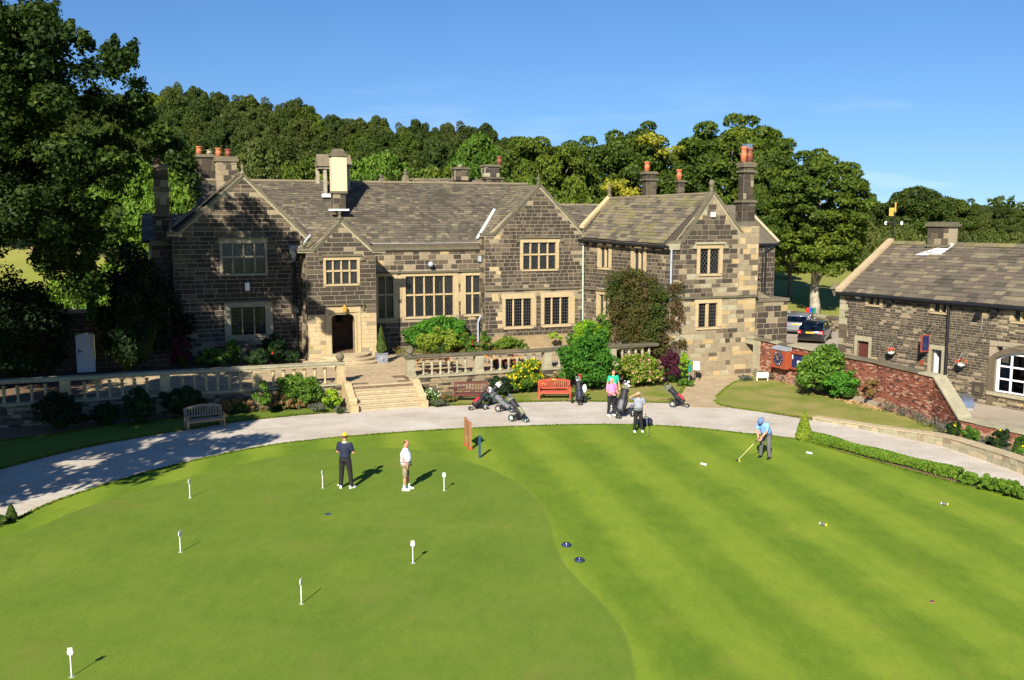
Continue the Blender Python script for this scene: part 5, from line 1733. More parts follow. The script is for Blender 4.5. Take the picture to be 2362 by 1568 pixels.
# curved entrance steps
cs_ = thing('curved_steps', 'three semicircular stone steps below the arched porch door', 'steps', UV(10.1, 52.3, 1.0))
cu = (da + db) / 2
for k, (rr, z0, z1) in enumerate(((2.15, 1.0, 1.15), (1.75, 1.15, 1.30), (1.35, 1.30, 1.455))):
    def f(b):
        n = 20
        A = [(cu + rr * cos(pi * i / n) * 1.05, 52.6 - .02 - rr * sin(pi * i / n) * .95) for i in range(n + 1)]
        A2 = [(cu + (rr + .03) * cos(pi * i / n) * 1.05, 52.6 - .02 - (rr + .03) * sin(pi * i / n) * .95) for i in range(n + 1)]
        b.hexa([UV(a, v, z0) for a, v in A], [UV(a, v, z1 - .05) for a, v in A])
        b.hexa([UV(a, v, z1 - .05) for a, v in A2], [UV(a, v, z1) for a, v in A2])
    one('step', 'step_stone', f, cs_)

# ================================================================ BARN ON THE RIGHT
YZ = 0.30
barn = thing('stone_barn', 'long brown stone barn with slate roof, arched shop window and hanging baskets', 'barn', (20, 47, YZ))
BP = (17.75, 51.38)
FH = Fr(BP, ang=atan2(-0.862, 0.506))
BL = 17.0
bzE = 5.0
ST, RF = [], []
pk_barn = palette({'stone_black': 1, 'stone_dark': 8, 'stone_mid': 4, 'stone_tan': .5})
pk_barn_lo = palette({'stone_mid': 6, 'stone_tan': 4, 'stone_gold': .3, 'stone_dark': 2})
holes, sh = [], []
for (s0, s1) in (((2555, 865), (2588, 895.7)), ((2747, 883), (2784, 918)), ((2983, 907), (3022, 946))):
    h, s = window(FH, s0, s1, 2, [], barn, 'di', .17, .12, .1, None, curt=[(0, .05, .95, 0, 1), (1, .05, .95, 0, 1)], mull=.12, deep=.2)
    holes.append(h); sh.append(s)
dA = FH.sx(2522, 1001); dB = FH.sx(2554, 1046)
holes.append((dA[0], dB[0], YZ - .3, dA[1])); sh.append((dA[0] - .17, dB[0] + .17, YZ - .3, dA[1] + .2))
kA = FH.sx(2741, 1027); kB = FH.sx(2771, 1030)
k0, k1, kz = kA[0], kB[0], (kA[1] + kB[1]) / 2
holes.append((k0, k1, YZ - .3, kz)); sh.append((k0 - .2, k1 + .2, YZ - .3, kz + .22))
w0 = FH.sx(2928, 1060)[0]; w1 = w0 + 3.5
wz0 = FH.sx(2930, 1153)[1]
wzs = FH.sx(2932, 1056)[1]; wzt = FH.sx(2985, 1032)[1]
holes.append((w0, w1, wz0, wzt + .1)); sh.append((w0 - .32, w1 + .32, wz0 - .15, wzt + .35))
backing(FH, (0, BL, -.1, bzE), holes, None, -.5, 0, 'mortar', 'wall', barn)
def pbn(a, z):
    if a < .5 or a > BL - .5: return RND.choice(['stone_tan', 'stone_mid', 'stone_tan'])
    if z < 1.9 and RND.random() < .7: return pk_barn_lo()
    if sin(a * 1.1 + z * .9) > .5 and RND.random() < .5: return pk_barn_lo()
    return pk_barn()
masonry(FH, [(0, .0), (BL, .0), (BL, bzE), (0, bzE)], sh, (.10, .145), (.20, .46), pbn, ST, .014, .022)
# quoins
z = 0.3
while z < 4.9:
    one('quoin', RND.choice(['stone_tan', 'stone_mid', 'dressed_grey']), lambda b: b.fbox(FH, -.02, RND.choice([.32, .5]), z + .01, z + .36, -.4, .035), barn)
    z += .37
lay(ST, 'stone', barn, 300, 'wall_stones')
for (x0, x1, zt) in ((dA[0], dB[0], dA[1]), (k0, k1, kz)):
    one('door_surround', 'dressed_grey', lambda b: (b.fbox(FH, x0 - .17, x0, YZ, zt, -.3, .03), b.fbox(FH, x1, x1 + .17, YZ, zt, -.3, .03), b.fbox(FH, x0 - .17, x1 + .17, zt, zt + .22, -.3, .035)), barn)
one('door', 'maroon_paint', lambda b: b.fbox(FH, dA[0], dB[0], YZ, dA[1], -.2, -.14), barn)
dr = one('door', 'white_paint', lambda b: b.hexa([FH.w(k0 + .02, YZ + .03, -.2), FH.w(k0 + .08, YZ + .03, -.2), FH.w(k0 + .02, YZ + .03, -.95), FH.w(k0 - .04, YZ + .03, -.95)],
      [FH.w(k0 + .02, kz - .05, -.2), FH.w(k0 + .08, kz - .05, -.2), FH.w(k0 + .02, kz - .05, -.95), FH.w(k0 - .04, kz - .05, -.95)]), barn)
one('shop_interior', 'interior_dark', lambda b: (b.fbox(FH, k0 - .5, k1 + .5, YZ, kz + .4, -2.6, -2.5), b.fbox(FH, k0 - .6, k0 - .5, YZ, kz + .4, -2.5, -.5), b.fbox(FH, k1 + .5, k1 + .6, YZ, kz + .4, -2.5, -.5), b.fbox(FH, k0 - .5, k1 + .5, kz + .4, kz + .5, -2.5, -.5)), barn)
# arched shop window
def arch_pts(x0, x1, zs, zt, n=14):
    out = []
    for i in range(n + 1):
        t = i / n
        x = x0 + (x1 - x0) * t
        out.append((x, zs + (zt - zs) * sin(pi * t) ** .75))
    return out
aw = thing  # keep helper name free
ap = arch_pts(w0, w1, wzs, wzt)
ao = arch_pts(w0 - .32, w1 + .32, wzs, wzt + .34)
awo = MB()
for i in range(len(ap) - 1):
    awo.fpoly(FH, [ap[i], ap[i + 1], ao[i + 1], ao[i]], -.3, .04)
awin = awo.build('arched_window', 'stone_mid', barn)
one('jamb', 'stone_mid', lambda b: (b.fbox(FH, w0 - .32, w0, wz0 - .6, wzs, -.3, .04), b.fbox(FH, w1, w1 + .32, wz0 - .6, wzs, -.3, .04)), awin)
one('sill', 'dressed_grey', lambda b: b.fbox(FH, w0 - .3, w1 + .3, wz0 - .16, wz0, -.3, .12), awin)
cols = 5
def bars(b):
    for i in range(cols + 1):
        x = w0 + (w1 - w0) * i / cols
        t = i / cols
        zt = wzs + (wzt - wzs) * max(0, sin(pi * t)) ** .75
        b.fbox(FH, x - (.0 if i == 0 else .045), x + (.0 if i == cols else .045) + (.09 if i == 0 else 0), wz0, zt, -.22, -.14)
    for k in range(0, 4):
        z = wz0 + (wzs - wz0) * k / 2.6
        if z > wzt - .1: continue
        b.fbox(FH, w0, w1, z, z + .075, -.215, -.145)
    for i in range(len(ap) - 1):
        b.fpoly(FH, [(ap[i][0], ap[i][1] - .09), (ap[i + 1][0], ap[i + 1][1] - .09), (ap[i + 1][0], ap[i + 1][1] + .02), (ap[i][0], ap[i][1] + .02)], -.225, -.135)
one('glazing_bars', 'white_paint', bars, awin)
for i in range(cols):
    x0 = w0 + (w1 - w0) * i / cols; x1 = w0 + (w1 - w0) * (i + 1) / cols
    zt = min(wzs + (wzt - wzs) * sin(pi * (i + .02) / cols) ** .75 if i else wzs, wzt)
    one('pane', 'window_glass', lambda b: b.fpoly(FH, [(x0, wz0), (x1, wz0), (x1, wzs + (wzt - wzs) * max(0, sin(pi * (i + 1) / cols)) ** .75), (x0, wzs + (wzt - wzs) * max(0, sin(pi * i / cols)) ** .75)], -.185, -.18), awin)
one('shop_interior', 'interior_dark', lambda b: b.fbox(FH, w0 - .2, w1 + .2, wz0 - .1, wzt + .3, -1.6, -1.5), awin)
for (x, z, w, h, m) in ((.15, .15, .5, .25, 'club_white'), (.35, 1.1, .45, .75, 'club_white'), (.95, .85, .62, .8, 'club_white'), (.95, .1, .25, .75, 'bag_navy'), (1.15, .1, .3, .65, 'club_white'), (1.7, .7, .6, .9, 'club_white'), (1.75, .1, .4, .3, 'lead_white'), (2.5, .3, .6, 1.1, 'club_white')):
    one('display_poster', m, lambda b: b.fbox(FH, w0 + x, w0 + x + w, wz0 + z, wz0 + z + h, -.5, -.47), awin)
    if h > .7: one('print', 'pipe_grey', lambda b: b.fbox(FH, w0 + x + .1, w0 + x + w - .15, wz0 + z + h * .6, wz0 + z + h * .62, -.47, -.465), awin)
# roof
RA = Vector((0.862, 0.506))
zR = 7.6
def bw(a, d, z):
    P = FH.w(a, z, 0); return Vector((P.x + RA.x * d, P.y + RA.y * d, z))
one('roof', 'slate_dark', lambda b: b.add([bw(0, -.2, bzE - .05), bw(BL, -.2, bzE - .05), bw(BL, 3.75, zR - .05), bw(0, 3.75, zR - .05), bw(0, 7.6, bzE - .05), bw(BL, 7.6, bzE - .05)],
    [(0, 1, 2, 3), (3, 2, 5, 4), (0, 3, 4), (1, 5, 2), (0, 4, 5, 1)]), barn)
one('wall', 'stone_mid', lambda b: b.hexa([bw(0, 0.5, -.1), bw(.4, .5, -.1), bw(.4, 7.4, -.1), bw(0, 7.4, -.1)], [bw(0, .5, bzE), bw(.4, .5, bzE), bw(.4, 7.4, bzE), bw(0, 7.4, bzE)]), barn)
Lr = hypot(3.95, zR - bzE)
pk_br = palette({'slate_brown': 5, 'slate_plum': 4, 'slate_dark': 2.5, 'slate_pale': 2.5})
slope(bw(0.0, -.22, bzE), bw(BL, -.22, bzE), bw(0, 3.75, zR), [(0, 0), (BL, 0), (BL, Lr), (0, Lr)], (.34, .22), (.30, .62), blotch(pk_br, palette({'slate_plum': 4, 'slate_pale': 4, 'slate_brown': 3}), .1), RF, .045)
lay_slates(RF, 'slate', barn, 300, 'roof_slates')
x = 0.0
while x < BL:
    L = RND.uniform(.5, .7)
    one('ridge_tile', RND.choice(['slate_moss', 'slate_moss', 'weathered_cap']), lambda b: b.add([bw(x, 3.5, zR - .08), bw(x + L - .01, 3.5, zR - .08), bw(x + L - .01, 3.75, zR + .1), bw(x, 3.75, zR + .1), bw(x, 4.0, zR - .08), bw(x + L - .01, 4.0, zR - .08)], [(0, 1, 2, 3), (3, 2, 5, 4), (0, 3, 4), (1, 5, 2)]), barn)
    x += L
one('coping', 'flagstone_tan', lambda b: (b.hexa([bw(-.12, -.3, bzE + .02), bw(.28, -.3, bzE + .02), bw(.28, 3.75, zR + .04), bw(-.12, 3.75, zR + .04)],
    [bw(-.12, -.3, bzE + .2), bw(.28, -.3, bzE + .2), bw(.28, 3.75, zR + .22), bw(-.12, 3.75, zR + .22)])), barn)
one('gutter', 'black_iron', lambda b: b.tube([FH.w(-.05, bzE - .07, .30), FH.w(BL, bzE - .07, .30)], .1, 6), barn)
one('fascia', 'black_iron', lambda b: b.fbox(FH, 0, BL, bzE - .2, bzE - .02, .0, .16), barn)
one('kneeler_finial', 'weathered_cap', lambda b: b.lathe(bw(-.35, -.1, bzE + .1), [(.05, -.35), (.2, 0), (.32, .05), (.1, .25), (.06, .4)], 8), barn)
# chimney on the ridge
def bch():
    fr = Fr(bw(0, 3.3, 0).xy, FH.ang)
    a0, zt = fr.px(2140, 522); a1, _ = fr.px(2188, 522); zb = 6.9
    c = one('chimney', 'mortar', lambda b: b.fbox(fr, a0, a1, zb, zt, -.75, 0), barn)
    s = []
    masonry(fr, [(a0, zb), (a1, zb), (a1, zt), (a0, zt)], [], (.28, .34), (.3, .5), palette({'stone_tan': 4, 'stone_mid': 4, 'stone_dark': 2}), s, .02)
    F, Lf = side_frames(fr, a0, a1, -.75, 0)
    masonry(Lf, [(0, zb), (.75, zb), (.75, zt), (0, zt)], [], (.28, .34), (.3, .5), palette({'stone_tan': 4, 'stone_mid': 4, 'stone_dark': 3}), s, .02)
    lay(s, 'stone', c, 0, 'chimney_stones')
    one('chimney_cap', 'weathered_cap', lambda b: (b.fbox(fr, a0 - .12, a1 + .12, zt, zt + .13, -.87, .12), b.fbox(fr, a0 - .05, a1 + .05, zt + .13, zt + .24, -.8, .05), b.fbox(fr, a0 - .08, a1 + .08, 7.45, 7.55, -.83, .08)), c)
    one('lead_flashing', 'lead_white', lambda b: b.hexa([bw(a0 - .3, 2.75, 6.98), bw(a1 - .1, 2.75, 6.98), bw(a1 + .15, 3.6, 7.56), bw(a1 - .0, 3.6, 7.56)], [bw(a0 - .3, 2.8, 7.03), bw(a1 - .1, 2.8, 7.03), bw(a1 + .15, 3.6, 7.63), bw(a1 - .0, 3.6, 7.63)]), c)
bch()
# weathervane on the ridge end
wv = bw(.2, 3.75, zR + .2)
def vane(b):
    b.tube([wv, wv + Vector((0, 0, 1.5))], .045, 5)
    b.tube([wv + Vector((-.35, .2, .85)), wv + Vector((.35, -.2, .85))], .03, 5)
v = one('weathervane', 'black_iron', vane, barn)
one('banner', 'gold_leaf', lambda b: (b.box(wv.x - .28, wv.x + .04, wv.y - .01, wv.y + .01, wv.z + 1.25, wv.z + 1.7), b.box(wv.x + .02, wv.x + .1, wv.y - .01, wv.y + .01, wv.z + 1.45, wv.z + 2.0)), v)
one('compass_letter', 'white_paint', lambda b: (b.box(wv.x - .42, wv.x - .3, wv.y + .19, wv.y + .21, wv.z + .78, wv.z + .95), b.box(wv.x + .3, wv.x + .42, wv.y - .21, wv.y - .19, wv.z + .78, wv.z + .95)), v)
a, z = FH.sx(2789, 1040)
one('downpipe', 'black_iron', lambda b: b.tube([FH.w(a - .0, bzE - .1, .15), FH.w(a, YZ + .1, .12)], .065, 6), barn)
a, z = FH.sx(2530, 873)
one('wall_lamp', 'white_paint', lambda b: b.fbox(FH, a - .14, a + .1, z - .09, z + .1, .04, .2), barn)
for (sx_, sy_) in ((2628, 885), (2885, 925), (2935, 916)):
    a, z = FH.sx(sx_, sy_)
    one('flood_lamp', 'black_iron', lambda b: (b.hexa([FH.w(a - .12, z - .12, .14), FH.w(a + .12, z - .12, .14), FH.w(a + .12, z - .05, .4), FH.w(a - .12, z - .05, .4)], [FH.w(a - .1, z + .12, .04), FH.w(a + .1, z + .12, .04), FH.w(a + .1, z + .12, .25), FH.w(a - .1, z + .12, .25)])), barn)
a, z = FH.sx(2892, 950)
one('cable', 'bark_pale', lambda b: (b.tube([FH.w(a, z + .35, .05), FH.w(a - .05, z - .4, .05)], .012, 4), b.tube([FH.w(a + .3, 3.1, .05), FH.w(a + 1.2, 3.15, .05), FH.w(a + 3, 3.05, .05)], .012, 4)), barn)
a, z = FH.sx(2877, 1145)
one('air_brick_niche', 'stone_dark', lambda b: (b.fbox(FH, a - .3, a + .3, z - .3, z + .34, .03, .05), ), barn)
one('niche_stone', 'stone_mid', lambda b: b.fbox(FH, a - .13, a + .13, z - .12, z + .14, .05, .09), barn)
one('notice_plate', 'cabinet_red', lambda b: b.fbox(FH, FH.sx(2714, 1067)[0] - .1, FH.sx(2714, 1067)[0] + .1, FH.sx(2714, 1067)[1] - .1, FH.sx(2714, 1067)[1] + .12, .03, .05), barn)
# hanging sign by the shop door
a, z = FH.sx(2737, 1008)
sg = thing('hanging_sign', 'narrow blue hanging sign with red frame above the barn\'s open door', 'sign', FH.w(a, z, .5))
one('frame', 'cabinet_red', lambda b: (b.fbox(FH, a - .03, a + .03, z - .42, z + .42, .12, .72),), sg)
one('face', 'navy', lambda b: b.fbox(FH, a - .042, a + .036, z - .36, z + .36, .18, .66), sg)
one('emblem', 'white_paint', lambda b: (b.lathe(FH.w(a - .045, z - .28, .42), [(.03, 0), (.10, .15), (.05, .3), (.09, .4), (.02, .5)], 8, 0, .35, 1, FH.ang)), sg)
one('bracket', 'black_iron', lambda b: (b.tube([FH.w(a, z + .52, 0), FH.w(a, z + .52, .8)], .02, 5), b.tube([FH.w(a, z + .95, .02), FH.w(a, z + .52, .6)], .015, 5), b.tube([FH.w(a, z + .52, .2), FH.w(a, z + .4, .2)], .01, 4), b.tube([FH.w(a, z + .52, .65), FH.w(a, z + .4, .65)], .01, 4)), sg)
for (sx_, sy_, lab) in ((2635, 1030, 'hanging basket of orange flowers on barn wall left of the open door'), (2842, 1065, 'hanging basket of orange flowers between drainpipe and arched window')):
    a, z = FH.sx(sx_, sy_)
    c = FH.w(a, z, .38)
    t = thing('hanging_basket', lab, 'flower basket', c, 'hanging baskets on the barn')
    one('bowl', 'club_white', lambda b: b.lathe(c, [(.06, -.2), (.17, -.12), (.2, 0)], 10), t)
    one('hanger', 'shaft_steel', lambda b: (b.tube([c + Vector((.18, 0, 0)), c + Vector((0, 0, .42))], .012, 4), b.tube([c + Vector((-.18, 0, 0)), c + Vector((0, 0, .42))], .012, 4), b.tube([c + Vector((0, 0, .42)), FH.w(a, z + .42, 0)], .014, 4)), t)
    d = sph(130); d[:, 2] = np.abs(d[:, 2]) * .7
    P = np.array(c) + d * .22
    quads_object('leaves', P[:60], d[:60], np.full(60, .07), 'leaf_shrub', t)
    o = quads_object('blossom', P[60:] + d[60:] * .02, d[60:], np.full(70, .075), 'petal_coral', t, aspect=1.1); o['kind'] = 'stuff'

# yard beyond the brick wall
sheet('yard', [Vector((13.6, 55.5)), Vector((18.45, 41.0)), Vector((18.4, 38.6)), Vector((19.5, 35.4)), Vector((24, 26)), Vector((40, 26)), Vector((40, 80)), Vector((14, 80))], YZ, 'yard_paving', .35)

# ================================================================ BRICK WALL
bwall = thing('brick_wall', 'weathered red brick garden wall with stone coping and pale efflorescence', 'wall', (16, 48, 0))
W0 = UV(FF.px(1719, 800)[0], 46.02).xy
W0 = Vector((W0.x, W0.y))
W1 = Vector((17.42, 44.55)); W1b = Vector((17.30, 44.5)); W2 = Vector((18.32, 40.9)); W3 = Vector((18.25, 38.2)); W4 = Vector((20.6, 33.2)); 
zt = 2.22
F1 = Fr(W0, q=W1); F2 = Fr(W1b, q=W2); F3 = Fr(W2, q=W3); F4 = Fr(W3, q=W4)
pk_bk = palette({'brick_red': 7, 'brick_dark': 2, 'brick_pale': 2})
BK = []
do = F1.px(1752, 830)[0]          # end of the stone doorway jamb
dj = F1.px(1737, 830)[0]
one('wall_core', 'brick_mortar', lambda b: (b.fbox(F1, do, F1.len, -.1, zt - .12, -.33, 0), b.fbox(F2, 0, F2.len, -.1, zt - .12, -.4, 0),
    b.fpoly(F3, [(0, -.1), (F3.len, -.1), (F3.len, .8), (0, zt - .12)], -.35, 0), b.fbox(F4, 0, F4.len, -.1, .78, -.33, 0)), bwall)
def pbk(a, z):
    if z < .55 and RND.random() < .45: return 'brick_pale'
    return pk_bk()
for fr, poly in ((F1, [(do, .02), (F1.len, .02), (F1.len, zt - .12), (do, zt - .12)]), (F2, [(0, .02), (F2.len, .02), (F2.len, zt - .12), (0, zt - .12)]),
                 (F3, [(0, .02), (F3.len, .02), (F3.len, .8), (0, zt - .12)]), (F4, [(0, .02), (F4.len, .02), (F4.len, .78), (0, .78)])):
    masonry(fr, poly, [], (.074, .080), (.20, .25), pbk, BK, .016, .012)
lay(BK, 'brick', bwall, 300, 'wall_bricks')
one('door_jamb', 'dressed_grey', lambda b: b.fbox(F1, dj, do, 0, zt - .12, -.4, .05), bwall)
one('lintel', 'dressed_grey', lambda b: b.fbox(F1, .0, do + .05, zt - .42, zt - .12, -.4, .06), bwall)
def cop(fr, a0, a1, z0, z1, w0_=-.42, w1_=.1, n=None, mat='weathered_cap'):
    n = n or max(1, int((a1 - a0) / .75))
    for k in range(n):
        s0 = a0 + (a1 - a0) * k / n + .004; s1 = a0 + (a1 - a0) * (k + 1) / n - .004
        f = lambda s: z0 + (z1 - z0) * (s - a0) / (a1 - a0)
        dz = RND.uniform(-.01, .01)
        one('coping_stone', RND.choice([mat, 'dressed_grey', mat]), lambda b: b.hexa([fr.w(s0, f(s0) + dz, w0_), fr.w(s1, f(s1) + dz, w0_), fr.w(s1, f(s1) + dz, w1_), fr.w(s0, f(s0) + dz, w1_)],
            [fr.w(s0, f(s0) + .10 + dz, w0_ + .03), fr.w(s1, f(s1) + .10 + dz, w0_ + .03), fr.w(s1, f(s1) + .07 + dz, w1_ - .01), fr.w(s0, f(s0) + .07 + dz, w1_ - .01)]), bwall)
cop(F1, 0, F1.len, zt - .115, zt - .115); cop(F2, 0, F2.len, zt - .115, zt - .115, -.5, .08); cop(F3, 0, F3.len, zt - .115, .82, -.55, .06, 3, 'flagstone_tan'); cop(F4, 0, F4.len, .785, .785, -.42, .06, None, 'dressed_grey')

# clock cabinet and notice cabinet on the wall
def cabinet(x0, x1, yt, yb, depth, name, label, cat):
    a0, zt_ = F1.px(x0, yt); a1, _ = F1.px(x1, yt); _, zb = F1.px((x0 + x1) / 2, yb)
    t = thing(name, label, cat, F1.w((a0 + a1) / 2, zb, .1))
    return t, a0, a1, zt_, zb
t, a0, a1, z1, z0 = cabinet(1793, 1826, 808, 846, .5, 'clock', 'square wooden wall clock with round black dial on the brick wall', 'clock')
z1 = F1.px(1810, 806)[1]; z0 = F1.px(1810, 848)[1]
dp = .42
one('case', 'cabinet_red', lambda b: b.fbox(F1, a0, a1, z0, z1, .04, dp), t)
one('hood', 'lead_grey', lambda b: b.hexa([F1.w(a0 - .03, z1, .03), F1.w(a1 + .03, z1, .03), F1.w(a1 + .03, z1, dp + .04), F1.w(a0 - .03, z1, dp + .04)],
    [F1.w(a0 - .03, z1 + .2, .03), F1.w(a1 + .03, z1 + .2, .03), F1.w(a1 + .03, z1 + .03, dp + .04), F1.w(a0 - .03, z1 + .03, dp + .04)]), t)
ca, cz, cr = (a0 + a1) / 2, (z0 + z1) / 2 + .04, min(a1 - a0, z1 - z0) * .42
def disc(b, fr, a, z, r, o0, o1, n=28, mi=0):
    b.fpoly(fr, [(a + r * cos(2 * pi * k / n), z + r * sin(2 * pi * k / n)) for k in range(n)], o0, o1, mi)
dl = one('dial', 'navy', lambda b: disc(b, F1, ca, cz, cr, dp, dp + .02), t)
def numerals(b):
    for k in range(12):
        th = 2 * pi * k / 12
        n = 3 if k % 3 == 0 else 2
        for j in range(n):
            off = (j - (n - 1) / 2) * .035
            p = (ca + cr * .68 * sin(th) + off * cos(th), cz + cr * .68 * cos(th) - off * sin(th))
            q = (ca + cr * .90 * sin(th) + off * cos(th), cz + cr * .90 * cos(th) - off * sin(th))
            b.tube([F1.w(p[0], p[1], dp + .024), F1.w(q[0], q[1], dp + .024)], .008, 4)
one('numerals', 'gold_leaf', numerals, dl)
def hands(b):
    for th, L in ((radians(-42), .66), (radians(38), .8)):
        b.tube([F1.w(ca - .12 * sin(th), cz - .12 * cos(th), dp + .035), F1.w(ca + cr * L * sin(th), cz + cr * L * cos(th), dp + .035)], [.014, .008], 5)
one('hands', 'gold_leaf', hands, dl)
t, a0, a1, z1, z0 = cabinet(1828, 1858, 809, 850, .2, 'notice_cabinet', 'red-framed navy notice cabinet beside the clock, half hidden by foliage', 'notice board')
z1 = F1.px(1840, 812)[1]; z0 = F1.px(1840, 852)[1]
one('frame', 'cabinet_red', lambda b: (b.fbox(F1, a0, a1 + .25, z0, z0 + .08, .03, .2), b.fbox(F1, a0, a1 + .25, z1 - .08, z1, .03, .2), b.fbox(F1, a0, a0 + .08, z0 + .08, z1 - .08, .03, .2), b.fbox(F1, a1 + .17, a1 + .25, z0 + .08, z1 - .08, .03, .2)), t)
one('panel', 'navy', lambda b: b.fbox(F1, a0 + .08, a1 + .17, z0 + .08, z1 - .08, .03, .12), t)
one('notice', 'club_white', lambda b: (b.fbox(F1, a0 + .55, a0 + .9, z0 + .22, z0 + .5, .12, .13), b.fbox(F1, a0 + .13, a0 + .2, z1 - .4, z1 - .15, .12, .13)), t)

# ================================================================ GARDEN WALL WITH WHITE DOOR (left)
gw = thing('garden_wall', 'tall dark garden wall in tree shade containing the pale door', 'wall', UV(-4, 53.6, 1))
FW = FV(53.6)
da0, dzt = FW.px(173, 773); da1, _ = FW.px(216, 773); _, dzb = FW.px(195, 856)
dzb = 1.0
backing(FW, (-16, 1.1, .9, 4.1), [(da0 - .02, da1 + .02, .9, dzt + .1)], None, -.5, 0, 'mortar', 'wall_core', gw)
s = []
masonry(FW, [(-16, .95), (1.1, .95), (1.1, 4.1), (-16, 4.1)], [(da0 - .15, da1 + .15, .9, dzt + .3)], (.22, .32), (.4, .8), palette({'stone_black': 3, 'stone_dark': 5, 'stone_mid': 1}), s, .025, .016)
lay(s, 'stone', gw, 60, 'wall_stones')
one('coping', 'dressed_grey', lambda b: b.fbox(FW, -16, 1.1, 4.1, 4.25, -.55, .08), gw)
one('door_surround', 'stone_dark', lambda b: (b.fbox(FW, da0 - .15, da0 - .02, .98, dzt + .28, -.3, .03), b.fbox(FW, da1 + .02, da1 + .15, .98, dzt + .28, -.3, .03), b.fbox(FW, da0 - .02, da1 + .02, dzt + .1, dzt + .28, -.3, .03)), gw)
gd = one('door', 'door_blue_white', lambda b: b.fpoly(FW, [(da0, dzb), (da1, dzb), (da1, dzt - .02), ((da0 + da1) / 2, dzt + .08), (da0, dzt - .05)], -.14, -.08), gw)
nb_ = 3
for k in range(nb_):
    x0 = da0 + .06 + (da1 - da0 - .12) * k / nb_ + .008; x1 = da0 + .06 + (da1 - da0 - .12) * (k + 1) / nb_ - .008
    one('board', 'door_blue_white', lambda b: b.fbox(FW, x0, x1, dzb + .2, dzt - .14, -.08, -.06), gd)
def nails(b):
    for k in range(5):
        for j in range(4):
            x = da0 + .1 + (da1 - da0 - .2) * j / 3; z = dzb + .15 + (dzt - dzb - .35) * k / 4
            b.lathe(FW.w(x, z, -.06), [(.012, -.012), (.012, .012)], 5)
one('studs', 'black_iron', nails, gd)
one('latch', 'black_iron', lambda b: (b.fbox(FW, da0 + .12, da0 + .3, 2.07, 2.12, -.06, -.02), b.fbox(FW, da0 + .1, da0 + .14, 1.98, 2.25, -.06, -.03)), gd)

# ================================================================ TREES
NP = np.random.default_rng(21)
M_wood = [tree_mesh('w', 13, 5.6, .26, 190, 120, .75, -.4, .18, (.13, .25), .3),
          tree_mesh('w', 14, 5.0, .26, 190, 115, .8, -.4, .16, (.13, .25), .3),
          tree_mesh('w', 13, 6.2, .26, 190, 125, .7, -.3, .2, (.12, .22), .3),
          tree_mesh('w', 15, 4.0, .22, 260, 90, 1.2, -.6, .12, (.16, .28), .25, bark='bark_pale')]
M_syc = [tree_mesh('s', 18, 8.6, .25, 210, 270, .6, -.6, .12, (.09, .19), .5),
         tree_mesh('s', 18, 8.0, .25, 220, 260, .6, -.6, .10, (.09, .19), .5),
         tree_mesh('s', 17, 7.4, .25, 230, 250, .6, -.6, .12, (.09, .20), .5)]
M_park = tree_mesh('p', 14, 4.6, .19, 380, 240, .5, -.85, .10, (.10, .21), .42, bark='bark_pale')
M_low = [tree_mesh('l', 6.5, 3.6, .26, 220, 50, .75, -.3, .05, (.24, .38), .2), tree_mesh('l', 6, 4.0, .26, 220, 50, .75, -.3, .05, (.24, .38), .2)]
def tree_px(meshes, h0, r0, name, label, x, ytop, Y, wpx, group=None, mat=None, rot=None, zb=None):
    """crown centre column x, top at ytop, at distance Y, wpx wide"""
    P = atY(x, ytop, Y)
    g = terr(P.x, Y) if zb is None else zb
    h = P.z - g
    r = max(wpx / 2 / FOC * Y, h / h0 * r0 * .62)
    return put_tree(meshes, name, label, (P.x, Y, g), RND.uniform(0, 6.28) if rot is None else rot, (r / r0, r / r0, h / h0), group, mat)
tree_px(M_syc[0], 18, 8.6, 'sycamore_tree', 'dark green sycamore rising behind the spiked right gable', 1250, 292, 88, 280, mat='leaf_sycamore')
tree_px(M_syc[1], 18, 8.0, 'sycamore_tree', 'broad sycamore with yellowing patches behind the two roof chimney pots', 1462, 260, 92, 340, mat='leaf_sycamore')
tree_px(M_syc[2], 17, 7.4, 'sycamore_tree', 'tallest sycamore crown, behind the tall right chimney stack', 1690, 245, 95, 350, mat='leaf_sycamore')
tree_px(M_syc[0], 18, 8.6, 'sycamore_tree', 'sycamore filling the space right of the tall chimney stack', 1790, 335, 88, 180, mat='leaf_sycamore', rot=2)
tp_ = GT(1878, 722)
put_tree(M_park, 'parkland_tree', 'lone parkland tree with pale bare trunk between manor and barn', tp_, 1.0, (1.12, 1.12, (atY(1915, 318, tp_.y).z - tp_.z) / 14), None, 'leaf_sycamore')
tree_px(M_syc[1], 18, 8.0, 'sycamore_tree', 'spreading tree just left of the lone parkland tree', 1830, 420, 95, 150, mat='leaf_sycamore', rot=3)
# autumn sprays on the sycamores
for (x, y, Y, n, r) in ((1500, 322, 86.5, 260, 1.3), (1420, 428, 84, 300, 1.5), (1455, 448, 83, 260, 1.4), (1560, 345, 88, 120, .9), (1530, 352, 87, 100, 1.0)):
    c = atY(x, y, Y)
    d = sph(n) * (np.array([r, r, r * .45])) * NP.uniform(.3, 1, n)[:, None]
    sp = thing('autumn_branch', 'spray of %s leaves on the sycamores at picture column %s' % ('golden', 'x') if False else {1500: 'orange yellow leaf spray high on the middle sycamore', 1420: 'golden leafy branch just left of the octagonal chimney', 1455: 'low yellow leaf spray touching the moss roof ridge', 1560: 'small yellowing spray right of the orange leaf spray', 1530: 'faint yellow green spray below the orange leaf spray'}[x], 'branch', c)
    quads_object('foliage', np.array(c) + d, d + np.array([0, -.5, .8]), np.full(n, .24), 'leaf_autumn', sp)
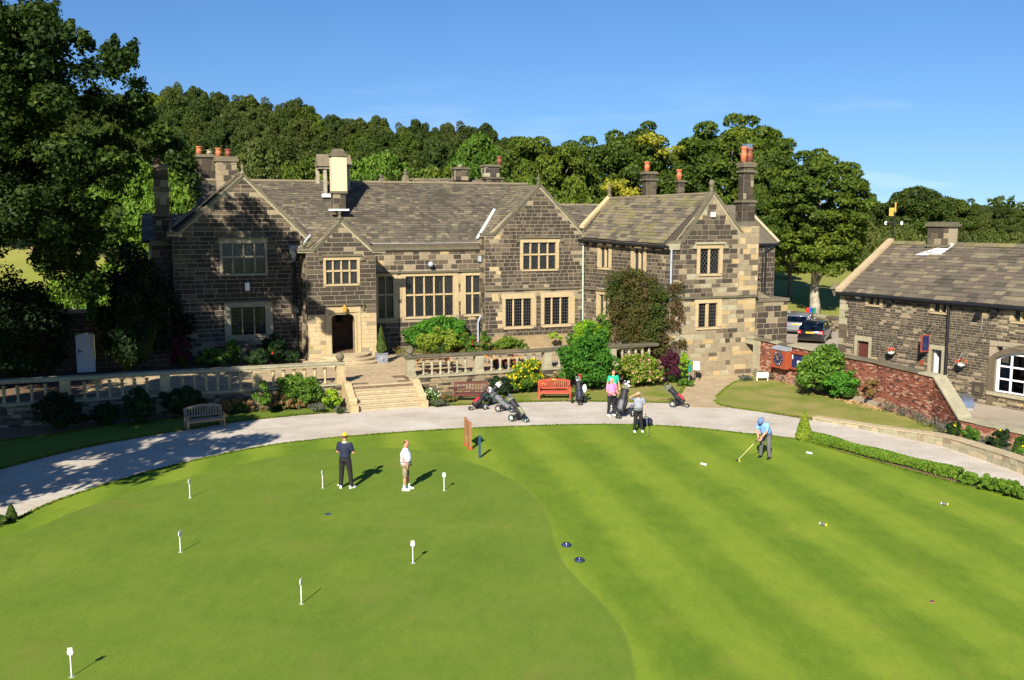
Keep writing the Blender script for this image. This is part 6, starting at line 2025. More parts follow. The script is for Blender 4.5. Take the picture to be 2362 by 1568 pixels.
# mid-ground trees in front of the wood
for (x, yt, Y, w, m, lab) in ((590, 322, 86, 105, 'leaf_wood_olive', 'yellow-green round tree behind the paired chimneys'),
                              (700, 360, 86, 120, 'leaf_sycamore', 'mid green tree rising left of the bellcote'),
                              (875, 338, 86, 135, 'leaf_bright', 'bright green tree just right of the pale central chimney'),
                              (1110, 308, 92, 150, 'leaf_bright', 'light green tree left of the dark sycamore by the spiked gable'),
                              (1015, 320, 100, 110, 'leaf_wood', 'dark tree between bright green tree and the light green one'),
                              (350, 360, 74, 170, 'leaf_bright', 'sunlit bright green tree behind the tall stepped chimney'),
                              (425, 400, 72, 120, 'leaf_bright', 'bright yellow green bushy tree beside the tall stepped chimney'),
                              (265, 380, 76, 130, 'leaf_bright', 'sunlit green tree glimpsed through the shady tree\'s edge'),
                              (480, 380, 82, 100, 'leaf_sycamore', 'green tree behind the twin stacks left of the big gable')):
    tree_px(RND.choice(M_wood[:3]), 13, 5.6, 'broadleaf_tree', lab, x, yt, Y, w, mat=m)
for (x, yt, Y, w, lab) in ((1000, 388, 84, 60, 'small shrubby tree showing just above the rear roof ridge'), (1200, 405, 84, 90, 'low tree behind the rear chimney with the red pot'), (1320, 440, 82, 90, 'low tree over the dark roof between the two gables'), (930, 398, 84, 50, 'small green tree by the stone pinnacles')):
    tree_px(M_low[0], 6.5, 3.6, 'broadleaf_tree', lab, x, yt, Y, w, mat='leaf_sycamore')
# hillside wood: skyline row then filling rows
sky = [(-60, 190), (330, 192), (395, 172), (455, 183), (520, 188), (580, 200), (640, 205), (700, 218), (735, 240), (800, 262), (850, 243), (905, 262), (960, 262), (1010, 262), (1060, 270), (1120, 280), (1180, 300), (1240, 320), (1340, 360), (1500, 400), (1900, 470)]
sxs = [p[0] for p in sky]; sys_ = [p[1] for p in sky]
nW = 0
ORD = 'first second third fourth fifth sixth seventh eighth ninth tenth eleventh twelfth thirteenth fourteenth fifteenth sixteenth seventeenth eighteenth nineteenth twentieth twenty-first twenty-second twenty-third twenty-fourth twenty-fifth twenty-sixth twenty-seventh twenty-eighth twenty-ninth thirtieth thirty-first'.split()
for (Y, step, drop, top) in ((165, 52, 0, 'skyline row'), (150, 60, 34, 'second row down'), (136, 66, 72, 'third row down'), (124, 74, 108, 'fourth row down'), (112, 84, 148, 'fifth row down'), (101, 96, 185, 'lowest row')):
    nW = 0
    x = -40 + RND.uniform(0, 60)
    while x < (1260 if Y > 105 else 1150):
        xx = x + RND.uniform(-14, 14)
        yt = float(np.interp(xx, sxs, sys_)) + drop + RND.uniform(-4, 14)
        P = atY(xx, yt, Y)
        g = terr(P.x, Y)
        h = max(9.0, P.z - g)
        g = P.z - h
        k = RND.randrange(4)
        r0 = (5.6, 5.0, 6.2, 4.0)[k]; h0 = (13, 14, 13, 15)[k]
        r = max(step * RND.uniform(.7, .95) / FOC * Y, h / h0 * r0 * .6)
        mt = RND.choice(['leaf_wood', 'leaf_wood', 'leaf_wood_olive', 'leaf_sycamore', 'leaf_wood'])
        if k == 3: mt = 'leaf_wood_olive'
        lab = '%s tree, %s from the left in the %s of the hillside wood' % ({'leaf_wood': 'dark green', 'leaf_wood_olive': 'olive', 'leaf_sycamore': 'mid green'}[mt], ORD[nW], top)
        if k == 3: lab = 'drooping birch, %s from the left in the %s of the hillside wood' % (ORD[nW], top)
        t = put_tree(M_wood[k], 'woodland_tree', lab, (P.x, Y, g - .3), RND.uniform(0, 6.28), (r / r0, r / r0, h / h0), 'trees of the hillside wood' if k < 3 else 'birches of the hillside wood', mt)
        nW += 1
        x += step
# right-hand distance
for (x, yt, Y, w, m, lab) in ((2110, 428, 135, 190, 'leaf_wood', 'big dark round tree behind the barn\'s left ridge end'), (2200, 455, 150, 130, 'leaf_wood', 'dark tree right of the big round one, above barn chimney'),
                              (2030, 470, 150, 90, 'leaf_wood_olive', 'distant tree in the gap right of the parkland tree'), (2255, 468, 190, 70, 'leaf_wood_olive', 'small flat-topped distant tree above the barn roof'),
                              (2310, 472, 200, 90, 'leaf_wood', 'distant dark tree near the right picture edge'), (2370, 486, 220, 90, 'leaf_wood', 'distant tree at the extreme right edge'),
                              (2260, 505, 160, 110, 'leaf_wood_olive', 'olive tree right of the barn chimney'), (2330, 500, 150, 120, 'leaf_wood_olive', 'brownish olive tree above right end of barn roof'),
                              (1985, 500, 130, 90, 'leaf_wood_olive', 'olive tree behind the weathervane, left side'), (2400, 510, 150, 100, 'leaf_wood_olive', 'olive tree cut by the right picture edge')):
    tree_px(M_wood[RND.randrange(3)], 13, 5.6, 'distant_tree', lab, x, yt, Y, w, mat=m)
for (x, yt, Y, w, lab) in ((1998, 512, 100, 80, 'low yellow-green tree left of the weathervane'), (2078, 515, 100, 60, 'low yellow-green bush tree right of the weathervane'), (2225, 520, 105, 55, 'low golden-green tree right of the barn chimney'),
                           (2290, 528, 105, 80, 'low green thicket above the right of the barn ridge'), (2350, 520, 110, 70, 'low green thicket at the barn ridge\'s right end'), (2150, 535, 100, 60, 'low thicket hidden behind the barn chimney'),
                           (1820, 590, 110, 60, 'small tree on far parkland right of the manor'), (1800, 520, 120, 120, 'dark park tree beside the manor\'s dark rear range')):
    tree_px(RND.choice(M_low), 6.5, 3.6, 'small_tree', lab, x, yt, Y, w, mat='leaf_wood_olive')
# far hedge line closing the parkland
pts = []
for i in range(200):
    X = RND.uniform(0, 200); Y = RND.uniform(230, 300)
    pts.append((X, Y, terr(X, Y) + RND.uniform(1, 9)))
P_, N_ = blob_points(np.array(pts), NP.uniform(2.5, 5, len(pts)), 9, .8)
o = quads_object('far_woodland', P_, N_, np.full(len(P_), 1.0), 'leaf_wood'); tag(o, kind='stuff')

# ---- the great shady tree at the left
BIG = thing('beech_tree', 'huge dark drooping tree filling the upper left corner', 'tree', (-27, 42, 0))
sil = [Vector(p) for p in ((-900, -300), (-100, -40), (0, 28), (55, 45), (95, 22), (135, 12), (160, 62), (185, 85), (235, 92), (262, 98), (298, 132), (320, 190), (338, 240), (348, 262), (390, 300), (432, 335),
                           (458, 420), (448, 432), (420, 385), (392, 372), (350, 345), (318, 380), (300, 440), (285, 500), (268, 560), (238, 600), (222, 690), (205, 728), (192, 715), (180, 660), (140, 640), (90, 600), (20, 585), (-100, 590), (-900, 640))]
cs, rs = [], []
tries = 0
while len(cs) < 450 and tries < 60000:
    tries += 1
    x_, y_ = RND.uniform(-330, 460), RND.uniform(-160, 740)
    if not inside(Vector((x_, y_)), sil): continue
    if y_ > 540 and RND.random() < .3: continue
    if x_ > 120 and RND.random() < (.6 if y_ < 330 else .3): continue
    p = atY(x_, y_, 42.5 + RND.uniform(-1, 1) * 5.5 * sqrt(max(.12, 1 - ((x_ + 100) / 560) ** 2)))
    if p.z < 2.2: continue
    r = RND.uniform(.6, 1.2)
    if x_ > 330: r *= .45
    elif x_ > 230: r *= .62
    elif x_ > 150: r *= .8
    cs.append(tuple(p)); rs.append(r)
for (x0, y0, x1, y1) in ((95, 60, 128, 8), (20, 60, 12, 25), (200, 110, 188, 70), (285, 150, 312, 96), (150, 90, 162, 52), (250, 130, 262, 86)):
    for i in range(7):
        t = i / 6
        p = atY(x0 + (x1 - x0) * t + RND.uniform(-4, 4), y0 + (y1 - y0) * t, 41.5 + RND.uniform(-.5, .5)); cs.append(tuple(p)); rs.append(.5 - .3 * t)
# drooping tip across the chimney
for i in range(34):
    t = i / 33
    p = atY(300 + 150 * t, 270 + 95 * t * t + 60 * t + RND.uniform(-25, 30), RND.uniform(41, 44))
    cs.append(tuple(p)); rs.append(RND.uniform(.35, .7) * (1.15 - .5 * t))
for (x0, y0, x1, y1, n) in ((205, 560, 212, 735, 12), (160, 560, 168, 650, 8), (250, 480, 258, 600, 8), (100, 560, 110, 640, 6), (430, 370, 452, 440, 6)):
    for i in range(n):
        t = i / (n - 1)
        p = atY(x0 + (x1 - x0) * t + RND.uniform(-8, 8), y0 + (y1 - y0) * t, 41 + RND.uniform(-.5, .5))
        cs.append(tuple(p)); rs.append(RND.uniform(.3, .5) * (1.2 - .6 * t))
P_, N_ = blob_points(np.array(cs), np.array(rs), 600, .8, .5, .3)
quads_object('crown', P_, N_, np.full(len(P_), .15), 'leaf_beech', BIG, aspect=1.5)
def bigtrunk(b):
    b.tube([(-27, 42, -.3), (-27, 42, 3), (-26.6, 42.2, 8), (-26.5, 42, 14), (-26, 42, 19)], [1.0, .75, .6, .4, .1], 12)
    for i in NP.permutation(300)[:60]:
        c = Vector(cs[i])
        if CX + FOC * c.x / c.y > 130: continue
        z0 = min(16, max(3.5, c.z - 2.5))
        m = Vector((-26.6, 42, z0)).lerp(c, .5) + Vector((0, 0, RND.uniform(.2, 1.2)))
        b.tube([(-26.6, 42, z0), m, c], [.16, .09, .02], 5)
one('trunk', 'bark', bigtrunk, BIG, True)
# its neighbour outside the left edge, whose shade falls over the gravel
NB = thing('beech_tree', 'tree just beyond the left edge casting broken shade over the gravel', 'tree', (-23.5, 25.5, 0))
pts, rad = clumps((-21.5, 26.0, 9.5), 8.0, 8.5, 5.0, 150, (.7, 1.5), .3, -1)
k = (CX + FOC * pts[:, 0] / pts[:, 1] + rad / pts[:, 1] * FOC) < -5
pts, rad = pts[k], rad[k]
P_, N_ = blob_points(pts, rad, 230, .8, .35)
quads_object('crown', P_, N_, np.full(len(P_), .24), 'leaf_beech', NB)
one('trunk', 'bark', lambda b: (b.tube([(-23.8, 26.5, -.2), (-23.8, 26.5, 5), (-23.6, 26.5, 11)], [.6, .45, .15], 10), [b.tube([(-23.8, 26.5, 5), tuple(p)], [.15, .03], 5) for p in pts[:25]]), NB, True)

# ================================================================ SHRUBS AND BEDS
def shrub_px(name, label, x0, x1, yt, yb, zb, mat, depth=.8, leaf=.06, dens=420, flowers=None, cat='shrub', group=None, **k):
    dens = 1.0
    base = G((x0 + x1) / 2, yb, zb)
    rx = (x1 - x0) / 2 / FOC * base.y
    ry = max(.18, rx * depth)
    Y = base.y + ry * .7
    P = atY((x0 + x1) / 2, yt, Y)
    h = max(.2, P.z - zb)
    return shrub(name, label, cat, (P.x * 1.0, Y, zb), rx * 1.02, ry, h, mat, leaf, dens, None, flowers, group, **k)
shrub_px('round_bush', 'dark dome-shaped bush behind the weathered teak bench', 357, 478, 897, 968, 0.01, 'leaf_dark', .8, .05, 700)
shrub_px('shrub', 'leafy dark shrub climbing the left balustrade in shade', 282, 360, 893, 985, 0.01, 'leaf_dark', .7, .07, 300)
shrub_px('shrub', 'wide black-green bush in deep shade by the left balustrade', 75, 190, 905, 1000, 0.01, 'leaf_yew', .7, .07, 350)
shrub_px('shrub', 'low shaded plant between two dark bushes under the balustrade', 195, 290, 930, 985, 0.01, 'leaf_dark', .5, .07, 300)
shrub_px('rose_bush', 'thin rose bush with red stems against the pale balustrade pier', 583, 628, 868, 962, 0.01, 'leaf_shrub', .8, .06, 260, core=False)
shrub_px('shrub', 'feathery mixed green and russet shrub left of the steps', 628, 742, 860, 945, 0.01, 'leaf_shrub', .8, .06, 330)
shrub_px('shrub', 'reddish dry lower growth beneath the feathery shrub', 600, 715, 905, 950, 0.01, 'leaf_russet', .6, .06, 260)
shrub_px('shrub', 'glossy yellow-green bush beside the steps\' left cheek', 742, 790, 890, 948, 0.01, 'leaf_yellowgreen', .9, .07, 420)
shrub_px('lavender', 'small grey-green tuft at the foot of the yellow-green bush', 712, 752, 925, 955, 0.01, 'leaf_lavender', .7, .04, 500)
shrub_px('lavender', 'tiny green tuft touching the steps\' left base', 765, 800, 936, 956, 0.01, 'leaf_lavender', .7, .04, 500)
shrub_px('shrub', 'dry brownish growth in the bed between dome bush and rose', 490, 590, 915, 958, 0.01, 'leaf_russet', .4, .05, 160)
shrub_px('hydrangea', 'white-flowered hydrangea right of the steps', 966, 1012, 890, 933, 0.01, 'leaf_shrub', .8, .06, 450, ('petal_white', 90, .07))
shrub_px('shrub', 'low brown heathery plant behind the maroon bench', 1005, 1052, 905, 932, 0.01, 'leaf_russet', .6, .05, 400)
shrub_px('lavender', 'grey-green low plant at the right foot of the steps', 978, 1036, 920, 940, 0.01, 'leaf_lavender', .6, .04, 600)
shrub_px('shrub', 'dark glossy shrub between maroon bench and yellow flowers', 1120, 1182, 862, 916, 0.01, 'leaf_dark', .9, .07, 420)
shrub_px('flowering_bush', 'bush covered in bright yellow flowers below the balustrade', 1165, 1262, 830, 912, 0.01, 'leaf_shrub', .8, .055, 420, ('petal_yellow', 800, .07))
shrub_px('shrub', 'orange-tinted loose shrub behind the red bench', 1245, 1305, 862, 905, 0.01, 'leaf_russet', .7, .06, 350)
shrub_px('laurel_bush', 'huge rounded green bush right of the red bench', 1288, 1425, 776, 906, 0.01, 'leaf_laurel', .75, .085, 330)
shrub_px('laurel_bush', 'upper lobe of green bush rising over the balustrade', 1330, 1405, 745, 860, 0.6, 'leaf_laurel', .7, .085, 400)
shrub_px('hydrangea', 'large hydrangea with salmon-pink heads behind the golfers', 1418, 1536, 812, 897, 0.01, 'leaf_hydrangea', .7, .075, 380, ('petal_pink', 330, .08))
shrub_px('shrub', 'deep purple-leaved shrub beside the hydrangea', 1522, 1580, 805, 888, 0.01, 'leaf_purple', .9, .06, 460)
shrub_px('shrub', 'tall narrow yellow variegated shrub by the cross wing wall', 1566, 1594, 800, 888, 0.01, 'leaf_yellowgreen', .8, .06, 380)
shrub_px('shrub', 'low green edging plant at the corner of the stone path', 1560, 1604, 872, 893, 0.01, 'leaf_shrub', .7, .05, 500)
# terrace beds
shrub_px('rhododendron', 'big glossy green shrub under the hall\'s large window', 925, 1090, 728, 815, 1.0, 'leaf_laurel', .6, .085, 330)
shrub_px('shrub', 'olive lower growth in front of the big glossy shrub', 955, 1070, 762, 822, 1.0, 'leaf_hydrangea', .5, .07, 380)
shrub_px('rose_bush', 'coral-flowered rose bush beside the grey downpipe', 1060, 1105, 765, 815, 1.0, 'leaf_shrub', .7, .06, 360, ('petal_red', 34, .08))
shrub_px('rose_bush', 'rose bush with orange-pink blooms before the right gable plinth', 1100, 1140, 762, 815, 1.0, 'leaf_shrub', .7, .06, 360, ('petal_coral', 30, .08))
shrub_px('shrub', 'rounded olive shrub below the ground-floor gable window', 1138, 1205, 775, 815, 1.0, 'leaf_hydrangea', .7, .06, 450)
shrub_px('rose_bush', 'small red rose at the right of the olive shrub', 1192, 1216, 780, 812, 1.0, 'leaf_shrub', .8, .05, 200, ('petal_red', 14, .07), core=False)
shrub_px('creeping_shrub', 'little yellow-green climber on the gable plinth', 1264, 1296, 756, 792, 1.3, 'leaf_yellowgreen', .5, .06, 330, core=False)
shrub_px('rose_bush', 'white rose against the gable beside the round green shrub', 1300, 1335, 762, 806, 1.0, 'leaf_shrub', .8, .05, 240, ('petal_white', 16, .06), core=False)
shrub_px('shrub', 'bright leafy shrub in the terrace corner, left one', 1318, 1392, 735, 810, 1.0, 'leaf_yellowgreen', .8, .07, 330)
shrub_px('shrub', 'leafy shrub in the terrace corner beside the creeper', 1372, 1452, 727, 806, 1.0, 'leaf_shrub', .8, .07, 380)
shrub_px('shrub', 'green growth climbing the right end of the balustrade', 1400, 1450, 800, 868, 0.2, 'leaf_hydrangea', .7, .06, 330)
# left terrace bed (mostly in shade)
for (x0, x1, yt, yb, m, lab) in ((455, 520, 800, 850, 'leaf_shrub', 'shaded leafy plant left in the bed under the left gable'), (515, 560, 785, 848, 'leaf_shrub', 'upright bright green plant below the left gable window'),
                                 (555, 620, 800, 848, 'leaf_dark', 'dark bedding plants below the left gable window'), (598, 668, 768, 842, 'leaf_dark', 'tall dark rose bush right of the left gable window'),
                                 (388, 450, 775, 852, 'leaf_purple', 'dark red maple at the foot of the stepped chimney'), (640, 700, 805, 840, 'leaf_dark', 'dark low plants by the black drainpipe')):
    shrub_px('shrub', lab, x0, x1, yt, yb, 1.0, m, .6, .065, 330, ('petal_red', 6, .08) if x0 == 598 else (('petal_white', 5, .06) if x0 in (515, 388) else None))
for (x, yt, Y, r, lab) in ((305, 545, 49.5, 1.9, 'tall black-green yew beside the left gable'), (283, 640, 47.5, 1.3, 'dark yew right of the pale garden door'), (372, 690, 51.0, 1.5, 'rounded yew hugging the stepped chimney'),
                           (345, 600, 51.5, 1.4, 'narrow yew against the stepped chimney, just right of the tallest'), (48, 680, 46.5, 2.3, 'broad black yew left of the garden door'), (-60, 640, 44.0, 3.5, 'black yew at the left picture edge'), (122, 712, 50.0, .9, 'dark yew close to the garden door\'s left side')):
    P = atY(x, yt, Y)
    shrub('yew', lab, 'yew', (P.x, Y, 1.0), r, r * .8, P.z - 1.0, 'leaf_yew', .09, 330 * max(1, r * .7))
# lit growth beyond the garden wall
for (x, yt, Y, w, lab) in ((60, 655, 70, 150, 'sunlit leafy bush beyond the garden wall, far left'), (190, 625, 72, 150, 'sunlit bushes seen under the shady tree above the wall'), (290, 600, 70, 90, 'bright bush beyond the wall beside the tall yew')):
    tree_px(M_low[0], 6.5, 3.6, 'shrub', lab, x, yt, Y, w, mat='leaf_bright')
sheet('road', [GT(-300, 716).xy, GT(255, 712).xy, GT(250, 688).xy, GT(-300, 692).xy], 1.35, 'tarmac', .5)
shrub('ivy', 'bright ivy strip on the white rear wing wall', 'ivy', FV(61).w(FV(61).px(342, 700)[0], 1.0, .2), .45, .3, 4.6, 'leaf_bright', .1, 300, core=False)

# creeper on the side wall of the cross wing
cr = thing('wall_creeper', 'big russet and green creeper mound on the cross wing side wall', 'creeper', FE.w(Le * .72, 1, .5))
pts, rad = [], []
sil = [Vector(p) for p in ((1425, 640), (1450, 622), (1480, 628), (1512, 648), (1535, 668), (1556, 650), (1568, 690), (1568, 800), (1555, 815), (1480, 800), (1440, 770), (1420, 720), (1418, 670))]
for i in range(900):
    x = RND.uniform(1415, 1570); y = RND.uniform(615, 815)
    if not inside(Vector((x, y)), sil): continue
    a, z = FE.px(x, y)
    if a > Le + .1:
        continue
    o_ = RND.uniform(.15, .75)
    pts.append(tuple(FE.w(min(a, Le - .02), z, o_))); rad.append(RND.uniform(.22, .42))
    if len(pts) > 280: break
P_, N_ = blob_points(np.array(pts), np.array(rad), 900, .95, .25)
quads_object('foliage', P_, N_, np.full(len(P_), .075), 'leaf_creeper', cr)
pts, rad = [], []
for i in range(400):
    x = RND.uniform(1540, 1572); y = RND.uniform(650, 800)
    a, z = FF.px(x, y)
    if a < 26.9: continue
    pts.append(tuple(FF.w(a, z, RND.uniform(.05, .35)))); rad.append(RND.uniform(.18, .3))
    if len(pts) > 40: break
P_, N_ = blob_points(np.array(pts), np.array(rad), 900, .95, .25)
quads_object('corner_growth', P_, N_, np.full(len(P_), .075), 'leaf_creeper', cr)

# right-hand border
shrub_px('shrub', 'large green shrub spilling over the brick wall beside the notice cabinet', 1842, 1996, 800, 922, 0.03, 'leaf_shrub', .55, .10, 240)
shrub_px('shrub', 'upper shoots of the wall shrub rising above the coping', 1868, 1960, 788, 870, 1.0, 'leaf_shrub', .5, .09, 300)
shrub_px('shrub', 'lower right lobe of the shrub spilling over the brick wall', 1915, 2000, 850, 928, 0.03, 'leaf_laurel', .6, .10, 300)
shrub_px('shrub', 'left lobe of the wall shrub hiding part of the notice cabinet', 1836, 1905, 812, 900, 0.03, 'leaf_shrub', .6, .10, 300)
shrub_px('climber', 'brownish half-bare climber on the brick wall right of the big shrub', 1985, 2038, 860, 940, 0.03, 'leaf_russet', .4, .06, 260, core=False)
def row(name, label, pts, w, h, mat, leaf, dens, cat, cl=.32, gap=.22):
    V = [G2(*p) for p in curve(pts, 5)]
    D = dens_(V, gap)
    c, r = [], []
    for p in D:
        for k in range(2):
            c.append((p.x + RND.uniform(-w, w) * .35, p.y + RND.uniform(-w, w) * .35, RND.uniform(.3, .75) * h)); r.append(h * RND.uniform(.38, .5))
    t = thing(name, label, cat, (D[len(D) // 2].x, D[len(D) // 2].y, 0))
    P_, N_ = blob_points(np.array(c), np.array(r), dens, 1.0, .22)
    k = P_[:, 2] > 0.02
    quads_object('foliage', P_[k], N_[k], np.full(int(k.sum()), leaf), mat, t)
    return t, D
dens_ = dens
row('lavender_row', 'grey-green lavender along the brick wall from path to big shrub', [(1742, 870), (1775, 878), (1820, 887), (1870, 902)], .5, .42, 'leaf_lavender', .05, 900, 'lavender')
row('lavender_row', 'long grey lavender hedge below the brick wall\'s sloping end', [(2042, 950), (2090, 965), (2140, 985), (2182, 1008)], .6, .5, 'leaf_lavender', .05, 900, 'lavender')
shrub_px('lavender', 'grey-green tuft by the doorway jamb and low white board', 1700, 1738, 862, 880, 0.03, 'leaf_lavender', .6, .045, 700)
for i, (x0, x1, yt, yb, lab) in enumerate(((2182, 2222, 968, 1012, 'yellow rose bush at the foot of the sloping brick wall end'), (2212, 2260, 980, 1032, 'dark-leaved rose bush left of the grey lavender clump'), (2286, 2332, 985, 1050, 'rose bush with one large yellow bloom'), (2325, 2375, 995, 1065, 'rose bush cut by the right picture edge'))):
    shrub_px('rose_bush', lab, x0, x1, yt, yb, 0.03, 'leaf_shrub' if i % 2 else 'leaf_dark', .7, .06, 380, ('petal_yellow', 5 if i else 8, .09))
shrub_px('lavender', 'grey lavender clump between the yellow rose bushes', 2255, 2292, 1000, 1040, 0.03, 'leaf_lavender', .7, .05, 500)
shrub_px('lavender', 'low dark heathery clump right of the blooming rose', 2300, 2345, 1030, 1062, 0.03, 'leaf_lavender', .7, .05, 500)
# clipped box hedge and balls edging the green
def hedge(label, pts, w, h, n):
    D = dens_([G2(*p) for p in curve(pts, 5)], .1)
    t = thing('box_hedge', label, 'hedge', (D[len(D) // 2].x, D[len(D) // 2].y, 0))
    i = NP.integers(0, len(D) - 1, n)
    A = np.array([(p.x, p.y) for p in D])
    T = A[i + 1] - A[i]; T /= np.linalg.norm(T, axis=1)[:, None]
    Q = A[i] + T * (NP.random(n) * .1)[:, None]
    th = NP.uniform(-.35, pi + .35, n)
    k = 1 + .13 * np.sin(i * .28) + .08 * np.sin(i * .11 + 2)
    cx = np.sign(np.cos(th)) * np.abs(np.cos(th)) ** .6; cz = np.maximum(-.6, np.sign(np.sin(th)) * np.abs(np.sin(th)) ** .6)
    rr = 1 - np.abs(NP.normal(0, .1, n))
    P_ = np.stack([Q[:, 0] - T[:, 1] * cx * w * rr * k, Q[:, 1] + T[:, 0] * cx * w * rr * k, h * .5 + cz * h * .5 * rr * k], 1)
    N_ = np.stack([-T[:, 1] * cx, T[:, 0] * cx, cz + .2], 1)
    q = P_[:, 2] > .02
    quads_object('foliage', P_[q], N_[q], np.full(int(q.sum()), .06), 'leaf_box', t)
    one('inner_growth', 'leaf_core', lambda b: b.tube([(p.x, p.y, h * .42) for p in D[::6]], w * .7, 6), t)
hedge('low clipped box hedge curving along the right edge of the green', [(1862, 1017), (1920, 1031), (2000, 1053), (2100, 1078), (2160, 1094), (2214, 1107)], .21, .38, 22000)
for nm, C_, N_, h_, mt in TUFTS:
    o = quads_object(nm, C_, N_, np.full(len(C_), h_), mt, None, aspect=1.4, jit=.3); tag(o, kind='stuff')
# mixed low planting that ties the beds together
def bed(name, quad, n, h, z, mats):
    A, B_, C_, D_ = quad
    for m in mats:
        cs_, rs_ = [], []
        for i in range(n):
            u, v = RND.random(), RND.random()
            p = A.lerp(B_, u).lerp(D_.lerp(C_, u), v)
            cs_.append((p.x, p.y, z + h * RND.uniform(.1, .5))); rs_.append(h * RND.uniform(.3, .9))
        P_, N_ = blob_points(np.array(cs_), np.array(rs_), 420, .8, .35)
        k = P_[:, 2] > z
        o = quads_object(name, P_[k], N_[k], np.full(int(k.sum()), .06), m, None); tag(o, kind='stuff')
bed('ground_cover', (UV(0, 44.3), UV(8.3, 44.6), UV(8.3, 45.3), UV(0, 45.2)), 26, .30, .02, ('leaf_dark', 'leaf_russet', 'leaf_lavender'))
bed('ground_cover', (UV(12.6, 45.0), UV(26, 44.6), UV(26, 46.0), UV(12.6, 46.0)), 30, .30, .02, ('leaf_shrub', 'leaf_russet', 'leaf_lavender'))
bed('ground_cover', (UV(13.2, 52.3), UV(21, 52.6), UV(21, 54.2), UV(13.2, 55.0)), 30, .45, 1.0, ('leaf_hydrangea', 'leaf_russet', 'leaf_shrub'))
bed('ground_cover', (UV(1.5, 53.6), UV(7.6, 53.4), UV(7.6, 54.9), UV(1.5, 54.9)), 24, .5, 1.0, ('leaf_dark', 'leaf_shrub'))
def cone(name, label, P, r, h, mat, leaf=.045, n=5200, group=None, cat='topiary'):
    t = thing(name, label, cat, P, group)
    z = NP.random(n) ** 1.35
    th = NP.uniform(0, 2 * pi, n)
    prof = np.minimum(1, (1 - z) * 1.25) ** .8 * np.minimum(1, .75 + z * 2)
    rr = r * prof * (1 - np.abs(NP.normal(0, .13, n))) * (1 + .07 * np.sin(th * 5 + z * 11))
    Pp = np.stack([rr * np.cos(th), rr * np.sin(th), z * h + .02], 1)
    Nn = np.stack([np.cos(th), np.sin(th), np.full(n, .4)], 1)
    quads_object('foliage', Pp + np.array(P), Nn, np.full(n, leaf), mat, t)
    one('stem_mass', mat, lambda b: b.lathe(P, [(r * .75, .02), (r * .8, h * .25), (r * .45, h * .6), (.01, h * .93)], 10), t, True)
    return t
cone('box_cone', 'pointed golden box topiary at the start of the clipped hedge', G(1853, 1016, .03), .33, 1.18, 'leaf_conifer_gold')
for i, (x, y, r, lab) in enumerate(((2228, 1116, .21, 'smallest clipped box ball after the hedge gap'), (2248, 1121, .22, 'second clipped box ball after the hedge gap'), (2272, 1130, .27, 'clipped box ball starting the last row'), (2292, 1135, .26, 'second box ball of the last row'),
                                    (2312, 1140, .26, 'third box ball of the last row'), (2332, 1147, .27, 'fourth box ball of the last row'), (2353, 1153, .27, 'box ball cut by the right picture edge'))):
    P = G(x, y, .03)
    shrub('box_ball', lab, 'topiary', P, r * 1.25, r * 1.1, r * 2.1, 'leaf_box', .045, 420, 14, None, 'clipped box balls edging the green')
cone('box_cone', 'small golden box topiary at the left edge of the green', G(27, 1201, .03), .17, .52, 'leaf_conifer', .04, 1500)
shrub('box_ball', 'dark clipped box at the extreme left edge of the green', 'topiary', G(5, 1212, .03), .28, .25, .4, 'leaf_conifer', .045, 420, 12)
# fallen leaves under the big right shrub
nL = 500
c = G2(1960, 930)
A = G2(1890, 908); B = G2(2030, 948)
t_ = NP.random(nL)
P_ = np.stack([A.x + (B.x - A.x) * t_ + NP.normal(0, .2, nL), A.y + (B.y - A.y) * t_ + NP.normal(0, .25, nL), np.full(nL, .05) + NP.random(nL) * .04], 1)
o = quads_object('fallen_leaves', P_, np.tile([0, 0, 1.0], (nL, 1)), np.full(nL, .08), 'petal_coral', None); o['kind'] = 'stuff'
o.data.materials[0] = MATS['dry_leaves']

# ================================================================ PEOPLE
def capsule(bm_list, pts, radii, n=12, sy=1.0, ax=None):
    """tapered tube with rounded ends, elliptical by sy along ax; appended to MB"""
    b = bm_list
    P = [Vector(p) for p in pts]
    t0 = (P[0] - P[1]).normalized(); t1 = (P[-1] - P[-2]).normalized()
    path = [P[0] + t0 * radii[0] * .9, P[0] + t0 * radii[0] * .6] + P + [P[-1] + t1 * radii[-1] * .6, P[-1] + t1 * radii[-1] * .9]
    rs = [radii[0] * .3, radii[0] * .78] + list(radii) + [radii[-1] * .78, radii[-1] * .3]
    b.tube(path, rs, n)
def sections(b, secs, n=16):
    """secs: (centre, half width vector, half depth vector)"""
    vs, fs = [], []
    for c, w, d in secs:
        c, w, d = Vector(c), Vector(w), Vector(d)
        for k in range(n):
            th = 2 * pi * k / n
            vs.append(c + w * cos(th) + d * sin(th))
    for i in range(len(secs) - 1):
        for k in range(n):
            k2 = (k + 1) % n
            fs.append((i * n + k, i * n + k2, (i + 1) * n + k2, (i + 1) * n + k))
    fs.append(tuple(range(n - 1, -1, -1)))
    fs.append(tuple(range((len(secs) - 1) * n, len(secs) * n)))
    b.add(vs, fs)
def remeshed(name, mat, fn, parent, vox=.016, smooth_it=2):
    b = MB(); fn(b)
    o = b.build(name, mat, None, True)
    m = o.modifiers.new('r', 'REMESH'); m.mode = 'VOXEL'; m.voxel_size = vox; m.use_smooth_shade = True
    if smooth_it:
        s = o.modifiers.new('s', 'SMOOTH'); s.factor = .5; s.iterations = smooth_it
    dg = bpy.context.evaluated_depsgraph_get()
    me = bpy.data.meshes.new_from_object(o.evaluated_get(dg))
    bpy.data.objects.remove(o)
    me.name = name
    o = bpy.data.objects.new(name, me)
    return link(o, parent)
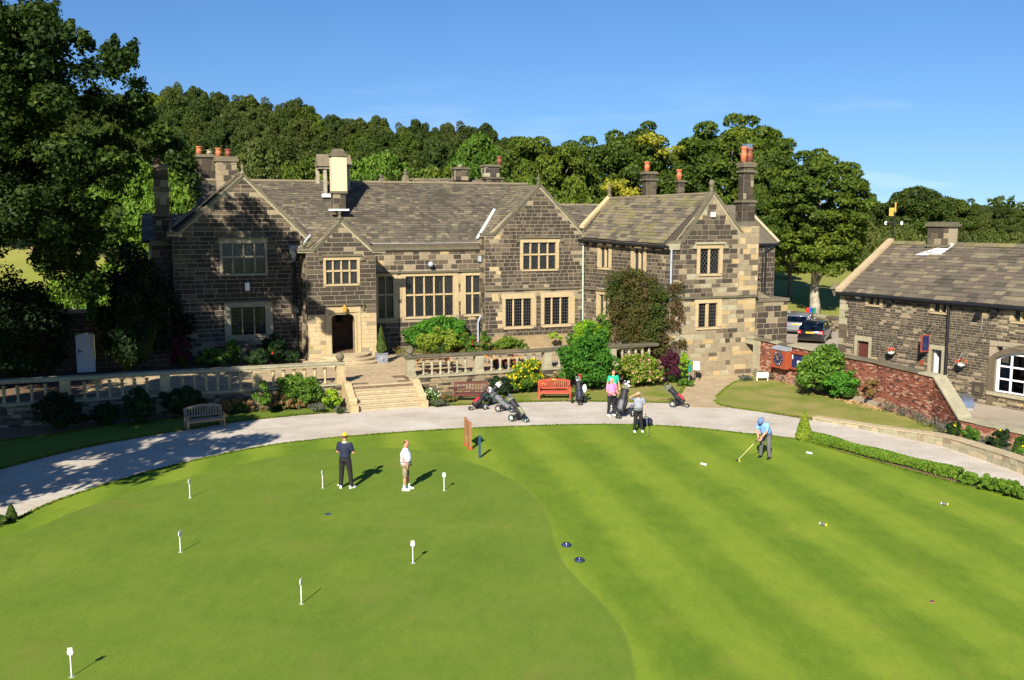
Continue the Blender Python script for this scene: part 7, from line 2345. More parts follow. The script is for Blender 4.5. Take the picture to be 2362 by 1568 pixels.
def person(label, loc, face, h, J, skin='skin', shirt='cloth_navy', trousers='cloth_black', hair='hair_dark', cap=None, shorts=False, shoes=('club_white',), girth=1.0, bald=False, short_sleeve=True, collar=None):
    """J: joints in metres for a 1.78 m figure, +x = person's left when facing -y (towards the viewer at face=0)"""
    t = thing('person', label, 'person', loc)
    t.rotation_euler = (0, 0, face)
    k = h / 1.78
    t.scale = (k, k, k)
    ORGL = ORG[t.name]
    ORG[t.name] = Vector((0, 0, 0))
    V = {a: Vector(b) for a, b in J.items()}
    D = dict(pelvis=(0, 0, .95), chest=(0, 0, 1.28), neck=(0, 0, 1.47), head=(0, -.02, 1.63),
             shL=(.19, 0, 1.42), shR=(-.19, 0, 1.42), hipL=(.095, 0, .92), hipR=(-.095, 0, .92))
    for a, b in D.items(): V.setdefault(a, Vector(b))
    up = (V['neck'] - V['pelvis']).normalized()
    fwd = Vector((0, -1, 0)); fwd = (fwd - up * fwd.dot(up)).normalized()
    wid = up.cross(fwd) * -1
    shw = (V['shL'] - V['shR']); 
    wv = shw.normalized() if shw.length > .1 else Vector((1, 0, 0))
    def torso(b, e=0.0, lo=.0):
        g = girth
        pv, ch, nk = V['pelvis'], V['chest'], V['neck']
        belly = pv.lerp(ch, .5) + fwd * .02 * g
        sections(b, [(pv - up * (.06 + lo), wv * (.155 * g + e), fwd * (.115 * g + e)), (pv + up * .05, wv * (.16 * g + e), fwd * (.125 * g + e)), (belly, wv * (.155 * g + e), fwd * (.13 * g + e)),
                     (ch, wv * (.175 * (g * .5 + .5) + e), fwd * (.125 * g + e)), (V['shL'].lerp(V['shR'], .5) - up * .03, wv * (.185 + e), fwd * (.10 + e)), (nk - up * .02, wv * (.085 + e), fwd * (.075 + e)), (nk + up * .02, wv * .06, fwd * .06)])
    def arm(b, s, e=0.0, frac=1.0):
        sh, el, wr = V['sh' + s], V['el' + s], V['wr' + s]
        if frac >= 1: 
            capsule(b, [sh, sh.lerp(el, .5), el, el.lerp(wr, .4), wr], [.062, .052, .043, .042, .029], 10)
        else:
            m = sh.lerp(el, frac)
            capsule(b, [sh, sh.lerp(m, .5), m], [.068 + e, .064 + e, .062 + e], 10)
    def hand(b, s):
        wr = V['wr' + s]; d = V.get('hd' + s)
        d = Vector(d) if d is not None else (wr - V['el' + s]).normalized()
        d.normalize()
        side = d.cross(Vector((0, -1, 0.2))).normalized()
        pn_ = side.cross(d).normalized()
        pm = wr + d * .055
        sections(b, [(wr, side * .026, pn_ * .020), (wr + d * .03, side * .036, pn_ * .018), (wr + d * .09, side * .042, pn_ * .015)], 8)
        curl = V.get('curl', Vector((0, 0, 0)))
        for i, (o_, L) in enumerate(((-.030, .060), (-.010, .070), (.011, .066), (.031, .050))):
            base = wr + d * .085 + side * o_
            m = base + d * L * .45 + pn_ * .012
            tip = m + d * L * .3 + pn_ * .028
            b.tube([base, m, tip], [.0105, .0095, .008], 6)
        sg_ = 1 if s == 'L' else -1
        base = wr + d * .03 - side * .03 * sg_
        b.tube([base, base + d * .03 - side * .02 * sg_ + pn_ * .012, base + d * .058 - side * .022 * sg_ + pn_ * .026], [.013, .012, .009], 6)
    def leg(b, s, e=0.0, frac=1.0):
        hp, kn, an = V['hip' + s], V['kn' + s], V['an' + s]
        if frac >= 1: capsule(b, [hp, hp.lerp(kn, .5), kn, kn.lerp(an, .35), an], [.088 + e, .074 + e, .055 + e * 1.3, .056 + e, .036 + e * 1.5], 12)
        else:
            m = kn
            capsule(b, [hp, hp.lerp(m, .5), m], [.098, .092, .086], 12)
    hd = V['head']
    hdir = V.get('look', Vector((0, -1, 0))); hdir = Vector((hdir.x, hdir.y, hdir.z)).normalized()
    hz = Vector((0, 0, 1)); hz = (hz - hdir * hz.dot(hdir)).normalized(); hx = hz.cross(hdir) * -1
    def head(b):
        sections(b, [(hd - hz * .115 + hdir * .035, hx * .03, hdir * .03), (hd - hz * .10 + hdir * .025, hx * .05, hdir * .058), (hd - hz * .05 + hdir * .012, hx * .066, hdir * .082), (hd, hx * .074, hdir * .092),
                     (hd + hz * .05, hx * .074, hdir * .094), (hd + hz * .09, hx * .058, hdir * .075), (hd + hz * .113, hx * .028, hdir * .04)], 14)
        b.tube([hd + hz * .015 + hdir * .085, hd - hz * .025 + hdir * .112, hd - hz * .032 + hdir * .088], [.009, .015, .012], 6)       # nose
        for s in (1, -1):
            b.ball(hd + hx * .076 * s - hz * .005 - hdir * .005, .022, 8, 0, (.5, 1, 1.3))
        b.tube([hd - hz * .062 + hdir * .088 - hx * .02, hd - hz * .062 + hdir * .092, hd - hz * .062 + hdir * .088 + hx * .02], .008, 6)
        b.tube([V['neck'] - up * .03, V['neck'].lerp(hd, .35), hd - hz * .05 - hdir * .01], [.062, .056, .055], 12)
    def body(b):
        torso(b); head(b)
        for s in 'LR':
            arm(b, s); hand(b, s); leg(b, s)
            an = V['an' + s]
            sections(b, [(an, Vector((.03, 0, 0)), Vector((0, .03, 0))), (an - Vector((0, 0, .06)), Vector((.03, 0, 0)), Vector((0, .04, 0)))], 8)
    bd = remeshed('body', skin, body, t, .016, 1)
    for s in (1, -1):
        one('eye', 'eye_dark', lambda b: b.ball(hd + hx * .028 * s + hz * .018 + hdir * .084, .011, 8), t, True)
    one('mouth', 'skin_ruddy', lambda b: b.tube([hd - hz * .062 + hdir * .095 - hx * .018, hd - hz * .064 + hdir * .101, hd - hz * .062 + hdir * .095 + hx * .018], .006, 5), t)
    if hair:
        def hr(b):
            e = .008
            secs = [(hd + hz * .02 - hdir * .045, hx * (.07 + e), hdir * .05), (hd + hz * .055 - hdir * (.02 if not bald else .035), hx * (.075 + e), hdir * (.082 if not bald else .06)),
                    (hd + hz * .09 - hdir * .01, hx * (.062 + e), hdir * (.08 if not bald else .05))]
            if not bald: secs.append((hd + hz * .122, hx * .03, hdir * .045))
            secs.insert(0, (hd - hz * .045 - hdir * .05, hx * .055, hdir * .03))
            sections(b, secs, 14)
        one('hair', hair, hr, t, True)
    def sh_(b):
        torso(b, .018)
        for s in 'LR': arm(b, s, .006, .68)
    remeshed('shirt', shirt, sh_, t, .024, 2)
    if collar:
        one('collar', collar, lambda b: sections(b, [(V['neck'] - up * .025, wv * .095, fwd * .088), (V['neck'] + up * .015, wv * .075, fwd * .07)], 14), t, True)
    def tr_(b):
        pv = V['pelvis']
        g = girth
        sections(b, [(pv - up * .10, wv * (.155 * g + .02), fwd * (.115 * g + .02)), (pv - up * .02, wv * (.16 * g + .02), fwd * (.125 * g + .02)), (pv + up * .055, wv * (.158 * g + .012), fwd * (.125 * g + .012))])
        for s in 'LR':
            leg(b, s, .020, .9 if shorts else 1.0)
    remeshed('shorts' if shorts else 'trousers', trousers, tr_, t, .024, 2)
    one('belt', 'black_iron', lambda b: sections(b, [(V['pelvis'] + up * .045, wv * (.16 * girth + .024), fwd * (.125 * girth + .024)), (V['pelvis'] + up * .075, wv * (.16 * girth + .022), fwd * (.128 * girth + .022))]), t)
    for s in 'LR':
        an = V['an' + s]; ft = V.get('ft' + s, Vector((0, -1, 0))); ft = Vector(ft).normalized(); sd_ = Vector((-ft.y, ft.x, 0))
        g0 = Vector((an.x, an.y, 0))
        def shoe(b):
            vs, fs = [], []
            outl = [(-.075, .033), (-.05, .04), (.0, .037), (.06, .046), (.12, .048), (.17, .036), (.195, .012)]
            lo, hi = [], []
            for x, w in outl: lo.append(g0 + ft * x + sd_ * w)
            for x, w in reversed(outl): lo.append(g0 + ft * x - sd_ * w)
            hs = [.085, .095, .095, .07, .052, .045, .03]
            for (x, w), z in zip(outl, hs): hi.append(g0 + ft * x + sd_ * w * .75 + Vector((0, 0, z)))
            for (x, w), z in zip(reversed(outl), reversed(hs)): hi.append(g0 + ft * x - sd_ * w * .75 + Vector((0, 0, z)))
            b.hexa(lo, [p + Vector((0, 0, .022)) for p in lo]); b.hexa([p + Vector((0, 0, .022)) for p in lo], hi)
        one('shoe', shoes[0], shoe, t)
        if shorts:
            one('sock', 'club_white', lambda b: b.tube([Vector((an.x, an.y, .06)), Vector((an.x, an.y, .2)).lerp(V['kn' + s], .0)], [.045, .05], 10), t)
    if cap:
        def cp(b):
            sections(b, [(hd + hz * .035, hx * .088, hdir * .105), (hd + hz * .075, hx * .086, hdir * .103), (hd + hz * .115, hx * .07, hdir * .085), (hd + hz * .14, hx * .03, hdir * .035)], 16)
        c_ = one('cap', cap, cp, t, True)
        def br(b):
            if cap == 'cloth_cap_blue':
                sections(b, [(hd + hz * .03, hx * .125, hdir * .15), (hd + hz * .045, hx * .09, hdir * .11)], 18)
            else:
                sections(b, [(hd + hz * .03 + hdir * .115, hx * .07, hdir * .075), (hd + hz * .042 + hdir * .105, hx * .07, hdir * .075)], 14)
        one('brim', cap, br, c_ if False else t, True)
    ORG[t.name] = ORGL
    return t
def world_pt(loc, face, h, p):
    k = h / 1.78
    x, y, z = p
    return Vector((loc[0] + (x * cos(face) - y * sin(face)) * k, loc[1] + (x * sin(face) + y * cos(face)) * k, loc[2] + z * k))
GZ = 0.055
def club(name, label, grip, headp, head_mat='silver', shaft='shaft_steel', kind='putter', big=False, group=None):
    t = thing(name, label, 'golf club', headp)
    g, h_ = Vector(grip), Vector(headp)
    one('shaft', shaft, lambda b: b.tube([g, h_ + Vector((0, 0, .03))], [.0085, .006], 6), t)
    one('grip', 'rubber', lambda b: b.tube([g + (g - h_).normalized() * .02, g.lerp(h_, .26)], [.015, .012], 6), t)
    d = (h_ - g); d.z = 0
    d = Vector((1, 0, 0)) if d.length < .01 else d.normalized()
    s = .11 if big else .06
    one('club_head', head_mat, lambda b: b.ball(h_ + Vector((d.x * .02, d.y * .02, .025)), s * .6, 10, 0, (1.0, .75, .5)), t, True)
    return t
# man with yellow cap, back turned
L1 = G(797, 1125, GZ); f1_ = pi - .25
person('man in yellow cap, navy polo and black trousers standing with back turned on the green', L1, f1_, 1.88,
       dict(elL=(.27, -.04, 1.14), wrL=(.12, -.24, 1.08), elR=(-.27, -.04, 1.14), wrR=(-.06, -.26, 1.10), hdL=(-.9, -.3, .1), hdR=(.9, -.25, .05), knL=(.13, -.01, .50), anL=(.15, .02, .09), knR=(-.15, -.03, .50), anR=(-.19, -.02, .09), look=(.35, -.9, -.35), ftL=(.3, -1, 0), ftR=(-.4, -1, 0)),
       shirt='cloth_navy', cap='cloth_yellow', collar='club_white', shoes=('club_white',), hair='hair_brown')
a = world_pt(L1, f1_, 1.88, (.16, -.24, 1.52)); b_ = world_pt(L1, f1_, 1.88, (.05, -.24, .98))
club('golf_putter', 'putter held upright by man in yellow cap', b_, a, 'blue_plastic')
# man in white polo and khaki shorts, side view facing right
L2 = G(936, 1129, GZ); f2_ = pi / 2 - .12
person('heavy-set man in white polo and khaki shorts standing side-on beside the man in yellow cap', L2, f2_, 1.70,
       dict(elL=(.24, .02, 1.13), wrL=(.22, -.10, .90), elR=(-.24, .03, 1.13), wrR=(-.22, -.12, .90), hdR=(0, -.1, -1), knL=(.12, -.02, .50), anL=(.14, -.06, .09), knR=(-.11, 0, .50), anR=(-.11, .03, .09), look=(0, -1, -.45)),
       shirt='cloth_white', trousers='cloth_khaki', hair='hair_brown', shorts=True, girth=1.35, skin='skin_ruddy', shoes=('club_white',), bald=True)
# man in pink polo
L3 = G(1409, 958, 0); f3_ = .45
person('white-haired man in pink polo and black trousers standing at the big black golf bag', L3, f3_, 1.78,
       dict(elL=(.24, -.04, 1.15), wrL=(.16, -.26, 1.06), elR=(-.26, -.03, 1.15), wrR=(-.06, -.22, 1.02), hdL=(.1, -1, -.1), hdR=(.8, -.6, -.2), knL=(.12, -.02, .50), anL=(.15, -.02, .09), knR=(-.11, 0, .50), anR=(-.13, .04, .09), look=(.1, -1, -.35)),
       shirt='cloth_pink', hair='hair_white', bald=True, skin='skin_ruddy', girth=1.15)
# man in green polo
L4 = G(1413, 937, GZ); f4_ = .25
person('dark-haired man in bright green polo standing right behind the man in pink', L4, f4_, 1.80,
       dict(elL=(.27, 0, 1.14), wrL=(.28, -.06, .90), elR=(-.27, 0, 1.14), wrR=(-.28, -.05, .90), knL=(.11, 0, .50), anL=(.13, 0, .09), knR=(-.11, 0, .50), anR=(-.13, .02, .09), look=(.2, -1, -.2)),
       shirt='cloth_green', hair='hair_brown')
# man in striped polo, arm raised shading his eyes
L5 = G(1471, 995, GZ); f5_ = .10
person('man in striped grey polo and black trousers shading his eyes with a raised arm', L5, f5_, 1.74,
       dict(elR=(-.40, -.10, 1.52), wrR=(-.16, -.22, 1.68), hdR=(.9, -.1, .12), elL=(.28, -.02, 1.14), wrL=(.26, -.10, .90), hdL=(.0, -.4, -1), knL=(.11, -.02, .50), anL=(.17, -.02, .09), knR=(-.12, 0, .50), anR=(-.17, -.01, .09), look=(-.15, -1, 0.05)),
       shirt='cloth_stripe', hair='hair_white', bald=True, girth=1.15)
a = world_pt(L5, f5_, 1.74, (.27, -.12, .92)); hh_ = G(1495, 1006, GZ)
club('golf_putter', 'putter leaning from the striped-shirt man\'s hand to the green', a, hh_, 'black_iron')
one('glove', 'club_white', lambda b: b.ball(world_pt(L5, f5_, 1.74, (.265, -.11, .85)), .055, 8), None)['label'] = 'white golf glove on the striped-shirt man\'s left hand'
bpy.data.objects['glove']['category'] = 'glove'
# man in blue bending over his putt
L6 = G(1763, 1056, GZ); f6_ = -.75
person('man in light blue polo and grey trousers bending over his putt', L6, f6_, 1.80,
       dict(pelvis=(0, .08, .93), chest=(0, -.10, 1.21), neck=(0, -.24, 1.37), head=(0, -.36, 1.45), shL=(.18, -.20, 1.32), shR=(-.18, -.20, 1.32), hipL=(.10, .08, .90), hipR=(-.10, .08, .90),
            elL=(.20, -.30, 1.06), wrL=(.05, -.42, .86), elR=(-.20, -.30, 1.06), wrR=(-.05, -.42, .84), hdL=(-.1, -.3, -1), hdR=(.1, -.3, -1), knL=(.15, -.0, .48), anL=(.18, .02, .09), knR=(-.15, 0, .48), anR=(-.18, .02, .09), look=(-.1, -.75, -.75)),
       shirt='cloth_blue', trousers='cloth_grey', hair='hair_white', cap='cloth_cap_blue', shoes=('bag_black',), girth=1.15, skin='skin_ruddy')
a = world_pt(L6, f6_, 1.80, (0, -.45, .84)); hh_ = G(1701, 1063, GZ)
club('golf_driver', 'yellow-shafted club swung low by the man in light blue', a, hh_, 'black_iron', 'shaft_yellow', big=True)
def gball(lab, x, y):
    P = G(x, y, GZ)
    o = one('golf_ball', 'club_white', lambda b: b.ball((P.x, P.y, P.z + .021), .0215 * 1.5, 10), None, True)
    tag(o, lab, 'golf ball')
gball('yellowish golf ball at the blue-shirted man\'s club head', 1705, 1064)
bpy.data.objects['golf_ball'].data.materials[0] = MATS['yellow_plastic']
gball('white golf ball at the heel of the man in yellow cap', 780, 1120)

# ================================================================ GOLF TROLLEYS
def trolley(label, P, rot, bag='bag_black', accent='bag_grey', lean=38, wheel='wheel_grey', frame='bag_grey', sc=1.0, front=True, clubs=10, socks='club_white', handle=True, group='golf trolleys parked on the gravel', pocket=True, big=1.0, wr_=.15):
    """bag leans back; local +y = towards its handle"""
    t = thing('golf_trolley', label, 'golf trolley', P, group)
    t.rotation_euler = (0, 0, rot); t.scale = (sc, sc, sc)
    O = ORG[t.name]; ORG[t.name] = Vector((0, 0, 0))
    th = radians(lean)
    ax = Vector((0, cos(th), sin(th)))       # along the bag, base -> top
    nrm = Vector((0, -sin(th), cos(th)))
    base = Vector((0, -.30, .20))
    top = base + ax * .86
    def bagm(b):
        sections(b, [(base, Vector((.13 * big, 0, 0)), nrm * .11 * big), (base + ax * .06, Vector((.15 * big, 0, 0)), nrm * .125 * big), (base + ax * .5, Vector((.14 * big, 0, 0)), nrm * .12 * big), (base + ax * .80, Vector((.13 * big, 0, 0)), nrm * .115 * big), (top, Vector((.145 * big, 0, 0)), nrm * .13 * big)], 14)
    bo = one('bag', bag, bagm, t, True)
    one('cuff', 'bag_black', lambda b: sections(b, [(top - ax * .06, Vector((.152 * big, 0, 0)), nrm * .137 * big), (top + ax * .01, Vector((.152 * big, 0, 0)), nrm * .137 * big)], 14), bo)
    if pocket:
        one('pocket', accent, lambda b: sections(b, [(base + ax * .08 + nrm * .10 * big, Vector((.08 * big, 0, 0)), nrm * .04), (base + ax * .14 + nrm * .11 * big, Vector((.095 * big, 0, 0)), nrm * .055), (base + ax * .38 + nrm * .11 * big, Vector((.09 * big, 0, 0)), nrm * .05), (base + ax * .44 + nrm * .10 * big, Vector((.09 * big, 0, 0)), nrm * .04)], 12), bo, True)
        for s in (1, -1):
            one('side_pocket', bag, lambda b: sections(b, [(base + ax * .15 + Vector((.13 * s * big, 0, 0)), Vector((.04, 0, 0)), nrm * .07), (base + ax * .35 + Vector((.15 * s * big, 0, 0)), Vector((.05, 0, 0)), nrm * .08), (base + ax * .6 + Vector((.13 * s * big, 0, 0)), Vector((.035, 0, 0)), nrm * .06)], 10), bo, True)
    for i in range(clubs):
        a_ = 2 * pi * i / clubs
        o_ = Vector((.08 * cos(a_), 0, 0)) + nrm * .07 * sin(a_)
        e = top + o_ * 1.4 + ax * RND.uniform(.12, .30)
        def cl(b):
            b.tube([top + o_ - ax * .1, e], .007, 5)
        c = one('club', 'shaft_steel', cl, bo)
        m = socks if i < 3 else RND.choice(['silver', 'bag_black'])
        one('club_head', m, lambda b: b.ball(e, .055 if i < 3 else .035, 9, 0, (1, .8, .9)), bo, True)
    def fr_(b):
        b.tube([base - ax * .02 + nrm * -.14, base + ax * .45 - nrm * .14, top - nrm * .15 + ax * .0], .014, 6)
        b.tube([Vector((-.28, .10, wr_)), Vector((-.1, .12, .25)), Vector((.1, .12, .25)), Vector((.28, .10, wr_))], .014, 6)
        b.tube([Vector((0, .12, .25)), base + ax * .45 - nrm * .14], .016, 6)
        b.tube([Vector((-.06, -.42, .08)), base - nrm * .14], .014, 6); b.tube([Vector((.06, -.42, .08)), base - nrm * .14], .014, 6)
        if handle:
            hpt = top - nrm * .15 + ax * .05
            b.tube([top - nrm * .15, hpt + Vector((0, .22, .06)), hpt + Vector((0, .36, .02))], .014, 6)
            b.tube([hpt + Vector((-.07, .36, .02)), hpt + Vector((.07, .36, .02))], .02, 6)
    one('frame', frame, fr_, t)
    one('battery_box', 'bag_black', lambda b: b.box(-.11, .11, -.08, .14, .10, .24), t)
    def wheel_(x, y, r, w):
        def f(b):
            for (rr, ww, mi) in ((r, w, 0),):
                n = 16
                for k in range(n):
                    a0, a1 = 2 * pi * k / n, 2 * pi * (k + 1) / n
                    b.hexa([(x - ww, y + rr * .72 * cos(a0), r + rr * .72 * sin(a0)), (x + ww, y + rr * .72 * cos(a0), r + rr * .72 * sin(a0)), (x + ww, y + rr * .72 * cos(a1), r + rr * .72 * sin(a1)), (x - ww, y + rr * .72 * cos(a1), r + rr * .72 * sin(a1))],
                           [(x - ww, y + rr * cos(a0), r + rr * sin(a0)), (x + ww, y + rr * cos(a0), r + rr * sin(a0)), (x + ww, y + rr * cos(a1), r + rr * sin(a1)), (x - ww, y + rr * cos(a1), r + rr * sin(a1))])
        w_ = one('wheel', 'rubber', f, t)
        def hub(b):
            b.tube([(x - w * .7, y, r), (x + w * .7, y, r)], r * .22, 10)
            for k in range(5):
                a_ = 2 * pi * k / 5
                b.hexa([(x - w * .5, y + cos(a_ - .25) * r * .1, r + sin(a_ - .25) * r * .1), (x + w * .5, y + cos(a_ - .25) * r * .1, r + sin(a_ - .25) * r * .1), (x + w * .5, y + cos(a_ + .25) * r * .1, r + sin(a_ + .25) * r * .1), (x - w * .5, y + cos(a_ + .25) * r * .1, r + sin(a_ + .25) * r * .1)],
                       [(x - w * .5, y + cos(a_ - .18) * r * .75, r + sin(a_ - .18) * r * .75), (x + w * .5, y + cos(a_ - .18) * r * .75, r + sin(a_ - .18) * r * .75), (x + w * .5, y + cos(a_ + .18) * r * .75, r + sin(a_ + .18) * r * .75), (x - w * .5, y + cos(a_ + .18) * r * .75, r + sin(a_ + .18) * r * .75)])
        one('rim', wheel, hub, w_)
    wheel_(-.30, .10, wr_, .03); wheel_(.30, .10, wr_, .03)
    if front: wheel_(-.06, -.46, .08, .025); wheel_(.06, -.46, .08, .025)
    ORG[t.name] = O
    return t
trolley('black and red golf bag on trolley in front of the maroon bench', G(1105, 943, 0), radians(-52), 'bag_black', 'bag_red', 34, 'wheel_grey', 'bag_grey', 1.08, socks='club_white')
trolley('dark brown-headed golf trolley partly behind the red bag trolley', G(1128, 930, 0), radians(-70), 'bag_black', 'sock_brown', 40, 'wheel_grey', 'bag_black', 1.08, socks='sock_brown')
trolley('golf trolley with green frame and black grey bag, handle up', G(1162, 948, 0), radians(55), 'bag_grey', 'bag_black', 30, 'wheel_grey', 'frame_green', 1.08, socks='bag_navy')
trolley('nearest golf trolley with olive pocket and mint green wheel', G(1194, 970, 0), radians(50), 'bag_black', 'bag_olive', 44, 'wheel_mint', 'frame_green', 1.08, socks='bag_grey')
trolley('upright golf trolley seen from the front beside the red bench', G(1334, 930, 0), radians(5), 'bag_black', 'bag_navy', 66, 'wheel_grey', 'bag_grey', 1.08, socks='bag_red')
one('towel', 'club_white', lambda b: b.ball(G(1348, 930, 0) + Vector((-.02, -.1, .75)), .17, 8, 0, (.7, .5, 1.3)), None, True)
tag(bpy.data.objects['towel'], 'white towel hanging on the upright trolley by the red bench', 'towel')
trolley('big black and grey golf bag on trolley between pink and striped golfers', G(1437, 960, 0), radians(-28), 'bag_black', 'bag_grey', 60, 'club_white', 'bag_black', 1.28, socks='club_white', big=1.0, wr_=.16)
trolley('lone golf trolley with crimson bag at the mouth of the stone path', G(1561, 937, 0), radians(62), 'bag_black', 'bag_red', 42, 'wheel_grey', 'bag_grey', 1.08, socks='bag_black')
# dark box bag near the striped man's feet
P = G(1490, 985, 0)
sb = thing('golf_stand_bag', 'navy golf bag lying in the striped golfer\'s shade', 'golf bag', P)
sections_b = lambda b: sections(b, [(P + Vector((-.35, .25, .16)), Vector((.06, .06, 0)), Vector((0, 0, .15))), (P + Vector((.0, .1, .2)), Vector((.1, .12, 0)), Vector((0, 0, .18))), (P + Vector((.22, 0, .22)), Vector((.07, .09, 0)), Vector((0, 0, .16)))], 12)
one('bag', 'bag_navy', sections_b, sb, True)
one('strap', 'bag_black', lambda b: b.tube([P + Vector((-.3, .2, .3)), P + Vector((0, .1, .45)), P + Vector((.2, 0, .38))], .02, 5), sb)

# ================================================================ BENCHES
def bench(label, P, rot, w, mat, slats, arch=0.0, seatmat=None, plaque=False, group='garden benches', endmat=None, vertical=True):
    t = thing('garden_bench', label, 'bench', P, group)
    t.rotation_euler = (0, 0, rot)
    O = ORG[t.name]; ORG[t.name] = Vector((0, 0, 0))
    em = endmat or mat
    for x in (-w / 2, w / 2):
        one('leg', em, lambda b: b.box(x - .035, x + .035, -.28, -.21, 0, .62), t)
        one('leg', mat, lambda b: b.hexa([(x - .035, .17, 0), (x + .035, .17, 0), (x + .035, .25, 0), (x - .035, .25, 0)], [(x - .035, .27, .92), (x + .035, .27, .92), (x + .035, .33, .92), (x - .035, .33, .92)]), t)
        one('armrest', em, lambda b: b.hexa([(x - .045, -.32, .62), (x + .045, -.32, .62), (x + .045, .27, .64), (x - .045, .27, .64)], [(x - .045, -.32, .655), (x + .045, -.32, .655), (x + .045, .27, .675), (x - .045, .27, .675)]), t)
        one('side_rail', mat, lambda b: b.box(x - .025, x + .025, -.21, .2, .34, .41), t)
    one('seat_rail', em, lambda b: b.box(-w / 2 + .035, w / 2 - .035, -.27, -.23, .33, .42), t)
    for k in range(5):
        y = -.25 + k * .095
        one('seat_slat', seatmat or mat, lambda b: b.box(-w / 2 + .036, w / 2 - .036, y, y + .075, .42, .442), t)
    def yb(z): return .20 + (z - .1) * .10 + .02
    one('back_rail', mat, lambda b: b.box(-w / 2 + .036, w / 2 - .036, yb(.5), yb(.5) + .035, .50, .56), t)
    def toprail(b):
        n = 14
        for k in range(n):
            x0 = -w / 2 + .036 + (w - .072) * k / n; x1 = -w / 2 + .036 + (w - .072) * (k + 1) / n
            z0 = .84 + arch * sin(pi * k / n); z1 = .84 + arch * sin(pi * (k + 1) / n)
            b.hexa([(x0, yb(.84), z0), (x1, yb(.84), z1), (x1, yb(.84) + .035, z1), (x0, yb(.84) + .035, z0)], [(x0, yb(.84), z0 + .09), (x1, yb(.84), z1 + .09), (x1, yb(.84) + .035, z1 + .09), (x0, yb(.84) + .035, z0 + .09)])
    one('back_rail', mat, toprail, t)
    for k in range(slats):
        x = -w / 2 + .09 + (w - .18) * k / (slats - 1)
        zt_ = .84 + arch * sin(pi * (x + w / 2) / w)
        one('back_slat', mat, lambda b: b.hexa([(x - .025, yb(.56), .56), (x + .025, yb(.56), .56), (x + .025, yb(.56) + .02, .56), (x - .025, yb(.56) + .02, .56)], [(x - .025, yb(.84), zt_), (x + .025, yb(.84), zt_), (x + .025, yb(.84) + .02, zt_), (x - .025, yb(.84) + .02, zt_)]), t)
    if plaque: one('plaque', 'gold_leaf', lambda b: b.box(-.11, .11, yb(.84) - .01, yb(.84), .86 + arch, .92 + arch), t)
    ORG[t.name] = O
    return t
a, b_ = G(432, 999), G(516, 989)
bench('weathered grey teak bench on the left beside the gravel', G(473, 988), atan2(b_.y - a.y, b_.x - a.x), (b_ - a).length, 'teak', 13, .09, None, endmat='teak_end')
bench('dark maroon bench behind the clustered golf trolleys', G(1087, 926), radians(3), 1.62, 'maroon_paint', 11, 0.0)
bench('bright red bench with arched back and plaque', G(1278, 921), radians(2), 1.53, 'red_paint', 15, .07, plaque=True)

# ================================================================ GREEN FURNITURE
def paddle(lab, x, yb, yt, rot, wide=True, num=True):
    P = G(x, yb, GZ + .005)
    top_ = atY(x, yt, P.y).z
    h = top_ - P.z
    t = thing('hole_marker', lab, 'hole marker', P, 'hole markers on the putting green')
    t.rotation_euler = (0, 0, rot)
    O = ORG[t.name]; ORG[t.name] = Vector((0, 0, 0))
    one('pole', 'white_paint', lambda b: b.tube([(0, 0, 0), (0, 0, h - .13)], .0125, 8), t)
    def pd(b):
        z = h - .13
        fr = Fr((0, 0), 0)
        n = 16
        b.fpoly(fr, [(.058 * cos(2 * pi * k / n) * (1), z + .04 + .06 * sin(2 * pi * k / n)) for k in range(n)], -.008, .008)
        b.fbox(fr, -.045, -.03, z + .07, z + .13, -.008, .008); b.fbox(fr, .03, .045, z + .07, z + .13, -.008, .008); b.fbox(fr, -.045, .045, z + .115, z + .132, -.0082, .0082)
    pdl = one('paddle', 'white_paint', pd, t)
    if num:
        z = h - .09
        one('number', 'bag_black', lambda b: (b.fbox(Fr((0, 0), 0), -.006, .006, z - .02, z + .02, .008, .0095), b.fbox(Fr((0, 0), 0), -.012, .0, z + .008, z + .016, .008, .0095)), pdl)
    one('cup_rim', 'white_paint', lambda b: b.lathe((0.01, -.0, -.004), [(.055, 0), (.05, .006), (.048, .0)], 14), t)
    ORG[t.name] = O
    return t
paddle('hole marker with round numbered paddle at the lower left corner', 165, 1560, 1494, .15)
paddle('edge-on hole marker in the left middle of the green', 416, 1273, 1225, 1.35, num=False)
paddle('edge-on hole marker nearest the gravel at the left', 438, 1148, 1105, 1.3, num=False)
paddle('tall edge-on hole marker in the lower centre left', 695, 1392, 1335, 1.4, num=False)
paddle('edge-on hole marker just left of the man in yellow cap', 744, 1125, 1085, 1.4, num=False)
paddle('hole marker with round paddle right of the man in white polo', 1024, 1131, 1090, .2)
paddle('hole marker with round paddle in the centre of the putting green', 952, 1298, 1247, .1)
P = G(756, 1185, .06)
tag(one('golf_hole', 'navy_post', lambda b: b.lathe((P.x, P.y, P.z), [(.10, 0), (.095, .004), (.06, .003)], 18), None), 'small round grey-green hole cover below the man in yellow cap', 'hole cover')
P = G(1106, 1055, GZ)
bp = thing('post', 'short navy blue post standing at the green\'s fringe', 'post', P)
one('shaft', 'navy_post', lambda b: b.box(P.x - .045, P.x + .045, P.y - .045, P.y + .045, P.z, P.z + .80), bp)
one('cap', 'navy_post', lambda b: b.box(P.x - .055, P.x + .055, P.y - .055, P.y + .055, P.z + .80, P.z + .83), bp)
A, B_ = G(1074, 1027, GZ), G(1084, 1036, GZ)
ws = thing('wooden_sign', 'wooden notice board on two legs seen edge-on at the green', 'sign', A)
fs = Fr(B_.xy, q=A.xy)
for a in (0, fs.len): one('leg', 'cedar', lambda b: b.fbox(fs, a - .05, a + .05, GZ, GZ + 1.08 + (.05 if a else 0), -.05, .05), ws)
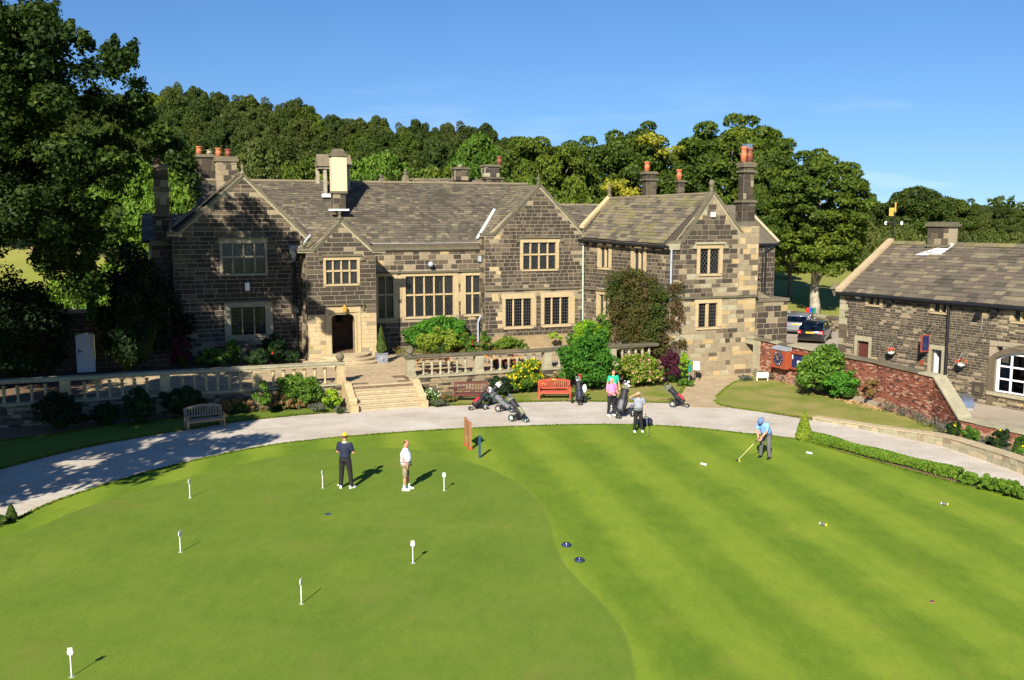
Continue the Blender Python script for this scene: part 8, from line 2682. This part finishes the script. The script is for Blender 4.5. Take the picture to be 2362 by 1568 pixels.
for a in (0, fs.len): one('foot', 'red_paint', lambda b: b.fbox(fs, a - .07, a + .07, GZ, GZ + .10, -.07, .07), ws)
one('board', 'cedar', lambda b: b.fpoly(fs, [(.05, GZ + .5), (fs.len - .05, GZ + .5), (fs.len - .05, GZ + 1.0), (fs.len / 2, GZ + 1.12), (.05, GZ + 1.0)], -.02, .02), ws)
def tee(lab, x, y, end, ang=-.35):
    P = G(x, y, GZ)
    t = thing('tee_marker', lab, 'tee marker', P, 'tee markers on the striped green')
    d = Vector((cos(ang), sin(ang), 0))
    a_, b__ = P + Vector((0, 0, .045)) - d * .085, P + Vector((0, 0, .045)) + d * .085
    one('body', 'club_white' if end == 'club_white' else 'bag_grey', lambda b: b.tube([a_, b__], .036, 12), t)
    one('end_disc', end, lambda b: b.tube([b__, b__ + d * .02], .046, 14), t)
    one('end_disc', 'club_white', lambda b: b.tube([a_ - d * .02, a_], .04, 14), t)
tee('small cylinder marker with white end left of the blue-shirted man', 1622, 1073, 'club_white', -.9)
tee('cylinder tee marker with white end right of the blue-shirted man', 1866, 1047, 'club_white', -.7)
tee('cylinder tee marker with yellow end at the right, higher one', 2178, 1165, 'yellow_plastic', -.7)
tee('cylinder tee marker with yellow end lower middle right', 1898, 1212, 'yellow_plastic', -.8)
for (x, y, lab) in ((1306, 1258, 'dark blue round plastic target disc, upper of two on the fringe'), (1336, 1293, 'dark blue round plastic target disc, lower of two on the fringe')):
    P = G(x, y, GZ)
    t = thing('target_disc', lab, 'target', P, 'blue target discs')
    one('ring', 'hub_blue', lambda b: b.lathe(P, [(.135, .0), (.14, .03), (.10, .065), (.05, .05)], 20), t, True)
    one('centre', 'silver', lambda b: b.lathe(P, [(.028, .045), (.025, .072), (.01, .08)], 12), t, True)
    for k in range(4):
        a = pi / 4 + k * pi / 2
        one('spoke', 'bag_navy', lambda b: b.tube([P + Vector((.05 * cos(a), .05 * sin(a), .07)), P + Vector((.12 * cos(a), .12 * sin(a), .06))], .012, 5), t)
P = G(2149, 1387, GZ)
sp = thing('drain_cover', 'tiny blue and orange sprinkler cap far right on the green', 'sprinkler cap', P)
one('cap', 'hub_blue', lambda b: b.lathe(P, [(.05, 0), (.045, .012)], 12), sp)
one('collar', 'terracotta', lambda b: b.lathe(P, [(.075, -.002), (.07, .004)], 14), sp)

# ================================================================ PATHSIDE SIGNS
P = G(1588, 887, 0)
gp = thing('signpost', 'slim post carrying a small green box beside the path', 'sign post', P)
one('post', 'lead_grey', lambda b: b.tube([P, P + Vector((0, 0, .95))], .03, 8), gp)
one('box', 'green_plastic', lambda b: b.box(P.x - .09, P.x + .13, P.y - .08, P.y + .06, .72, 1.28), gp)
one('box_roof', 'green_plastic', lambda b: b.hexa([(P.x - .1, P.y - .09, 1.28), (P.x + .14, P.y - .09, 1.28), (P.x + .14, P.y + .07, 1.28), (P.x - .1, P.y + .07, 1.28)], [(P.x, P.y - .02, 1.37), (P.x + .04, P.y - .02, 1.37), (P.x + .04, P.y, 1.37), (P.x, P.y, 1.37)]), gp)
P = G(1606, 878, 0)
wb = thing('notice_stand', 'small white notice board on dark legs beside the green box post', 'sign', P)
one('panel', 'club_white', lambda b: b.hexa([(P.x - .17, P.y, .62), (P.x + .15, P.y - .08, .62), (P.x + .15, P.y - .05, .62), (P.x - .17, P.y + .03, .62)], [(P.x - .17, P.y + .1, 1.08), (P.x + .15, P.y + .02, 1.08), (P.x + .15, P.y + .05, 1.08), (P.x - .17, P.y + .13, 1.08)]), wb)
for dx in (-.13, .13): one('leg', 'black_iron', lambda b: b.tube([(P.x + dx, P.y + .05, .65), (P.x + dx + .04, P.y + .05, 0)], .018, 5), wb)
for k in range(4): one('print_line', 'lead_grey', lambda b: b.hexa([(P.x - .1, P.y + .01 + k * .02, .72 + k * .08), (P.x + .09, P.y - .04 + k * .02, .72 + k * .08), (P.x + .09, P.y - .035 + k * .02, .735 + k * .08), (P.x - .1, P.y + .015 + k * .02, .735 + k * .08)], [(P.x - .1, P.y - .0 + k * .02, .72 + k * .08), (P.x + .09, P.y - .05 + k * .02, .72 + k * .08), (P.x + .09, P.y - .045 + k * .02, .735 + k * .08), (P.x - .1, P.y + .005 + k * .02, .735 + k * .08)]), wb)
P = G(1745, 878, .05)
lb_ = thing('low_sign', 'low blank white board on the lawn by the doorway jamb', 'sign', P)
one('panel', 'club_white', lambda b: b.box(P.x - .02, P.x + .62, P.y - .03, P.y, .22, .52), lb_)
one('leg', 'club_white', lambda b: b.box(P.x - .02, P.x + .03, P.y - .028, P.y - .002, .05, .22), lb_)
one('leg', 'club_white', lambda b: b.box(P.x + .56, P.x + .61, P.y - .028, P.y - .002, .05, .22), lb_)

# ================================================================ PLANTERS, POTS, TABLES ON THE TERRACE
def planter(lab, x, yb, zb, hw, hh, ytop, mat='leaf_conifer'):
    P = G(x, yb, zb)
    P = Vector((P.x, P.y + hw, zb))
    t = thing('planter', lab, 'planter', P, 'lead planters by the porch')
    def f(b):
        c, s = C21, S21
        for (a0, a1, z0, z1) in ((-hw, hw, 0, hh - .05), (-hw - .03, hw + .03, hh - .05, hh), (-hw - .02, hw + .02, 0, .05)):
            pts = [(a0, a0), (a1, a0), (a1, a1), (a0, a1)]
            lo = [(P.x + u * c - v * s, P.y + u * s + v * c, zb + z0) for u, v in pts]
            b.hexa(lo, [(q[0], q[1], zb + z1) for q in lo])
    one('box', 'lead_planter', f, t)
    fr = Fr((P.x + hw * S21, P.y - hw * C21), TH)
    one('relief_panel', 'lead_grey', lambda b: (b.fbox(fr, -hw * .6, hw * .6, zb + hh * .2, zb + hh * .75, .0, .02), b.ball(fr.w(0, zb + hh * .47, .02), hh * .16, 10)), t)
    tp = atY(x, ytop, P.y)
    c_ = cone('potted_conifer', 'small conical conifer growing in the ' + lab, P + Vector((0, 0, hh - .02)), hw * .95, tp.z - zb - hh, mat, .05, 2600, cat='conifer')

planter('lead planter right of the porch steps', 878, 838, 1.0, .29, .55, 752)
planter('shaded lead planter left of the porch', 714, 826, 1.0, .26, .5, 742, 'leaf_yew')
for (x, lab) in ((1145, 'leftmost black pot of red geraniums behind the balustrade'), (1166, 'middle black pot of red geraniums behind the balustrade'), (1187, 'rightmost black pot of red geraniums, half behind yellow bush')):
    P = G(x, 849, 1.02)
    t = thing('flower_pot', lab, 'flower pot', P, 'geranium pots on the terrace')
    one('pot', 'bag_black', lambda b: b.lathe(P, [(.15, 0), (.19, .1), (.21, .28), (.19, .3)], 12), t, True)
    d = sph(260); d[:, 2] = np.abs(d[:, 2]) * .7
    Pp = np.array(P) + np.array([0, 0, .3]) + d * .22
    quads_object('leaves', Pp[:120], d[:120], np.full(120, .07), 'leaf_shrub', t)
    o = quads_object('blossom', Pp[120:] + d[120:] * .04, d[120:], np.full(140, .06), 'petal_red', t, aspect=1.1); o['kind'] = 'stuff'
def picnic(lab, P, rot, L=1.7):
    t = thing('picnic_table', lab, 'table', P, 'picnic tables on the terrace')
    t.rotation_euler = (0, 0, rot)
    O = ORG[t.name]; ORG[t.name] = Vector((0, 0, 0))
    for k in range(5): one('table_board', 'table_wood', lambda b: b.box(-L / 2, L / 2, -.36 + k * .146, -.36 + k * .146 + .135, .70, .735), t)
    for s in (-1, 1):
        for k in range(2): one('seat_board', 'table_wood', lambda b: b.box(-L / 2, L / 2, s * .68 - .13 + k * .135, s * .68 - .13 + k * .135 + .125, .42, .455), t)
    for x in (-L * .36, L * .36):
        one('cross_rail', 'table_wood', lambda b: b.box(x - .02, x + .02, -.8, .8, .34, .42), t)
        for s in (-1, 1): one('leg', 'table_wood', lambda b: b.hexa([(x + .02, s * .62 - .045, 0), (x + .06, s * .62 - .045, 0), (x + .06, s * .62 + .045, 0), (x + .02, s * .62 + .045, 0)], [(x + .02, s * .25 - .045, .70), (x + .06, s * .25 - .045, .70), (x + .06, s * .25 + .045, .70), (x + .02, s * .25 + .045, .70)]), t)
    ORG[t.name] = O
picnic('orange-brown picnic table behind the left bay of the right balustrade', UV(14.0, 48.0, 1.02), TH, 2.2)
picnic('pale picnic table behind the right bay, beyond the geranium pots', UV(18.0, 48.3, 1.02), TH + .05, 2.0)

# ================================================================ CARS
def car(label, P, rot, mat, L=4.4, W=1.78, H=1.42, estate=False):
    t = thing('parked_car', label, 'car', P)
    t.rotation_euler = (0, 0, rot)
    O = ORG[t.name]; ORG[t.name] = Vector((0, 0, 0))
    # profile along y: rear at -y, nose at +y
    h = L / 2
    if estate: roofl = [(-h + .12, .98), (-h + .45, H - .06), (-h + 1.0, H), (.2, H), (.9, 1.0)]
    else: roofl = [(-h + .35, 1.03), (-h + 1.15, H - .06), (-h + 1.7, H), (.2, H - .01), (1.05, .98)]
    belt = [(-h, .72), (-h + .05, .93), (-h + .35, 1.0 if not estate else .98), (0, .95), (1.0, .93), (h - .5, .82), (h - .08, .66), (h, .5)]
    ys = [-h, -h + .04, -h + .18, -h + .6, -h + 1.2, 0, 1.0, h - .6, h - .15, h]
    def zt_(y): return float(np.interp(y, [b_[0] for b_ in belt], [b_[1] for b_ in belt]))
    secs = []
    for y in ys:
        e = min(1, (h - abs(y)) / .35)
        w = W / 2 * (.86 + .14 * smooth(e))
        zt = zt_(y)
        zb = .22 if abs(y) < h - .1 else .34
        secs.append([(-w * .94, y, zb), (-w, y, (zb + zt) * .5), (-w * .985, y, zt - .10), (-w * .90, y, zt), (w * .90, y, zt), (w * .985, y, zt - .10), (w, y, (zb + zt) * .5), (w * .94, y, zb)])
    def body(b):
        n = 8
        vs = [p for s in secs for p in s]
        fs = [(i * n + k, i * n + (k + 1) % n, (i + 1) * n + (k + 1) % n, (i + 1) * n + k) for i in range(len(secs) - 1) for k in range(n)]
        fs += [tuple(range(n - 1, -1, -1)), tuple(range((len(secs) - 1) * n, len(secs) * n))]
        b.add(vs, fs)
    bd = one('body', mat, body, t, True)
    m_ = bd.modifiers.new('b', 'BEVEL'); m_.width = .03; m_.segments = 2
    # cabin
    def cab(b, e=0.0, glass_=False):
        vs = []
        for (y, z) in roofl:
            k = (z - .95) / (H - .95)
            w = (W / 2 - .07) * (1 - .17 * k) + e
            vs += [(-w, y, z + e), (w, y, z + e)]
        for (y, z) in roofl:
            w = W / 2 - .09
            vs += [(-w, y, .88), (w, y, .88)]
        n = len(roofl)
        fs = [(2 * i, 2 * i + 1, 2 * i + 3, 2 * i + 2) for i in range(n - 1)]
        fs += [(2 * i, 2 * i + 2, 2 * n + 2 * i + 2, 2 * n + 2 * i) for i in range(n - 1)] + [(2 * i + 1, 2 * n + 2 * i + 1, 2 * n + 2 * i + 3, 2 * i + 3) for i in range(n - 1)]
        b.add(vs, fs)
    one('cabin_glass', 'car_glass', cab, t, False)
    def pillars(b):
        hw = lambda z: (W / 2 - .07) * (1 - .17 * (z - .95) / (H - .95))
        # roof skin
        rp = [p for p in roofl if p[1] > H - .12]
        for i in range(len(rp) - 1):
            (y0, z0), (y1, z1) = rp[i], rp[i + 1]
            b.hexa([(-hw(z0) - .01, y0, z0 - .03), (hw(z0) + .01, y0, z0 - .03), (hw(z1) + .01, y1, z1 - .03), (-hw(z1) - .01, y1, z1 - .03)], [(-hw(z0) + .03, y0, z0 + .025), (hw(z0) - .03, y0, z0 + .025), (hw(z1) - .03, y1, z1 + .025), (-hw(z1) + .03, y1, z1 + .025)])
        for s in (-1, 1):
            for i in range(len(roofl) - 1):
                (y0, z0), (y1, z1) = roofl[i], roofl[i + 1]
                b.tube([(s * hw(z0), y0, z0), (s * hw(z1), y1, z1)], .035, 6)
            y_ = -h + 1.75 if not estate else -h + 1.3
            b.tube([(s * (W / 2 - .08), y_, .92), (s * hw(H), y_ + .0, H - .02)], .035, 6)
            b.tube([(s * (W / 2 - .08), y_ + 1.0, .92), (s * hw(H), y_ + .92, H - .02)], .03, 6)
    one('roof_and_pillars', mat, pillars, t, True)
    one('seats', 'bag_grey', lambda b: [b.box(x - .2, x + .2, y, y + .12, .5, 1.15) for x in (-.38, .38) for y in (-.3, -1.1)], t)
    for s in (-1, 1):
        one('tail_light', 'lamp_red', lambda b: b.hexa([(s * (W / 2 - .32), -h - .012, .70), (s * (W / 2 - .06), -h + .03, .68), (s * (W / 2 - .06), -h + .1, .68), (s * (W / 2 - .32), -h + .05, .70)], [(s * (W / 2 - .26), -h + .02, .93), (s * (W / 2 - .07), -h + .08, .93), (s * (W / 2 - .07), -h + .15, .93), (s * (W / 2 - .26), -h + .08, .93)]), t)
        one('reflector', 'club_white', lambda b: b.ball((s * (W / 2 - .17), -h - .005, .79), .045, 8), t)
        one('headlight', 'silver', lambda b: b.ball((s * (W / 2 - .25), h - .08, .58), .13, 10, 0, (1.2, .5, .7)), t, True)
        one('mirror', mat, lambda b: b.ball((s * (W / 2 + .08), .75, 1.0), .1, 8, 0, (1, .6, .7)), t, True)
    pl_ = one('number_plate', 'plate_yellow', lambda b: b.box(-.26, .26, -h - .025, -h - .0, .74, .85), t)
    one('print', 'bag_black', lambda b: [b.box(-.2 + i * .06, -.165 + i * .06, -h - .03, -h - .026, .765, .825) for i in range(7)], pl_)
    one('bumper', mat if mat != 'car_black' else 'car_black', lambda b: b.box(-W / 2 + .08, W / 2 - .08, -h - .06, -h + .05, .38, .56), t)
    for (x, y) in ((-W / 2 + .1, -h + .85), (W / 2 - .1, -h + .85), (-W / 2 + .1, h - .85), (W / 2 - .1, h - .85)):
        w_ = one('wheel', 'rubber', lambda b: b.tube([(x - .115, y, .31), (x + .115, y, .31)], .32, 20), t)
        one('rim', 'silver', lambda b: b.tube([(x - .12, y, .31), (x + .12, y, .31)], .2, 14), w_)
    ORG[t.name] = O
def place_car(label, x, yb, mat, rot, **k):
    P = G(x, yb, YZ)
    return car(label, P, rot, mat, **k)
Pb = G(1869, 793, YZ)
car('glossy black saloon with yellow plate parked beside the barn corner', Vector((Pb.x + .9, Pb.y + 1.9, YZ)), radians(-27), 'car_black', 4.5)
Ps = G(1832, 775, YZ)
car('silver hatchback parked behind the black saloon, tail towards the wing', Vector((Ps.x + 1.15, Ps.y + 2.6, YZ)), radians(-24), 'car_silver', 4.3, estate=True)
Pw = G(2325, 1000, 0)
car('blue-grey car roof showing behind the low brick wall at right edge', Vector((21.9, 35.2, .02)), radians(-115), 'car_blue', 4.3, 1.75, 1.30)
# shiny curved hood at the foot of the barn wall
P = G(2223, 945, YZ)
bn = thing('litter_bin', 'curved shiny metal canopy bin behind the sloping wall end', 'bin', P)
def cv(b):
    n = 10
    vs = []
    for i in range(n + 1):
        th = pi / 2 * i / n
        for x in (-.5, .35):
            vs.append((P.x + x, P.y + .35 - .55 * sin(th), YZ + .15 + .55 * cos(th)))
    b.add(vs + [(v[0], v[1] + .03, v[2] - .03) for v in vs], [(2 * i, 2 * i + 1, 2 * i + 3, 2 * i + 2) for i in range(n)] + [(2 * n + 2 + 2 * i, 2 * n + 4 + 2 * i, 2 * n + 5 + 2 * i, 2 * n + 3 + 2 * i) for i in range(n)])
one('curved_lid', 'silver', cv, bn, True)
one('body', 'lead_grey', lambda b: b.box(P.x - .48, P.x + .33, P.y - .15, P.y + .35, YZ, YZ + .2), bn)
# stone wall behind the cars, bins under the tree
A_, B__ = G(1790, 738, .5), G(1946, 762, .5)
yw = thing('yard_wall', 'low stone yard wall behind the parked cars', 'wall', A_)
fy = Fr(A_.xy, q=B__.xy)
one('wall_core', 'mortar', lambda b: b.fbox(fy, -1, fy.len, .1, 1.25, -.4, 0), yw)
s_ = []
masonry(fy, [(-1, YZ), (fy.len, YZ), (fy.len, 1.25), (-1, 1.25)], [], (.16, .24), (.3, .6), palette({'stone_dark': 3, 'stone_mid': 4, 'stone_tan': 4}), s_, .02, .02)
lay(s_, 'stone', yw, 60, 'wall_stones')
k = -1.0
while k < fy.len - .1:
    one('coping_stone', RND.choice(['weathered_cap', 'stone_mid', 'dressed_grey']), lambda b: b.fbox(fy, k + .006, min(fy.len, k + .7) - .006, 1.25, 1.42, -.45, .06), yw)
    k += .7
for (x, m, lab) in ((1862, 'red_plastic', 'small red bin at the foot of the parkland tree'), (1867, 'blue_plastic', 'small blue bin at the foot of the parkland tree'), (1876, 'green_plastic', 'small green bin at the foot of the parkland tree')):
    P = GT(x, 724)
    t = thing('recycling_bin', lab, 'bin', P, 'coloured bins under the tree')
    one('body', m, lambda b: b.lathe(P, [(.13, 0), (.16, .4), (.16, .45)], 10), t)
    one('lid', m, lambda b: b.lathe(P + Vector((0, 0, .45)), [(.18, 0), (.17, .08), (.05, .13)], 10), t)
sheet('drive', [GT(1795, 748).xy, GT(1960, 748).xy, GT(1960, 728).xy, GT(1880, 722).xy, GT(1795, 718).xy], .32, 'gravel', .3)
